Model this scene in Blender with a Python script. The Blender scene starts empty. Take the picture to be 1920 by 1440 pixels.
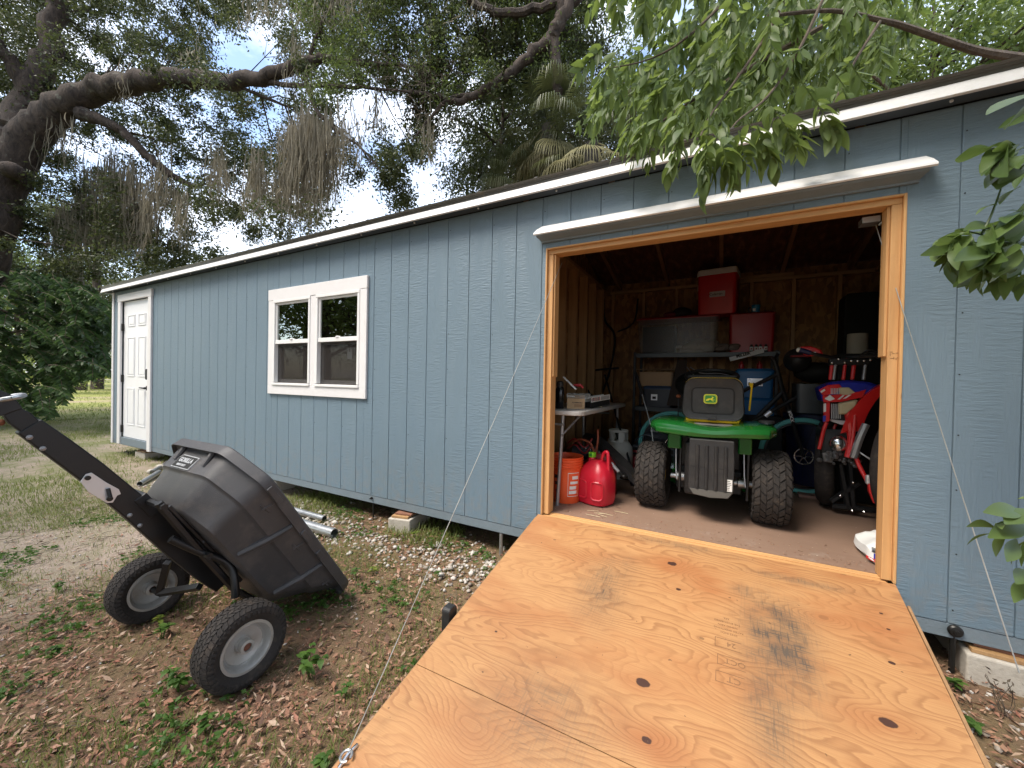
import bpy, bmesh, math, random
import numpy as np
from mathutils import Vector, Matrix, Euler
random.seed(7); rng = np.random.default_rng(11)
sc = bpy.context.scene
R_ = math.radians

# ------------------------------------------------------------------ camera
CAM = Vector((1.3201, -2.4799, 0.9201)); FPX = 733.15
YAW, PITCH, ROLL = -0.49351, -0.009654, 0.019845
_fw = Vector((math.sin(YAW)*math.cos(PITCH), math.cos(YAW)*math.cos(PITCH), math.sin(PITCH)))
_r0 = Vector((math.cos(YAW), -math.sin(YAW), 0)); _u0 = _r0.cross(_fw)
_rt = _r0*math.cos(ROLL) + _u0*math.sin(ROLL); _up = _u0*math.cos(ROLL) - _r0*math.sin(ROLL)
cam = bpy.data.cameras.new('camera'); camo = bpy.data.objects.new('camera', cam)
sc.collection.objects.link(camo); sc.camera = camo
cam.sensor_width = 36.0; cam.lens = 36.0*FPX/1920.0; cam.clip_start = 0.03; cam.clip_end = 900
camo.matrix_world = Matrix(((_rt.x, _up.x, -_fw.x, CAM.x), (_rt.y, _up.y, -_fw.y, CAM.y), (_rt.z, _up.z, -_fw.z, CAM.z), (0, 0, 0, 1)))

# ------------------------------------------------------------------ sky, sun, exposure
SUN_EL, SUN_AZ = R_(58), R_(215)          # azimuth clockwise from +Y: behind the camera, a little to the left
w = bpy.data.worlds.new('World'); sc.world = w; w.use_nodes = True
nt = w.node_tree; nt.nodes.clear()
out = nt.nodes.new('ShaderNodeOutputWorld'); bg = nt.nodes.new('ShaderNodeBackground')
sky = nt.nodes.new('ShaderNodeTexSky'); sky.sky_type = 'NISHITA'; sky.sun_disc = False
sky.sun_elevation = SUN_EL; sky.sun_rotation = SUN_AZ; sky.air_density = 1.0; sky.dust_density = 1.5
tc = nt.nodes.new('ShaderNodeTexCoord'); mp = nt.nodes.new('ShaderNodeMapping'); mp.inputs['Scale'].default_value = (1.0, 1.0, 2.4)
nz = nt.nodes.new('ShaderNodeTexNoise'); nz.inputs['Scale'].default_value = 1.7; nz.inputs['Detail'].default_value = 9; nz.inputs['Roughness'].default_value = 0.58
cr = nt.nodes.new('ShaderNodeValToRGB'); cr.color_ramp.elements[0].position = 0.41; cr.color_ramp.elements[1].position = 0.60
mx = nt.nodes.new('ShaderNodeMixRGB'); mx.inputs[2].default_value = (5.2, 5.5, 6.1, 1)
nt.links.new(tc.outputs['Generated'], mp.inputs['Vector']); nt.links.new(mp.outputs[0], nz.inputs['Vector'])
nt.links.new(nz.outputs['Fac'], cr.inputs[0]); nt.links.new(cr.outputs[0], mx.inputs[0]); nt.links.new(sky.outputs[0], mx.inputs[1])
nt.links.new(mx.outputs[0], bg.inputs['Color']); bg.inputs['Strength'].default_value = 0.15
nt.links.new(bg.outputs[0], out.inputs['Surface'])
sun = bpy.data.lights.new('sun', 'SUN'); sun.energy = 2.0; sun.angle = R_(24); sun.color = (1.0, 0.92, 0.80)
suno = bpy.data.objects.new('sun', sun); sc.collection.objects.link(suno)
_sd = Vector((math.sin(SUN_AZ)*math.cos(SUN_EL), math.cos(SUN_AZ)*math.cos(SUN_EL), math.sin(SUN_EL)))
suno.rotation_euler = _sd.to_track_quat('Z', 'Y').to_euler()
sc.view_settings.view_transform = 'Standard'; sc.view_settings.look = 'None'
sc.view_settings.exposure = 1.38; sc.view_settings.gamma = 1.0; sc.view_settings.use_curve_mapping = False
sc.render.engine = 'CYCLES'; sc.cycles.use_denoising = True; sc.cycles.max_bounces = 7
sc.cycles.diffuse_bounces = 3; sc.cycles.transparent_max_bounces = 16; sc.cycles.sample_clamp_indirect = 6

# ------------------------------------------------------------------ pixel helpers (1920x1440 of the photograph -> world point)
def ray(u, v): u, v = float(u), float(v); return (u-960)/FPX*_rt - (v-720)/FPX*_up + _fw
def at(u, v, d): return CAM + float(d)*ray(u, v)
def onp(u, v, ax, val):
    r = ray(u, v); return CAM + r*((val-CAM[ax])/r[ax])
def onY(u, v, y): return onp(u, v, 1, y)
def onZ(u, v, z): return onp(u, v, 2, z)
def onX(u, v, x): return onp(u, v, 0, x)
def PR(u0, v0, u1, v1, y):                 # picture rectangle -> x0,x1,z0,z1 on a plane parallel to the wall
    a, b = onY(u0, (v0+v1)/2, y), onY(u1, (v0+v1)/2, y); c, d = onY((u0+u1)/2, v1, y), onY((u0+u1)/2, v0, y)
    return a.x, b.x, c.z, d.z

# ------------------------------------------------------------------ objects
COL = sc.collection
def tag(o, label=None, cat=None, group=None, kind=None):
    if label: o['label'] = label
    if cat: o['category'] = cat
    if group: o['group'] = group
    if kind: o['kind'] = kind
    return o
def empty(name, loc=(0, 0, 0), rz=0, label=None, cat=None, group=None):
    o = bpy.data.objects.new(name, None); COL.objects.link(o); o.location = loc; o.rotation_euler = (0, 0, rz)
    o.empty_display_size = 0.1
    return tag(o, label, cat, group)
class MB:
    def __init__(s): s.v = []; s.f = []
    def add(s, vs, fs):
        b = len(s.v); s.v += [tuple(v) for v in vs]; s.f += [tuple(b+i for i in f) for f in fs]; return s
    def box(s, x0, x1, y0, y1, z0, z1, M=None):
        vs = [Vector((x, y, z)) for x in (x0, x1) for y in (y0, y1) for z in (z0, z1)]
        if M is not None: vs = [M @ v for v in vs]
        return s.add(vs, [(0, 1, 3, 2), (4, 6, 7, 5), (0, 4, 5, 1), (2, 3, 7, 6), (0, 2, 6, 4), (1, 5, 7, 3)])
    def hexa(s, p): # 8 points ordered like box
        return s.add(p, [(0, 1, 3, 2), (4, 6, 7, 5), (0, 4, 5, 1), (2, 3, 7, 6), (0, 2, 6, 4), (1, 5, 7, 3)])
    def loft(s, rings, cap=True, closed=True):
        n = len(rings[0]); b = len(s.v)
        for r in rings: s.v += [tuple(p) for p in r]
        for i in range(len(rings)-1):
            for j in range(n if closed else n-1):
                k = (j+1) % n
                s.f.append((b+i*n+j, b+i*n+k, b+(i+1)*n+k, b+(i+1)*n+j))
        if cap and closed:
            s.f.append(tuple(b+j for j in range(n))[::-1]); s.f.append(tuple(b+(len(rings)-1)*n+j for j in range(n)))
        return s
    def tube(s, pts, r, n=8, cap=True, flat=1.0):
        pts = [Vector(p) for p in pts]; rr = r if isinstance(r, (list, tuple)) else [r]*len(pts)
        rings = []; ref = None
        for i, p in enumerate(pts):
            t = (pts[min(i+1, len(pts)-1)] - pts[max(i-1, 0)])
            if t.length < 1e-9: t = Vector((0, 0, 1))
            t.normalize()
            if ref is None: ref = Vector((0, 0, 1)) if abs(t.z) < .9 else Vector((1, 0, 0))
            a = ref - t*ref.dot(t)
            if a.length < 1e-6: a = Vector((0, 1, 0))
            a.normalize(); c = t.cross(a); ref = a
            rings.append([p + (a*math.cos(2*math.pi*k/n)*flat + c*math.sin(2*math.pi*k/n))*rr[i] for k in range(n)])
        return s.loft(rings, cap)
    def cyl(s, p0, p1, r0, r1=None, n=16): return s.tube([p0, p1], [r0, r0 if r1 is None else r1], n)
    def lathe(s, prof, M=None, n=28, cap=True):     # prof: (r, h) about local z
        rings = []
        for r, h in prof:
            ring = [Vector((r*math.cos(2*math.pi*k/n), r*math.sin(2*math.pi*k/n), h)) for k in range(n)]
            rings.append([M @ p for p in ring] if M is not None else ring)
        return s.loft(rings, cap)
    def prism(s, poly, M, d):                        # 2D poly in local xy, extruded d along local z
        a = [M @ Vector((x, y, 0)) for x, y in poly]; b = [M @ Vector((x, y, d)) for x, y in poly]
        return s.loft([a, b])
    def ball(s, c, rx, ry=None, rz=None, n=12, m=8):
        ry = rx if ry is None else ry; rz = rx if rz is None else rz; c = Vector(c)
        rings = [[c + Vector((rx*math.sin(math.pi*i/m)*math.cos(2*math.pi*k/n), ry*math.sin(math.pi*i/m)*math.sin(2*math.pi*k/n), -rz*math.cos(math.pi*i/m))) for k in range(n)] for i in range(1, m)]
        return s.loft(rings)
    def build(s, name, m, parent=None, smooth=False, bevel=0, loc=None, seg=2):
        me = bpy.data.meshes.new(name); me.from_pydata(s.v, [], s.f)
        bm = bmesh.new(); bm.from_mesh(me); bmesh.ops.recalc_face_normals(bm, faces=bm.faces); bm.to_mesh(me); bm.free()
        if m: me.materials.append(m)
        o = bpy.data.objects.new(name, me); COL.objects.link(o)
        if parent: o.parent = parent
        if loc: o.location = loc
        if smooth:
            me.polygons.foreach_set('use_smooth', [True]*len(me.polygons))
            try: me.set_sharp_from_angle(angle=R_(38))
            except Exception: pass
        if bevel:
            b = o.modifiers.new('bevel', 'BEVEL'); b.width = bevel; b.segments = seg; b.limit_method = 'ANGLE'; b.angle_limit = R_(40)
        me.update(); return o
def np_mesh(name, V, F, m, parent=None, attr=None, smooth=False):   # V (N,3), F (M,k)
    me = bpy.data.meshes.new(name); k = F.shape[1]
    me.vertices.add(len(V)); me.vertices.foreach_set('co', V.astype(np.float32).ravel())
    me.loops.add(F.size); me.loops.foreach_set('vertex_index', F.astype(np.int32).ravel())
    me.polygons.add(len(F)); me.polygons.foreach_set('loop_start', np.arange(0, F.size, k, dtype=np.int32))
    me.polygons.foreach_set('loop_total', np.full(len(F), k, dtype=np.int32))
    if attr is not None:
        a = me.attributes.new('rnd', 'FLOAT', 'FACE'); a.data.foreach_set('value', attr.astype(np.float32))
    if smooth: me.polygons.foreach_set('use_smooth', np.ones(len(F), dtype=bool))
    me.update(calc_edges=True)
    if m: me.materials.append(m)
    o = bpy.data.objects.new(name, me); COL.objects.link(o)
    if parent: o.parent = parent
    return o
def copy_thing(root):
    c = root.copy(); COL.objects.link(c)
    for ch in root.children:
        d = ch.copy(); COL.objects.link(d); d.parent = c
        for g in ch.children:
            e = g.copy(); COL.objects.link(e); e.parent = d
    return c
def text(name, body, size, m, M, parent=None, depth=0.0006, bold=0):
    cu = bpy.data.curves.new(name, 'FONT'); cu.body = body; cu.size = size; cu.extrude = depth; cu.offset = bold
    cu.align_x = 'CENTER'; cu.align_y = 'CENTER'; cu.resolution_u = 3
    t = bpy.data.objects.new(name, cu); COL.objects.link(t)
    dg = bpy.context.evaluated_depsgraph_get(); me = bpy.data.meshes.new_from_object(t.evaluated_get(dg))
    bpy.data.objects.remove(t); me.name = name; me.materials.clear(); me.materials.append(m)
    o = bpy.data.objects.new(name, me); COL.objects.link(o)
    if parent: o.parent = parent
    o.matrix_local = M
    return o
def frame(o, x, y):       # matrix with origin o, local x and y axes
    x = Vector(x).normalized(); y = Vector(y); y = (y - x*x.dot(y)).normalized(); z = x.cross(y)
    return Matrix(((x.x, y.x, z.x, o[0]), (x.y, y.y, z.y, o[1]), (x.z, y.z, z.z, o[2]), (0, 0, 0, 1)))
def rrect(w, h, r, n=5, cx=0, cy=0):
    p = []
    for sx, sy, a0 in ((1, 1, 0), (-1, 1, 90), (-1, -1, 180), (1, -1, 270)):
        for i in range(n+1):
            a = R_(a0 + 90*i/n); p.append((cx + sx*(w/2-r) + r*math.cos(a), cy + sy*(h/2-r) + r*math.sin(a)))
    return p
def arc(c, r, a0, a1, n, ux, uy):
    c = Vector(c); ux = Vector(ux); uy = Vector(uy)
    return [c + ux*(r*math.cos(R_(a0+(a1-a0)*i/n))) + uy*(r*math.sin(R_(a0+(a1-a0)*i/n))) for i in range(n+1)]
def smoothpath(pts, k=5):
    pts = [Vector(p) for p in pts]; o = []
    for i in range(len(pts)-1):
        p0, p1, p2, p3 = pts[max(i-1, 0)], pts[i], pts[i+1], pts[min(i+2, len(pts)-1)]
        for j in range(k):
            t = j/k; o.append(0.5*((2*p1) + (p2-p0)*t + (2*p0-5*p1+4*p2-p3)*t*t + (3*p1-p0-3*p2+p3)*t*t*t))
    o.append(pts[-1]); return o
def lerp(a, b, t): return a + (b-a)*t
def radii(vals, n):
    return [float(np.interp(i/(n-1), np.linspace(0, 1, len(vals)), vals)) for i in range(n)]

# ------------------------------------------------------------------ materials
class NT:
    def __init__(s, name):
        s.m = bpy.data.materials.new(name); s.m.use_nodes = True; s.t = s.m.node_tree; s.t.nodes.clear()
        s.out = s.n('ShaderNodeOutputMaterial'); s.b = s.n('ShaderNodeBsdfPrincipled'); s.l(s.b.outputs[0], s.out.inputs[0])
    def n(s, t, **k):
        x = s.t.nodes.new(t)
        for a, b in k.items(): setattr(x, a, b)
        return x
    def l(s, a, b): s.t.links.new(a, b)
    def obj(s): return s.n('ShaderNodeTexCoord').outputs['Object']
    def mapv(s, v, scale=(1, 1, 1), loc=(0, 0, 0), rot=(0, 0, 0)):
        m = s.n('ShaderNodeMapping'); m.inputs['Scale'].default_value = scale; m.inputs['Location'].default_value = loc; m.inputs['Rotation'].default_value = rot
        s.l(v, m.inputs[0]); return m.outputs[0]
    def noise(s, v, scale, detail=4, rough=.5, dist=0):
        n = s.n('ShaderNodeTexNoise'); n.inputs['Scale'].default_value = scale; n.inputs['Detail'].default_value = detail
        n.inputs['Roughness'].default_value = rough; n.inputs['Distortion'].default_value = dist; s.l(v, n.inputs['Vector']); return n.outputs['Fac']
    def ramp(s, f, stops):
        r = s.n('ShaderNodeValToRGB'); e = r.color_ramp.elements
        while len(e) < len(stops): e.new(0.5)
        for x, (p, c) in zip(e, stops):
            x.position = p; x.color = c if len(c) == 4 else (*c, 1)
        s.l(f, r.inputs[0]); return r.outputs[0]
    def g(s, f, a, b): return s.ramp(f, [(a, (0, 0, 0)), (b, (1, 1, 1))])
    def math(s, op, a, b=None, c=None, clamp=False):
        m = s.n('ShaderNodeMath', operation=op); m.use_clamp = clamp
        for i, x in enumerate((a, b, c)):
            if x is None: continue
            if isinstance(x, (int, float)): m.inputs[i].default_value = x
            else: s.l(x, m.inputs[i])
        return m.outputs[0]
    def mix(s, f, a, b, bt='MIX'):
        m = s.n('ShaderNodeMixRGB', blend_type=bt)
        for i, x in enumerate((f, a, b)):
            if isinstance(x, (int, float)): m.inputs[i].default_value = x
            elif isinstance(x, tuple): m.inputs[i].default_value = x if len(x) == 4 else (*x, 1)
            else: s.l(x, m.inputs[i])
        return m.outputs[0]
    def bump(s, h, st, d=.01):
        b = s.n('ShaderNodeBump'); b.inputs['Strength'].default_value = st; b.inputs['Distance'].default_value = d
        s.l(h, b.inputs['Height']); s.l(b.outputs[0], s.b.inputs['Normal']); return b
    def set(s, rough=None, metal=None, col=None, spec=None, **k):
        if rough is not None:
            if isinstance(rough, (int, float)): s.b.inputs['Roughness'].default_value = rough
            else: s.l(rough, s.b.inputs['Roughness'])
        if metal is not None: s.b.inputs['Metallic'].default_value = metal
        if spec is not None: s.b.inputs['Specular IOR Level'].default_value = spec
        if col is not None:
            if isinstance(col, tuple): s.b.inputs['Base Color'].default_value = (*col, 1)
            else: s.l(col, s.b.inputs['Base Color'])
        return s.m
def plain(name, col, rough=.5, metal=0, var=.18, scale=6, bump=0, bscale=120, dirt=None, spec=None):
    s = NT(name); v = s.obj(); f = s.noise(v, scale, 5, .6)
    c = s.mix(f, tuple(x*(1-var) for x in col), tuple(min(1, x*(1+var)) for x in col))
    if dirt:
        d = s.g(s.noise(v, scale*1.7, 7, .7), .5, .75); c = s.mix(s.math('MULTIPLY', d, dirt[3] if len(dirt) > 3 else .6), c, tuple(dirt[:3]))
    rf = s.math('MULTIPLY_ADD', f, .25, rough-.12, clamp=True)
    s.set(rf, metal, c, spec)
    if bump: s.bump(s.noise(v, bscale, 3, .6), bump, .003)
    return s.m
M = {}
M['black_metal'] = plain('black_powder_coated_metal', (.006, .006, .007), .45, 0, .3, 9, .15, 300, (.04, .035, .03, .15))
M['black_plastic'] = plain('black_poly_plastic', (.017, .017, .018), .50, 0, .22, 7, .35, 420, (.10, .085, .07, .28))
M['tub'] = plain('dusty_black_polyethylene', (.052, .050, .053), .42, 0, .28, 5, .5, 380, (.14, .12, .105, .5))
M['rubber'] = plain('tire_rubber', (.030, .026, .024), .82, 0, .3, 12, .3, 260, (.12, .09, .068, .5), .3)
M['rim'] = plain('silver_painted_rim', (.42, .41, .39), .38, .35, .12, 9, .05, 200, (.16, .12, .09, .35))
M['galv'] = plain('galvanised_steel', (.48, .49, .50), .36, .85, .22, 14, 0)
M['chrome'] = plain('bright_steel', (.62, .62, .62), .2, .95, .1, 20)
M['white_trim'] = plain('white_painted_trim', (.74, .72, .72), .5, 0, .05, 14, .25, 160)
M['vinyl'] = plain('white_vinyl', (.78, .77, .76), .35, 0, .03, 5)
M['door_white'] = plain('white_steel_door', (.82, .82, .84), .4, 0, .03, 4)
M['fascia'] = plain('white_fascia', (.76, .75, .75), .5, 0, .06, 20, .2, 150)
M['soffit'] = plain('soffit_shade_colour', (.05, .065, .08), .7)  # base colour lowered to carry the shade under the eave
M['roof'] = plain('weathered_roof_metal', (.105, .10, .09), .38, .3, .25, 6, 0, 1, (.24, .18, .12, .4))
M['glass_back'] = plain('dark_inside', (.02, .02, .02), .9)
M['red'] = plain('red_plastic', (.52, .012, .03), .33, 0, .1, 5, .1, 300)
M['darkred'] = plain('dark_red_plastic', (.30, .010, .012), .42, 0, .15, 5)
M['bikered'] = plain('racing_red_plastic', (.62, .02, .02), .3, 0, .1, 5)
M['orange'] = plain('orange_plastic', (.78, .10, .025), .4, 0, .08, 6, .1, 200)
M['blue'] = plain('blue_plastic', (.012, .13, .33), .42, 0, .12, 5)
M['bikeblue'] = plain('bike_blue_plastic', (.02, .03, .35), .3, 0, .1, 5)
M['navy'] = plain('navy_plastic', (.008, .012, .06), .5, 0, .15, 5)
M['grey_tote'] = plain('grey_tote_plastic', (.05, .055, .065), .45, 0, .15, 5)
M['green'] = plain('green_mower_paint', (.010, .105, .018), .13, 0, .08, 5)
M['lime'] = plain('lime_plastic', (.22, .62, .03), .4)
M['yellow'] = plain('yellow_paint', (.75, .50, .02), .35, 0, .08)
M['emblem_yellow'] = plain('emblem_yellow', (.80, .70, .03), .4, 0, .03)
M['emblem_green'] = plain('emblem_green', (.02, .20, .03), .4, 0, .03)
M['white'] = plain('white_plastic', (.72, .72, .70), .4, 0, .05)
M['tank'] = plain('propane_tank_paint', (.60, .60, .57), .35, 0, .06, 8, .1, 100, (.3, .25, .2, .2))
M['cream'] = plain('cream_cloth', (.52, .45, .28), .7, 0, .12, 9)
M['cardboard'] = plain('cardboard', (.46, .30, .17), .8, 0, .1, 12, .1, 90)
M['teal'] = plain('teal_tyre_rubber', (.10, .38, .36), .6, 0, .1)
M['table'] = plain('grey_table_plastic', (.42, .40, .38), .55, 0, .1, 8, .2, 200)
M['leg'] = plain('grey_steel_leg', (.30, .30, .31), .35, .5, .1, 8)
M['ink'] = plain('dark_ink', (.03, .02, .018), .8, 0, .2)
M['stamp'] = plain('faded_brown_stamp_ink', (.20, .10, .045), .8, 0, .25, 60)
M['block'] = plain('concrete_block', (.46, .42, .36), .9, 0, .14, 9, .9, 70, (.22, .18, .14, .45))
M['brick'] = plain('reddish_wood_shim', (.22, .10, .06), .85, 0, .25, 12, .6, 60)
M['black'] = plain('matt_black', (.006, .006, .006), .7)
M['hinge'] = plain('dark_bronze', (.015, .014, .013), .4, .3)
M['cable'] = plain('steel_cable', (.42, .42, .40), .4, .6)
M['sticker'] = plain('paper_sticker', (.78, .86, .84), .6, 0, .1, 40)
M['badge'] = plain('silver_badge', (.66, .66, .67), .3, .4, .05)
def clear_plastic(name, tint=(.75, .76, .76)):
    s = NT(name); s.b.inputs['Base Color'].default_value = (*tint, 1); s.b.inputs['Roughness'].default_value = .25
    s.b.inputs['Transmission Weight'].default_value = 0.0
    s.b.inputs['Alpha'].default_value = .28
    return s.m
M['clear'] = clear_plastic('clear_storage_plastic', (.22, .23, .23))
def glass():
    s = NT('window_glass'); g = s.n('ShaderNodeBsdfGlossy'); g.inputs['Roughness'].default_value = .015; g.inputs['Color'].default_value = (.95, 1, .97, 1)
    t = s.n('ShaderNodeBsdfTransparent'); t.inputs['Color'].default_value = (.55, .6, .57, 1)
    f = s.n('ShaderNodeFresnel'); f.inputs['IOR'].default_value = 1.8
    k = s.math('MULTIPLY_ADD', f.outputs[0], 1.3, .16, clamp=True)
    m = s.n('ShaderNodeMixShader'); s.l(k, m.inputs[0]); s.l(t.outputs[0], m.inputs[1]); s.l(g.outputs[0], m.inputs[2]); s.l(m.outputs[0], s.out.inputs[0])
    return s.m
M['glass'] = glass()
def screen():
    s = NT('insect_screen'); d = s.n('ShaderNodeBsdfDiffuse'); d.inputs['Color'].default_value = (.045, .04, .038, 1)
    t = s.n('ShaderNodeBsdfTransparent'); m = s.n('ShaderNodeMixShader'); m.inputs[0].default_value = .52
    s.l(t.outputs[0], m.inputs[1]); s.l(d.outputs[0], m.inputs[2]); s.l(m.outputs[0], s.out.inputs[0]); return s.m
M['screen'] = screen()
def siding():
    s = NT('blue_grey_painted_siding'); v = s.obj()
    oi = s.n('ShaderNodeObjectInfo').outputs['Random']
    big = s.noise(v, 1.1, 3, .5); fine = s.noise(v, 30, 6, .65)
    c = s.mix(big, (.124, .180, .228), (.152, .214, .266))
    c = s.mix(s.math('MULTIPLY', fine, .35), c, (.165, .235, .285))
    specks = s.g(s.noise(s.mapv(v, (26, 26, 26)), 1, 2, .5), .74, .78)
    c = s.mix(s.math('MULTIPLY', specks, .55), c, (.045, .06, .075))
    drip = s.g(s.noise(s.mapv(v, (9, 1, .8)), 1.5, 5, .6), .52, .8); c = s.mix(s.math('MULTIPLY', drip, .22), c, (.20, .26, .29))
    off = s.n('ShaderNodeCombineXYZ'); s.l(s.math('MULTIPLY', oi, 37.0), off.inputs[2]); s.l(s.math('MULTIPLY', oi, 11.0), off.inputs[0])
    va = s.n('ShaderNodeVectorMath', operation='ADD'); s.l(v, va.inputs[0]); s.l(off.outputs[0], va.inputs[1]); vv = va.outputs[0]
    rip = s.noise(s.mapv(vv, (11, 1, 60)), 1.25, 4, .6, .6)          # sideways ripples
    grain = s.noise(s.mapv(vv, (85, 1, 4.5)), 1.1, 4, .6, .8)       # upright grain streaks
    grit = s.noise(v, 170, 3, .6)
    msk = s.g(s.noise(s.mapv(vv, (6, 1, 1.3)), 1, 2, .5), .50, .62)
    h = s.math('ADD', s.math('MULTIPLY', s.g(rip, .35, .7), s.math('SUBTRACT', 1, msk)), s.math('MULTIPLY', s.g(grain, .35, .7), msk))
    h = s.math('ADD', s.math('MULTIPLY', h, .75), s.math('MULTIPLY', grit, .32))
    sp2 = s.n('ShaderNodeSeparateXYZ'); s.l(v, sp2.inputs[0]); lo = s.n('ShaderNodeMapRange'); s.l(sp2.outputs[2], lo.inputs[0]); lo.inputs[1].default_value = .35; lo.inputs[2].default_value = -.13
    mud = s.math('MULTIPLY', s.math('MULTIPLY', lo.outputs[0], s.g(s.noise(v, 14, 6, .7), .45, .72)), .5); c = s.mix(mud, c, (.24, .20, .16))
    fade = s.math('MULTIPLY', s.g(s.noise(s.mapv(vv, (3, 1, .7)), 1, 4, .6), .45, .75), .25); c = s.mix(fade, c, (.19, .245, .275))
    s.bump(h, .58, .0034); s.set(s.math('MULTIPLY_ADD', fine, .3, .36), 0, c); return s.m
M['siding'] = siding()
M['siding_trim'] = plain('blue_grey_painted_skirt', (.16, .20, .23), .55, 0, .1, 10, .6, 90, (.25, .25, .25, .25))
def lumber(name, a, b, axis, ring=1.0, rough=.6):
    s = NT(name); v = s.obj(); sc_ = {'x': (1.2, 22, 22), 'z': (22, 22, 1.2), 'y': (22, 1.2, 22)}[axis]
    oi = s.n('ShaderNodeObjectInfo').outputs['Random']
    off = s.n('ShaderNodeCombineXYZ')
    for i in range(3): s.l(s.math('MULTIPLY', oi, 13.0+i*7), off.inputs[i])
    va = s.n('ShaderNodeVectorMath', operation='ADD'); s.l(v, va.inputs[0]); s.l(off.outputs[0], va.inputs[1]); vv = va.outputs[0]
    g1 = s.noise(s.mapv(vv, sc_), 1.3*ring, 5, .6, .5); c = s.mix(s.g(g1, .3, .7), a, b)
    kn = s.n('ShaderNodeTexVoronoi'); kn.inputs['Scale'].default_value = 4.2; s.l(s.mapv(vv, tuple(1 if k > 2 else .55 for k in sc_)), kn.inputs['Vector'])
    k = s.g(kn.outputs['Distance'], .045, .07); c = s.mix(k, tuple(x*.25 for x in a), c)
    st = s.g(s.noise(v, 5, 5, .7), .55, .8); c = s.mix(s.math('MULTIPLY', st, .3), c, tuple(x*.5 for x in a))
    s.bump(g1, .25, .002); s.set(rough, 0, c); return s.m
M['lum_x'] = lumber('raw_pine_lumber_level', (.50, .26, .10), (.66, .38, .16), 'x')
M['lum_z'] = lumber('raw_pine_lumber_upright', (.50, .26, .10), (.66, .38, .16), 'z')
M['stud'] = lumber('aged_pine_stud_dimmed', (.30, .17, .075), (.44, .26, .115), 'z')  # aged pine, darkened further in colour to imitate the dim interior
M['rafter'] = lumber('aged_pine_rafter_dimmed', (.20, .10, .055), (.30, .16, .08), 'y')  # rafter colour also lowered to stand for the gloom under the roof
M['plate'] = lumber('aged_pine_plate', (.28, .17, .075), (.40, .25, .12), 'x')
def osb():
    s = NT('strand_board'); v = s.obj(); vo = s.n('ShaderNodeTexVoronoi'); vo.inputs['Scale'].default_value = 26; s.l(s.mapv(v, (1, 1, .5), rot=(0, .5, 0)), vo.inputs['Vector'])
    n = s.noise(v, 40, 4); f = s.n('ShaderNodeSeparateColor'); s.l(vo.outputs['Color'], f.inputs[0])
    c = s.ramp(s.math('MULTIPLY_ADD', n, .3, s.math('MULTIPLY', f.outputs[0], .7)), [(0, (.12, .055, .018)), (.5, (.25, .12, .042)), (1, (.40, .22, .085))])
    s.set(.75, 0, c); return s.m
M['osb'] = osb()
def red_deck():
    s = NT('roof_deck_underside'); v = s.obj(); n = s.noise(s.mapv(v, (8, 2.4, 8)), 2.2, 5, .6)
    s.set(.8, 0, s.ramp(n, [(.35, (.07, .025, .013)), (.55, (.12, .042, .023)), (.75, (.26, .12, .06))])); return s.m  # deck colours darkened to imitate the shade inside the shed
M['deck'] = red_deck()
def floor_mat():
    s = NT('brown_painted_floor'); v = s.obj(); n = s.noise(v, 2.2, 6, .6); c = s.mix(n, (.23, .145, .10), (.31, .205, .15))
    g2 = s.noise(s.mapv(v, (3, 30, 3)), 1.2, 4); c = s.mix(s.math('MULTIPLY', g2, .3), c, (.13, .075, .055))
    w_ = s.g(s.noise(v, 7, 7, .72), .56, .70); sep = s.n('ShaderNodeSeparateXYZ'); s.l(v, sep.inputs[0])
    near = s.n('ShaderNodeMapRange'); s.l(sep.outputs[1], near.inputs[0]); near.inputs[1].default_value = .36; near.inputs[2].default_value = .08
    c = s.mix(s.math('MULTIPLY', s.math('MULTIPLY', w_, near.outputs[0]), .75), c, (.36, .30, .26))
    dots = s.g(s.noise(v, 42, 2, .5), .735, .755); c = s.mix(s.math('MULTIPLY', dots, .8), c, (.62, .55, .46))
    spill = s.g(s.noise(v, 3.4, 3, .5), .68, .71); c = s.mix(s.math('MULTIPLY', spill, .5), c, (.075, .04, .028))
    s.bump(g2, .15, .002); s.set(.6, 0, c); return s.m
M['floor'] = floor_mat()
RS = .21; RN = math.hypot(1, RS); HY = -.012
def ramp_pt(x, y): return Vector((x, y, RS*(y-HY)))
def ramp_on(u, v):
    d = ray(u, v); t = (RS*(CAM.y-HY) - CAM.z)/(d.z - RS*d.y); return CAM + t*d
KN = [(1205, 1280, .022, 1), (1665, 1355, .020, 1), (1260, 1057, .020, 1), (1272, 1105, .010, 1), (930, 1184, .006, 1), (880, 1385, .030, 0), (857, 1437, .022, 0), (1213, 1388, .014, 1),
      (1580, 1075, .014, .6), (1672, 1243, .009, 1), (1666, 1180, .006, 1), (1652, 1150, .006, 1), (1545, 1158, .016, .25), (1040, 1012, .008, .5), (1316, 1197, .008, .5), (905, 1260, .004, .8)]
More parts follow.
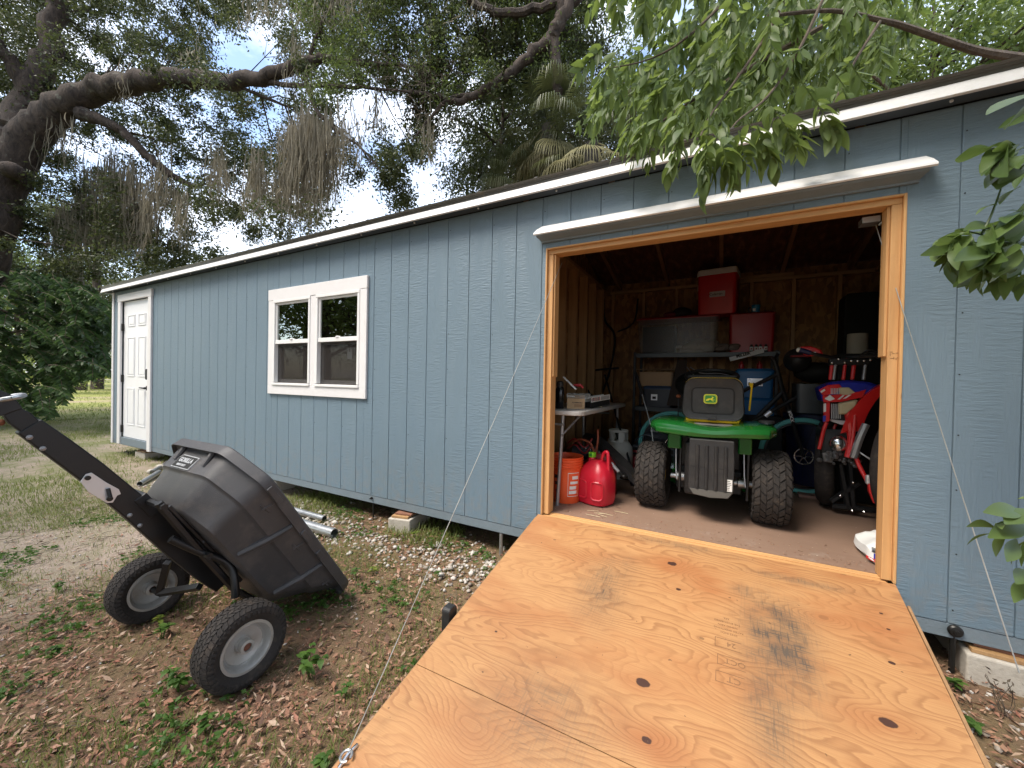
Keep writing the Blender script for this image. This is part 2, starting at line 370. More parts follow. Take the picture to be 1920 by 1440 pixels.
def plywood():
    s = NT('pine_plywood'); v = s.obj(); sep = s.n('ShaderNodeSeparateXYZ'); s.l(v, sep.inputs[0]); X_, Y_ = sep.outputs[0], sep.outputs[1]
    low = s.noise(s.mapv(v, (1.25, 3.3, 0), loc=(3.1, .4, 0)), 1.0, 2, .45); mid = s.noise(s.mapv(v, (2.6, 9, 0)), 1, 3, .5)
    F = s.math('ADD', s.math('MULTIPLY', Y_, 21.0), s.math('MULTIPLY', low, 22.0)); F = s.math('ADD', F, s.math('MULTIPLY', mid, 5.0))
    kcol = None; halo = None
    for u, vv, r, dark in KN:
        p = ramp_on(u, vv); r = r*.95
        dx = s.math('SUBTRACT', X_, p.x); dy = s.math('SUBTRACT', Y_, p.y)
        rx = r*3.2 + .05; ry = r*1.7 + .022
        q = s.math('ADD', s.math('POWER', s.math('DIVIDE', s.math('ABSOLUTE', dx), rx), 2), s.math('POWER', s.math('DIVIDE', s.math('ABSOLUTE', dy), ry), 2))
        e = s.math('POWER', 2.718, s.math('MULTIPLY', q, -1)); F = s.math('ADD', F, s.math('MULTIPLY', e, 4.5 if r > .012 else 1.5))
        q2 = s.math('ADD', s.math('POWER', s.math('DIVIDE', s.math('ABSOLUTE', dx), r*1.15), 2), s.math('POWER', s.math('DIVIDE', s.math('ABSOLUTE', dy), r*.8), 2))
        q2 = s.math('ADD', q2, s.math('MULTIPLY', s.math('SUBTRACT', s.noise(v, 60, 2), .5), 1.2))
        core = s.math('MULTIPLY', s.math('MULTIPLY', s.math('SUBTRACT', 1.3, q2, clamp=True), 2.5, clamp=True), float(dark), clamp=True)
        kcol = core if kcol is None else s.math('MAXIMUM', kcol, core)
        if r > .012:
            hl = s.math('MULTIPLY', e, .5); halo = hl if halo is None else s.math('MAXIMUM', halo, hl)
    fr = s.math('FRACT', F)
    line = s.ramp(fr, [(0, (.06,)*3), (.55, (.25,)*3), (.86, (1,)*3), (.93, (.8,)*3), (1, (.06,)*3)])
    vis = s.g(s.noise(s.mapv(v, (1.6, 5, 0), loc=(7, 2, 0)), 1.0, 3, .5), .30, .60)
    line = s.math('MULTIPLY', line, s.math('MULTIPLY_ADD', vis, .75, .25))
    base = s.mix(s.noise(v, 1.7, 4, .55), (.40, .205, .080), (.51, .278, .118))
    base = s.mix(s.g(s.noise(s.mapv(v, (1.2, 2.2, 0), loc=(2, 9, 0)), 1.5, 4, .6), .46, .70), base, (.36, .145, .052))
    c = s.mix(s.math('MULTIPLY', line, .64), base, (.225, .092, .033))
    fine = s.noise(s.mapv(v, (7, 240, 1)), 1, 3, .6); c = s.mix(s.math('MULTIPLY', s.g(fine, .42, .72), .38), c, (.27, .115, .040))
    if halo is not None: c = s.mix(s.math('MULTIPLY', halo, .8), c, (.30, .10, .032))
    c = s.mix(s.math('MULTIPLY', kcol, .97), c, (.045, .016, .010))
    # grey tyre scuffs: two tracks running up the ramp
    scf = None
    for u, vv, sx, sy, a in ((1460, 1200, .12, .25, 1.0), (1260, 1020, .30, .035, .45), (1500, 1090, .20, .03, .5), (1395, 1110, .05, .06, .55), (1440, 1330, .07, .20, .6), (1500, 1240, .06, .14, .8), (1130, 1100, .12, .22, .55), (1170, 1060, .08, .10, .3), (1010, 1340, .24, .2, .42), (1420, 1180, .06, .03, .7)):
        p = ramp_on(u, vv); dx = s.math('DIVIDE', s.math('ABSOLUTE', s.math('SUBTRACT', X_, p.x)), sx); dy = s.math('DIVIDE', s.math('ABSOLUTE', s.math('SUBTRACT', Y_, p.y)), sy)
        e = s.math('MULTIPLY', s.math('POWER', 2.718, s.math('MULTIPLY', s.math('ADD', s.math('POWER', dx, 2), s.math('POWER', dy, 2)), -1)), a)
        scf = e if scf is None else s.math('MAXIMUM', scf, e)
    hx = s.noise(s.mapv(v, (150, 12, 1)), 1, 3, .6); hy = s.noise(s.mapv(v, (12, 190, 1)), 1, 3, .6)
    hatch = s.g(s.math('MAXIMUM', hx, hy), .50, .66); sm = s.noise(v, 9, 5, .6)
    scm = s.math('MULTIPLY', s.math('MULTIPLY', scf, s.math('MULTIPLY_ADD', hatch, .55, .50)), s.g(sm, .12, .6))
    c = s.mix(s.math('MULTIPLY', scm, 1.6, clamp=True), c, (.095, .070, .050))
    spk = s.g(s.noise(v, 55, 2, .5), .745, .77); c = s.mix(s.math('MULTIPLY', spk, .75), c, (.10, .05, .025))
    spots = s.g(s.noise(s.mapv(v, (1, 3.0, 1)), 26, 3, .6), .70, .78); c = s.mix(s.math('MULTIPLY', spots, .35), c, (.16, .08, .035))
    s.bump(s.math('ADD', s.math('MULTIPLY', line, .4), s.math('MULTIPLY', fine, .5)), .3, .0025)
    s.set(.58, 0, c); return s.m
M['ply'] = plywood()
M['ply_edge'] = plain('plywood_edge', (.30, .17, .08), .8, 0, .4, 30, .6, 120)
def bark(name, a, b, sc_=9, st=1.0):
    s = NT(name); v = s.obj(); n = s.noise(s.mapv(v, (1, 1, .45)), sc_, 8, .68, .6); n2 = s.noise(v, 2.4, 3)
    c = s.mix(s.g(n, .35, .68), a, b); lich = s.g(s.noise(v, 6, 6, .7), .60, .68); c = s.mix(s.math('MULTIPLY', lich, .5), c, (.22, .22, .17))
    c = s.mix(s.math('MULTIPLY', n2, .35), c, a); s.bump(n, st, .05); s.set(.92, 0, c); return s.m
M['bark'] = bark('oak_bark', (.022, .015, .011), (.105, .075, .055))
M['bark2'] = bark('smooth_branch_bark', (.07, .05, .035), (.18, .14, .10), 14, .6)
M['palmtrunk'] = bark('palm_trunk', (.03, .025, .02), (.10, .085, .065), 12, .8)
def leafmat(name, a, b, rough=.45, trans=.35, tcol=None, veins=False):
    s = NT(name); at_ = s.n('ShaderNodeAttribute'); at_.attribute_name = 'rnd'; oi = s.n('ShaderNodeObjectInfo').outputs['Random']
    r = s.math('FRACT', s.math('ADD', at_.outputs['Fac'], oi)); c = s.mix(r, a, b)
    n = s.noise(s.obj(), 3, 3); c = s.mix(s.math('MULTIPLY', n, .4), c, a)
    s.set(rough, 0, c); s.b.inputs['Specular IOR Level'].default_value = .4
    t = s.n('ShaderNodeBsdfTranslucent'); tcol = tcol or tuple(min(1, x*1.7) for x in b)
    s.l(s.mix(.5, c, tcol), t.inputs['Color'])
    m = s.n('ShaderNodeMixShader'); m.inputs[0].default_value = trans; s.l(s.b.outputs[0], m.inputs[1]); s.l(t.outputs[0], m.inputs[2]); s.l(m.outputs[0], s.out.inputs[0])
    return s.m
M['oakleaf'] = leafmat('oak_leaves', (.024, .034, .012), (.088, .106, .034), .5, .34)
M['oakleaf2'] = leafmat('sunlit_oak_leaves', (.05, .075, .018), (.12, .16, .038), .5, .4)  # lighter copy of the oak leaves, sunlight put into the colour
M['leafA'] = leafmat('ash_leaflets', (.080, .125, .040), (.17, .23, .080), .48, .46, (.34, .44, .08))
M['leafB'] = leafmat('glossy_leaves', (.07, .12, .035), (.13, .19, .055), .40, .3, (.22, .32, .06))
M['shrub'] = leafmat('dark_shrub_leaves', (.028, .062, .020), (.075, .13, .038), .5, .35)
M['brightleaf'] = leafmat('yellow_green_leaves', (.10, .15, .025), (.20, .24, .05), .5, .4)
M['palm'] = leafmat('palm_fronds', (.04, .058, .02), (.12, .13, .048), .45, .25)
M['palmdry'] = leafmat('dry_palm_fronds', (.10, .085, .04), (.26, .24, .11), .6, .25)
M['palmyel'] = leafmat('yellow_palm_fronds', (.12, .14, .035), (.34, .27, .07), .6, .3)
M['moss'] = leafmat('spanish_moss', (.13, .115, .082), (.26, .23, .17), .9, .4)
M['weed'] = leafmat('weed_leaves', (.045, .10, .018), (.11, .20, .035), .5, .35)
M['weed_y'] = leafmat('yellowish_weed_leaves', (.14, .20, .03), (.26, .30, .05), .5, .35)
M['grass'] = leafmat('grass_blades', (.08, .12, .025), (.22, .25, .06), .6, .35)
def littermat():
    s = NT('dry_leaf_litter'); at_ = s.n('ShaderNodeAttribute'); at_.attribute_name = 'rnd'
    c = s.ramp(at_.outputs['Fac'], [(0, (.06, .030, .018)), (.25, (.18, .080, .045)), (.5, (.31, .145, .085)), (.72, (.40, .225, .14)), (.88, (.54, .40, .29)), (1, (.33, .11, .065))])
    n = s.noise(s.obj(), 90, 2); c = s.mix(s.math('MULTIPLY', n, .5), c, (.14, .075, .045)); s.set(.75, 0, c); return s.m
M['litter'] = littermat()
def stonemat():
    s = NT('white_limestone_gravel'); at_ = s.n('ShaderNodeAttribute'); at_.attribute_name = 'rnd'
    c = s.ramp(at_.outputs['Fac'], [(0, (.26, .22, .18)), (.4, (.46, .41, .36)), (1, (.68, .64, .60))]); n = s.noise(s.obj(), 60, 4)
    c = s.mix(s.math('MULTIPLY', n, .5), c, (.24, .19, .15)); s.set(.9, 0, c); return s.m
M['stone'] = stonemat()
def groundmat():
    s = NT('dirt_and_thin_grass'); v = s.obj(); sep = s.n('ShaderNodeSeparateXYZ'); s.l(v, sep.inputs[0]); X_, Y_ = sep.outputs[0], sep.outputs[1]
    n1 = s.noise(v, .55, 5, .6); n2 = s.noise(v, 4.5, 6, .65); n3 = s.noise(v, 26, 6, .7); n4 = s.noise(v, 90, 3, .6)
    dirt = s.mix(n3, (.20, .145, .105), (.50, .40, .32)); dirt = s.mix(s.g(n4, .62, .70), dirt, (.60, .54, .46))
    lit = s.mix(n3, (.085, .050, .032), (.27, .155, .098)); grs = s.mix(n3, (.055, .075, .018), (.24, .26, .070))
    # litter near the shed and ramp, bare trodden dirt to the left foreground, grass further out
    a = s.math('ADD', X_, s.math('MULTIPLY', n2, .9)); nearm = s.n('ShaderNodeMapRange'); s.l(a, nearm.inputs[0]); nearm.inputs[1].default_value = -2.1; nearm.inputs[2].default_value = -1.2
    c = s.mix(nearm.outputs[0], dirt, lit)
    gm = s.n('ShaderNodeMapRange'); s.l(X_, gm.inputs[0]); gm.inputs[1].default_value = -2.3; gm.inputs[2].default_value = -6.5
    gmask = s.math('MULTIPLY', s.g(s.math('ADD', s.math('MULTIPLY', n1, .5), s.math('MULTIPLY', n2, .5)), .42, .56), s.math('MULTIPLY_ADD', gm.outputs[0], .62, .22), clamp=True)
    c = s.mix(gmask, c, grs)
    far = s.n('ShaderNodeMapRange'); s.l(X_, far.inputs[0]); far.inputs[1].default_value = -9; far.inputs[2].default_value = -16
    fg = s.mix(s.noise(v, .35, 5, .6), (.13, .16, .03), (.38, .37, .085)); fg = s.mix(s.math('MULTIPLY', s.g(s.noise(s.mapv(v, (.35, .12, 1)), 1, 4, .6), .52, .66), .8), fg, (.36, .26, .18))
    fg = s.mix(s.math('MULTIPLY', n2, .35), fg, (.06, .07, .02)); c = s.mix(far.outputs[0], c, fg)
    s.bump(s.math('ADD', n3, s.math('MULTIPLY', n4, .5)), .8, .02); s.set(.95, 0, c); return s.m
M['ground'] = groundmat()
M['path'] = plain('pale_gravel_road', (.50, .42, .34), .9, 0, .12, 2)

# ================================================================== GROUND
def gz(x, y):
    t = min(max((-.75-y)/.75, 0), 1); t = t*t*(3-2*t); z = -.362 - .062*t
    return z + .008*math.sin(3.1*x+1.3*y) + .006*math.sin(7.3*x-5.1*y)
def gzn(x, y):
    t = np.clip((-.75-y)/.75, 0, 1); t = t*t*(3-2*t); z = -.362 - .062*t
    return z + .008*np.sin(3.1*x+1.3*y) + .006*np.sin(7.3*x-5.1*y)
def axis_pts(lo, hi, a, b, step):
    core = list(np.arange(a, b+1e-6, step)); o = []; d = step; x = a
    while x > lo: d *= 1.28; x -= d; o.append(x)
    o = o[::-1]; o2 = []; d = step; x = b
    while x < hi: d *= 1.28; x += d; o2.append(x)
    return np.array(o + core + o2)
gx = axis_pts(-420, 400, -6, 4, .12); gy = axis_pts(-300, 420, -4, 2, .12)
GX, GY = np.meshgrid(gx, gy); V = np.stack([GX.ravel(), GY.ravel(), gzn(GX, GY).ravel()], 1)
V[:, 2] += rng.normal(0, .004, len(V))
nx_, ny_ = len(gx), len(gy); I = (np.arange(ny_-1)[:, None]*nx_ + np.arange(nx_-1)[None]).ravel()
go = np_mesh('ground', V, np.stack([I, I+1, I+nx_+1, I+nx_], 1), M['ground'], smooth=True); tag(go, 'trodden dirt and thin grass strewn with brown leaves', kind='structure')
# a pale road far beyond the lawn
pa, pb = onZ(0, 711, -.36), onZ(400, 713.5, -.36)
d_ = (pb-pa).normalized(); n_ = Vector((-d_.y, d_.x, 0)); w2 = 2.2
mb = MB(); A = pa - d_*60; B = pa + d_*90
mb.hexa([A-n_*w2+Vector((0, 0, 0)), A-n_*w2+Vector((0, 0, .03)), A+n_*w2, A+n_*w2+Vector((0, 0, .03)), B-n_*w2, B-n_*w2+Vector((0, 0, .03)), B+n_*w2, B+n_*w2+Vector((0, 0, .03))])
o = mb.build('road', M['path']); o.location.z = .02; tag(o, 'pale gravel road far across the lawn', kind='structure')

# ================================================================== SHED
SX0, SX1, SD = -7.26, 2.80, 2.98      # left end, right end, depth
ZB, ZT = -.132, 2.185
GL, GR, GT = .231, 2.062, 1.832
WL, WR, WB, WT = -2.988, -1.490, .726, 1.832
DL, DR, DT, DB = -7.0, -5.835, 2.119, -.13
shed = empty('shed', (0, 0, 0), 0, 'long blue grey shed with white door, double window and open cargo doorway', 'shed')
S = .2032
openings = [(GL+.004, GR-.004, -9, GT-.004), (WL+.04, WR-.04, WB+.04, WT-.04), (DL+.05, DR-.05, -9, DT-.05)]
def cut(r, ops):
    rs = [r]
    for ox0, ox1, oz0, oz1 in ops:
        nr = []
        for x0, x1, z0, z1 in rs:
            if ox1 <= x0 or ox0 >= x1 or oz1 <= z0 or oz0 >= z1: nr.append((x0, x1, z0, z1)); continue
            if ox0 > x0: nr.append((x0, ox0, z0, z1))
            if ox1 < x1: nr.append((ox1, x1, z0, z1))
            a, b = max(x0, ox0), min(x1, ox1)
            if oz0 > z0: nr.append((a, b, z0, oz0))
            if oz1 < z1: nr.append((a, b, oz1, z1))
        rs = [q for q in nr if q[1]-q[0] > .002 and q[3]-q[2] > .002]
    return rs
k0 = math.floor(SX0/S); k1 = math.ceil(SX1/S)
for k in range(k0, k1):
    x0, x1 = max(k*S+.0022, SX0+.05), min((k+1)*S-.0022, SX1)
    if x1-x0 < .01: continue
    for a, b, c, d in cut((x0, x1, ZB, ZT), openings): MB().box(a, b, 0, .013, c, d).build('siding_board', M['siding'], shed, bevel=.0016, seg=1)
mb = MB()
for k in range(k0+1, k1, 2):
    for j in range(9):
        x, z = k*S+.018+random.uniform(-.004, .004), -.09+j*.27+random.uniform(-.02, .02)
        if all(not (a-.02 < x < b+.02 and c-.02 < z < d+.02) for a, b, c, d in openings) and z < ZT: mb.lathe([(.0035, -.0006), (.003, .0014), (.0005, .0016)], Matrix.Translation((x, 0, z)) @ Matrix.Rotation(R_(90), 4, 'X'), 6)
tag(mb.build('nail_heads', M['hinge'], shed), kind='stuff')
mb = MB()
for a, b, c, d in cut((SX0+.02, SX1, ZB+.004, ZT), openings): mb.box(a, b, .0055, .022, c, d)
mb.build('groove_backing', M['siding'], shed)
MB().box(SX0+.02, SX1, .024, .06, 2.12, 2.262).build('wall_plate', M['hinge'], shed)
# skirt board (stops at the doorway)
MB().box(SX0, SX1, .003, .030, -.200, ZB-.003).build('skirt_board', M['siding_trim'], shed, bevel=.003)
MB().box(SX0+.02, SX1, .12, .16, -.21, -.02).build('floor_rim_joist', M['hinge'], shed)  # near-black colour imitates the shaded void under the floor
for yy in (.75, 2.1):
    MB().box(SX0+.02, SX1, yy, yy+.09, -.235, -.03).build('skid_beam', M['brick'], shed)
# side and rear skins
MB().box(SX0, SX0+.02, .0, SD, -.2, 2.2).build('end_wall', M['siding'], shed)
MB().box(SX1-.001, SX1+.02, .0, SD, -.2, 2.2).build('end_wall', M['siding'], shed)
MB().box(SX0, SX1, SD, SD+.02, -.2, 2.262).build('rear_wall', M['siding'], shed)
MB().box(SX0-.006, SX0+.055, -.014, .0, -.20, 2.18).build('corner_board', M['white_trim'], shed, bevel=.003)
MB().box(SX0-.012, SX0-.0005, -.014, .09, -.20, 2.18).build('corner_board', M['white_trim'], shed, bevel=.003)
# floor
MB().box(SX0+.03, SX1-.03, .078, SD, -.03, .0).build('floor', M['floor'], shed)
MB().box(GL+.04, GR-.02, .036, .0775, -.05, -.002).build('door_sill', M['lum_x'], shed, bevel=.003)
MB().box(GL+.002, GR-.03, -.008, .0355, -.06, -.008).build('door_sill', M['lum_x'], shed, bevel=.003)
# interior framing
PX_, RX_ = -.06, 2.69
MB().box(PX_-.10, RX_+.1, SD-.014, SD-.002, 0, 2.262).build('strand_board_wall', M['osb'], shed)
MB().box(RX_+.085, RX_+.095, .1, SD-.02, 0, 2.26).build('strand_board_wall', M['osb'], shed)
MB().box(PX_-.105, PX_-.092, .1, SD-.02, 0, 2.26).build('partition_board', M['osb'], shed)
for i, x in enumerate(np.arange(PX_+.02, RX_, .405)):
    MB().box(x, x+.038, SD-.10, SD-.016, .04, 2.12).build('stud', M['stud'], shed, bevel=.002, seg=1)
for y in (.32, .62, .86, 1.16, 1.50, 1.85, 2.2, 2.55):
    MB().box(PX_-.09, PX_, y, y+.038, .04, 2.12).build('stud', M['stud'], shed, bevel=.002, seg=1)
    MB().box(RX_, RX_+.084, y+.1, y+.138, .04, 2.12).build('stud', M['stud'], shed, bevel=.002, seg=1)
MB().box(PX_+.001, 1.30, SD-.104, SD-.015, 2.121, 2.160).build('top_plate', M['plate'], shed, bevel=.002, seg=1)
MB().box(1.34, RX_-.001, SD-.104, SD-.015, 2.121, 2.160).build('top_plate', M['plate'], shed, bevel=.002, seg=1)
MB().box(1.0, 2.0, SD-.12, SD-.014, 2.161, 2.198).build('top_plate', M['plate'], shed, bevel=.002, seg=1)
MB().box(PX_-.09, PX_, .1, SD-.02, 2.121, 2.16).build('top_plate', M['stud'], shed)
MB().box(RX_, RX_+.084, .1, SD-.02, 2.121, 2.16).build('top_plate', M['stud'], shed)
# roof
RIDY, PIT = SD/2, .235
def rz(y): return 2.272 + PIT*(RIDY-abs(y-RIDY)) + .0
RX0, RX1 = SX0-.16, SX1+.14
for sgn in (-1, 1):
    ye = -.085 if sgn < 0 else SD+.085
    mb = MB(); mb.hexa([(RX0, ye, rz(ye)), (RX0, ye, rz(ye)+.014), (RX0, RIDY, rz(RIDY)), (RX0, RIDY, rz(RIDY)+.014), (RX1, ye, rz(ye)), (RX1, ye, rz(ye)+.014), (RX1, RIDY, rz(RIDY)), (RX1, RIDY, rz(RIDY)+.014)])
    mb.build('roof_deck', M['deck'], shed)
    # ribbed metal sheet, each rib its own piece
    off = .020; y2 = ye-.012 if sgn < 0 else ye+.03
    mb = MB(); mb.hexa([(RX0-.01, y2, rz(ye)+off-.008), (RX0-.01, y2, rz(ye)+off-.005), (RX0-.01, RIDY, rz(RIDY)+off), (RX0-.01, RIDY, rz(RIDY)+off+.003), (RX1+.01, y2, rz(ye)+off-.008), (RX1+.01, y2, rz(ye)+off-.005), (RX1+.01, RIDY, rz(RIDY)+off), (RX1+.01, RIDY, rz(RIDY)+off+.003)])
    mb.build('roof_sheet', M['roof'], shed)
    nr = int((RX1-RX0)/.229)
    for i in range(nr+1):
        x = RX0+.05+i*.229; z0, z1 = rz(ye)+off-.0048, rz(RIDY)+off+.0035
        prof = [(-.026, 0), (-.011, .019), (.011, .019), (.026, 0)]
        mb = MB(); mb.loft([[(x+a, y2, z0+b) for a, b in prof], [(x+a, RIDY, z1+b) for a, b in prof]]); mb.build('roof_rib', M['roof'], shed)
        if i == 0: pass
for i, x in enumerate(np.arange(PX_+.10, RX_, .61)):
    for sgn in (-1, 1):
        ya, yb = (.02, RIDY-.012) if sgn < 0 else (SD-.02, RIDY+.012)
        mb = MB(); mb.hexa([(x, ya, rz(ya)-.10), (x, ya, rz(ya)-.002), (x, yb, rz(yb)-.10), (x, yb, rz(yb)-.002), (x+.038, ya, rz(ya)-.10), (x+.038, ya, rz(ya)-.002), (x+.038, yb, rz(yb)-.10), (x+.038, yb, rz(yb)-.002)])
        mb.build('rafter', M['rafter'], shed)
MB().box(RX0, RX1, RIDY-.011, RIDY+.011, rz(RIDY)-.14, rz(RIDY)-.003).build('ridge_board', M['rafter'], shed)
for xg in (SX0+.001, SX1):
    mb = MB(); mb.prism([(0.0, 2.2), (0, rz(0)-.01), (RIDY, rz(RIDY)-.01), (SD, rz(SD)-.01), (SD, 2.2)], frame((xg, 0, 0), (0, 1, 0), (0, 0, 1)), .018); mb.build('gable', M['siding'], shed)
mb = MB(); mb.prism([(0.1, 2.161), (SD-.02, 2.161), (RIDY, rz(RIDY)-.03)], frame((PX_-.1, 0, 0), (0, 1, 0), (0, 0, 1)), .01); mb.build('gable', M['osb'], shed)
mb = MB(); mb.prism([(0.1, 2.161), (SD-.02, 2.161), (RIDY, rz(RIDY)-.03)], frame((RX_+.086, 0, 0), (0, 1, 0), (0, 0, 1)), .008); mb.build('gable', M['osb'], shed)
# eave: white fascia, dark metal drip edge with fine steps
FY = -.100
mb = MB(); mb.hexa([(RX0, FY-.010, 2.181), (RX0, FY+.010, 2.240), (RX0, FY+.012, 2.181), (RX0, FY+.026, 2.240), (RX1, FY-.010, 2.181), (RX1, FY+.010, 2.240), (RX1, FY+.012, 2.181), (RX1, FY+.026, 2.240)]); mb.build('fascia', M['fascia'], shed, bevel=.003)
mb = MB(); mb.loft([[(x, FY+.008, 2.241), (x, FY+.006, 2.254), (x, FY+.001, 2.255), (x, FY-.001, 2.264), (x, FY-.007, 2.266), (x, FY-.010, 2.274), (x, FY+.04, 2.281), (x, FY+.04, 2.241)] for x in (RX0-.012, RX1+.012)])
mb.build('drip_edge', M['roof'], shed)
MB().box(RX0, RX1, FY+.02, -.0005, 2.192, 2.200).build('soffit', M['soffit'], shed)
MB().box(RX0-.002, RX0+.018, FY+.02, SD+.06, 2.186, 2.236).build('fascia', M['fascia'], shed)
mb = MB()
for i in range(17): mb.ball((RX0+.3+i*.62, -.05, 2.187), .008, n=6, m=4)
mb.build('soffit_nails', M['badge'], shed)
# ceiling light disc
lc = onY(1268, 455, 1.95); lz = rz(1.95)-.012
mb = MB(); T = Matrix.Translation((lc.x, 1.95, lz)) @ Matrix.Rotation(math.atan(-PIT), 4, 'X') @ Matrix.Rotation(math.pi, 4, 'X')
cl = empty('ceiling_lamp', (0, 0, 0)); cl.parent = shed
MB().lathe([(.085, 0), (.085, .022), (.078, .026), (.070, .026)], T).build('lamp_ring', M['black'], cl, smooth=True)
MB().lathe([(.069, .012), (.069, .0265), (.03, .030)], T).build('lamp_lens', plain('dusty_lamp_lens', (.30, .30, .28), .5), cl, smooth=True)

# ---- cargo doorway frame
def bx(name, x0, x1, y0, y1, z0, z1, m, par, bev=.002): return MB().box(x0, x1, y0, y1, z0, z1).build(name, m, par, bevel=bev, seg=1)
bx('door_jamb', GL+.001, GL+.012, -.004, .10, -.004, GT-.001, M['lum_z'], shed)
bx('door_jamb', GL+.0125, GL+.050, .016, .104, .0, GT-.042, M['lum_z'], shed)
bx('door_stop', GL+.0505, GL+.062, .030, .104, .95, GT-.042, M['lum_z'], shed)
bx('door_jamb', GR-.012, GR-.001, -.004, .10, -.004, GT-.001, M['lum_z'], shed)
bx('door_jamb', GR-.050, GR-.0125, .016, .104, .0, GT-.042, M['lum_z'], shed)
bx('door_stop', GR-.062, GR-.0505, .030, .104, 1.07, GT-.042, M['lum_z'], shed)
bx('door_header', GL+.0125, GR-.0125, -.003, .10, GT-.012, GT-.001, M['lum_x'], shed)
bx('door_header', GL+.0125, GR-.0125, .016, .104, GT-.041, GT-.0125, M['lum_x'], shed)
bx('door_header', GL, GR, .106, .144, GT-.02, GT+.20, M['stud'], shed)
# handwritten pencil marks on the right jamb
for u, v, w_, h_ in ((1671, 660, .011, .002), (1669, 665, .002, .012), (1675, 663, .009, .002), (1682, 662, .010, .002), (1672, 672, .012, .002), (1676, 671, .002, .012), (1680, 673, .002, .010), (1684, 671, .009, .002)):
    p = onX(u, v, GR-.0505) if False else onY(u, v, .0155)
    MB().box(p.x-w_/2, p.x+w_/2, .0148, .0158, p.z-h_/2, p.z+h_/2).build('pencil_mark', M['stamp'], shed)
# ---- metal drip cap over the doorway
hx0, hx1 = .155, 2.145
pr = [(-.0005, 1.985), (-.006, 1.985), (-.030, 1.957), (-.036, 1.951), (-.074, 1.921), (-.077, 1.911), (-.070, 1.905), (-.010, 1.868), (-.0005, 1.868)]
mb = MB(); mb.loft([[(hx0+.045*(1 if i in (0, 1, 7, 8) else .3), y, z) for i, (y, z) in enumerate(pr[:7])], [(hx1-.045*(1 if i in (0, 1, 7, 8) else .3)*0.6, y, z) for i, (y, z) in enumerate(pr[:7])]])
mb.build('drip_cap', M['fascia'], shed)
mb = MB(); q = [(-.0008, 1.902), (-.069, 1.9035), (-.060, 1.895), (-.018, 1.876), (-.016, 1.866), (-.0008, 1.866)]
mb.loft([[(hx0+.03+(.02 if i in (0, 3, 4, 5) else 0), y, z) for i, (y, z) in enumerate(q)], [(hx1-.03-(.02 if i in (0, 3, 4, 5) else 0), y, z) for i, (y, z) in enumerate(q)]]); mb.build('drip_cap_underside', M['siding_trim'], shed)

# ---- window
win = empty('window', (0, 0, 0)); win.parent = shed; win['label'] = 'white double window of two sash units'
def wbx(n, x0, x1, y0, y1, z0, z1, m='vinyl', bev=.0025): return bx(n, x0, x1, y0, y1, z0, z1, M[m], win, bev)
TW = .088
wbx('window_trim', WL-.004, WR+.004, -.024, .0, WT-.115, WT, 'white_trim')
wbx('window_trim', WL, WL+TW, -.022, .0, WB+.0955, WT-.1155, 'white_trim'); wbx('window_trim', WR-TW, WR, -.022, .0, WB+.0955, WT-.1155, 'white_trim')
wbx('window_trim', WL, WR, -.0225, .0, WB, WB+.095, 'white_trim')
mc = (WL+WR)/2; wbx('window_trim', mc-.042, mc+.042, -.020, .0, WB+.0955, WT-.1155, 'white_trim')
for x0, x1 in ((WL+TW, mc-.042), (mc+.042, WR-TW)):
    z0, z1 = WB+.095, WT-.1155; zm = (z0+z1)/2+.005; f = .030
    wbx('window_frame', x0, x1, -.028, .05, z1-f, z1-.0005); wbx('window_frame', x0, x1, -.034, .05, z0+.0005, z0+f-.006)
    wbx('window_frame', x0+.0005, x0+f, -.026, .05, z0+f, z1-f); wbx('window_frame', x1-f, x1-.0005, -.026, .05, z0+f, z1-f)
    a, b = x0+f, x1-f
    wbx('upper_sash', a, b, -.016, .012, zm-.020, zm+.020); wbx('upper_sash', a, b, -.010, .012, z1-f-.022, z1-f-.001)
    wbx('upper_sash', a, a+.020, -.010, .012, zm+.020, z1-f-.0225); wbx('upper_sash', b-.020, b, -.010, .012, zm+.020, z1-f-.0225)
    MB().box(a+.019, b-.019, -.0005, .0015, zm+.019, z1-f-.021).build('glass_pane', M['glass'], win)
    wbx('lower_sash', a, b, .018, .044, z0+f, z0+f+.034); wbx('lower_sash', a, b, .018, .044, zm-.045, zm-.0205)
    wbx('lower_sash', a, a+.032, .018, .044, z0+f+.0345, zm-.0455); wbx('lower_sash', b-.032, b, .018, .044, z0+f+.0345, zm-.0455)
    MB().box(a+.031, b-.031, .030, .032, z0+f+.033, zm-.044).build('glass_pane', M['glass'], win)
    MB().box(a+.004, b-.004, .0135, .0142, z0+f, zm-.022).build('insect_screen', M['screen'], win)
    mb = MB(); mb.lathe([(.022, 0), (.022, .008), (.016, .012)], Matrix.Translation(((a+b)/2, -.006, zm+.0205)), n=14); mb.build('sash_lock', M['vinyl'], win, smooth=True)
# sticker and crumpled paper seen behind the lower panes
xs = WR-TW-.185
MB().box(xs-.035, xs+.035, .0275, .0282, WB+.36, WB+.47).build('sticker', M['sticker'], win)
MB().box(xs-.004, xs+.004, .0268, .0274, WB+.43, WB+.46).build('sticker_print', M['ink'], win)
mb = MB()
for i in range(9):
    c = Vector((mc-.185+random.uniform(-.035, .035), .052+random.uniform(-.004, .006), WB+.41+random.uniform(-.05, .04))); mb.ball(c, .024, .004, .018, 5, 4)
pp_ = mb.build('crumpled_paper', M['white']); tag(pp_, 'crumpled white paper behind the left lower window pane', 'paper')
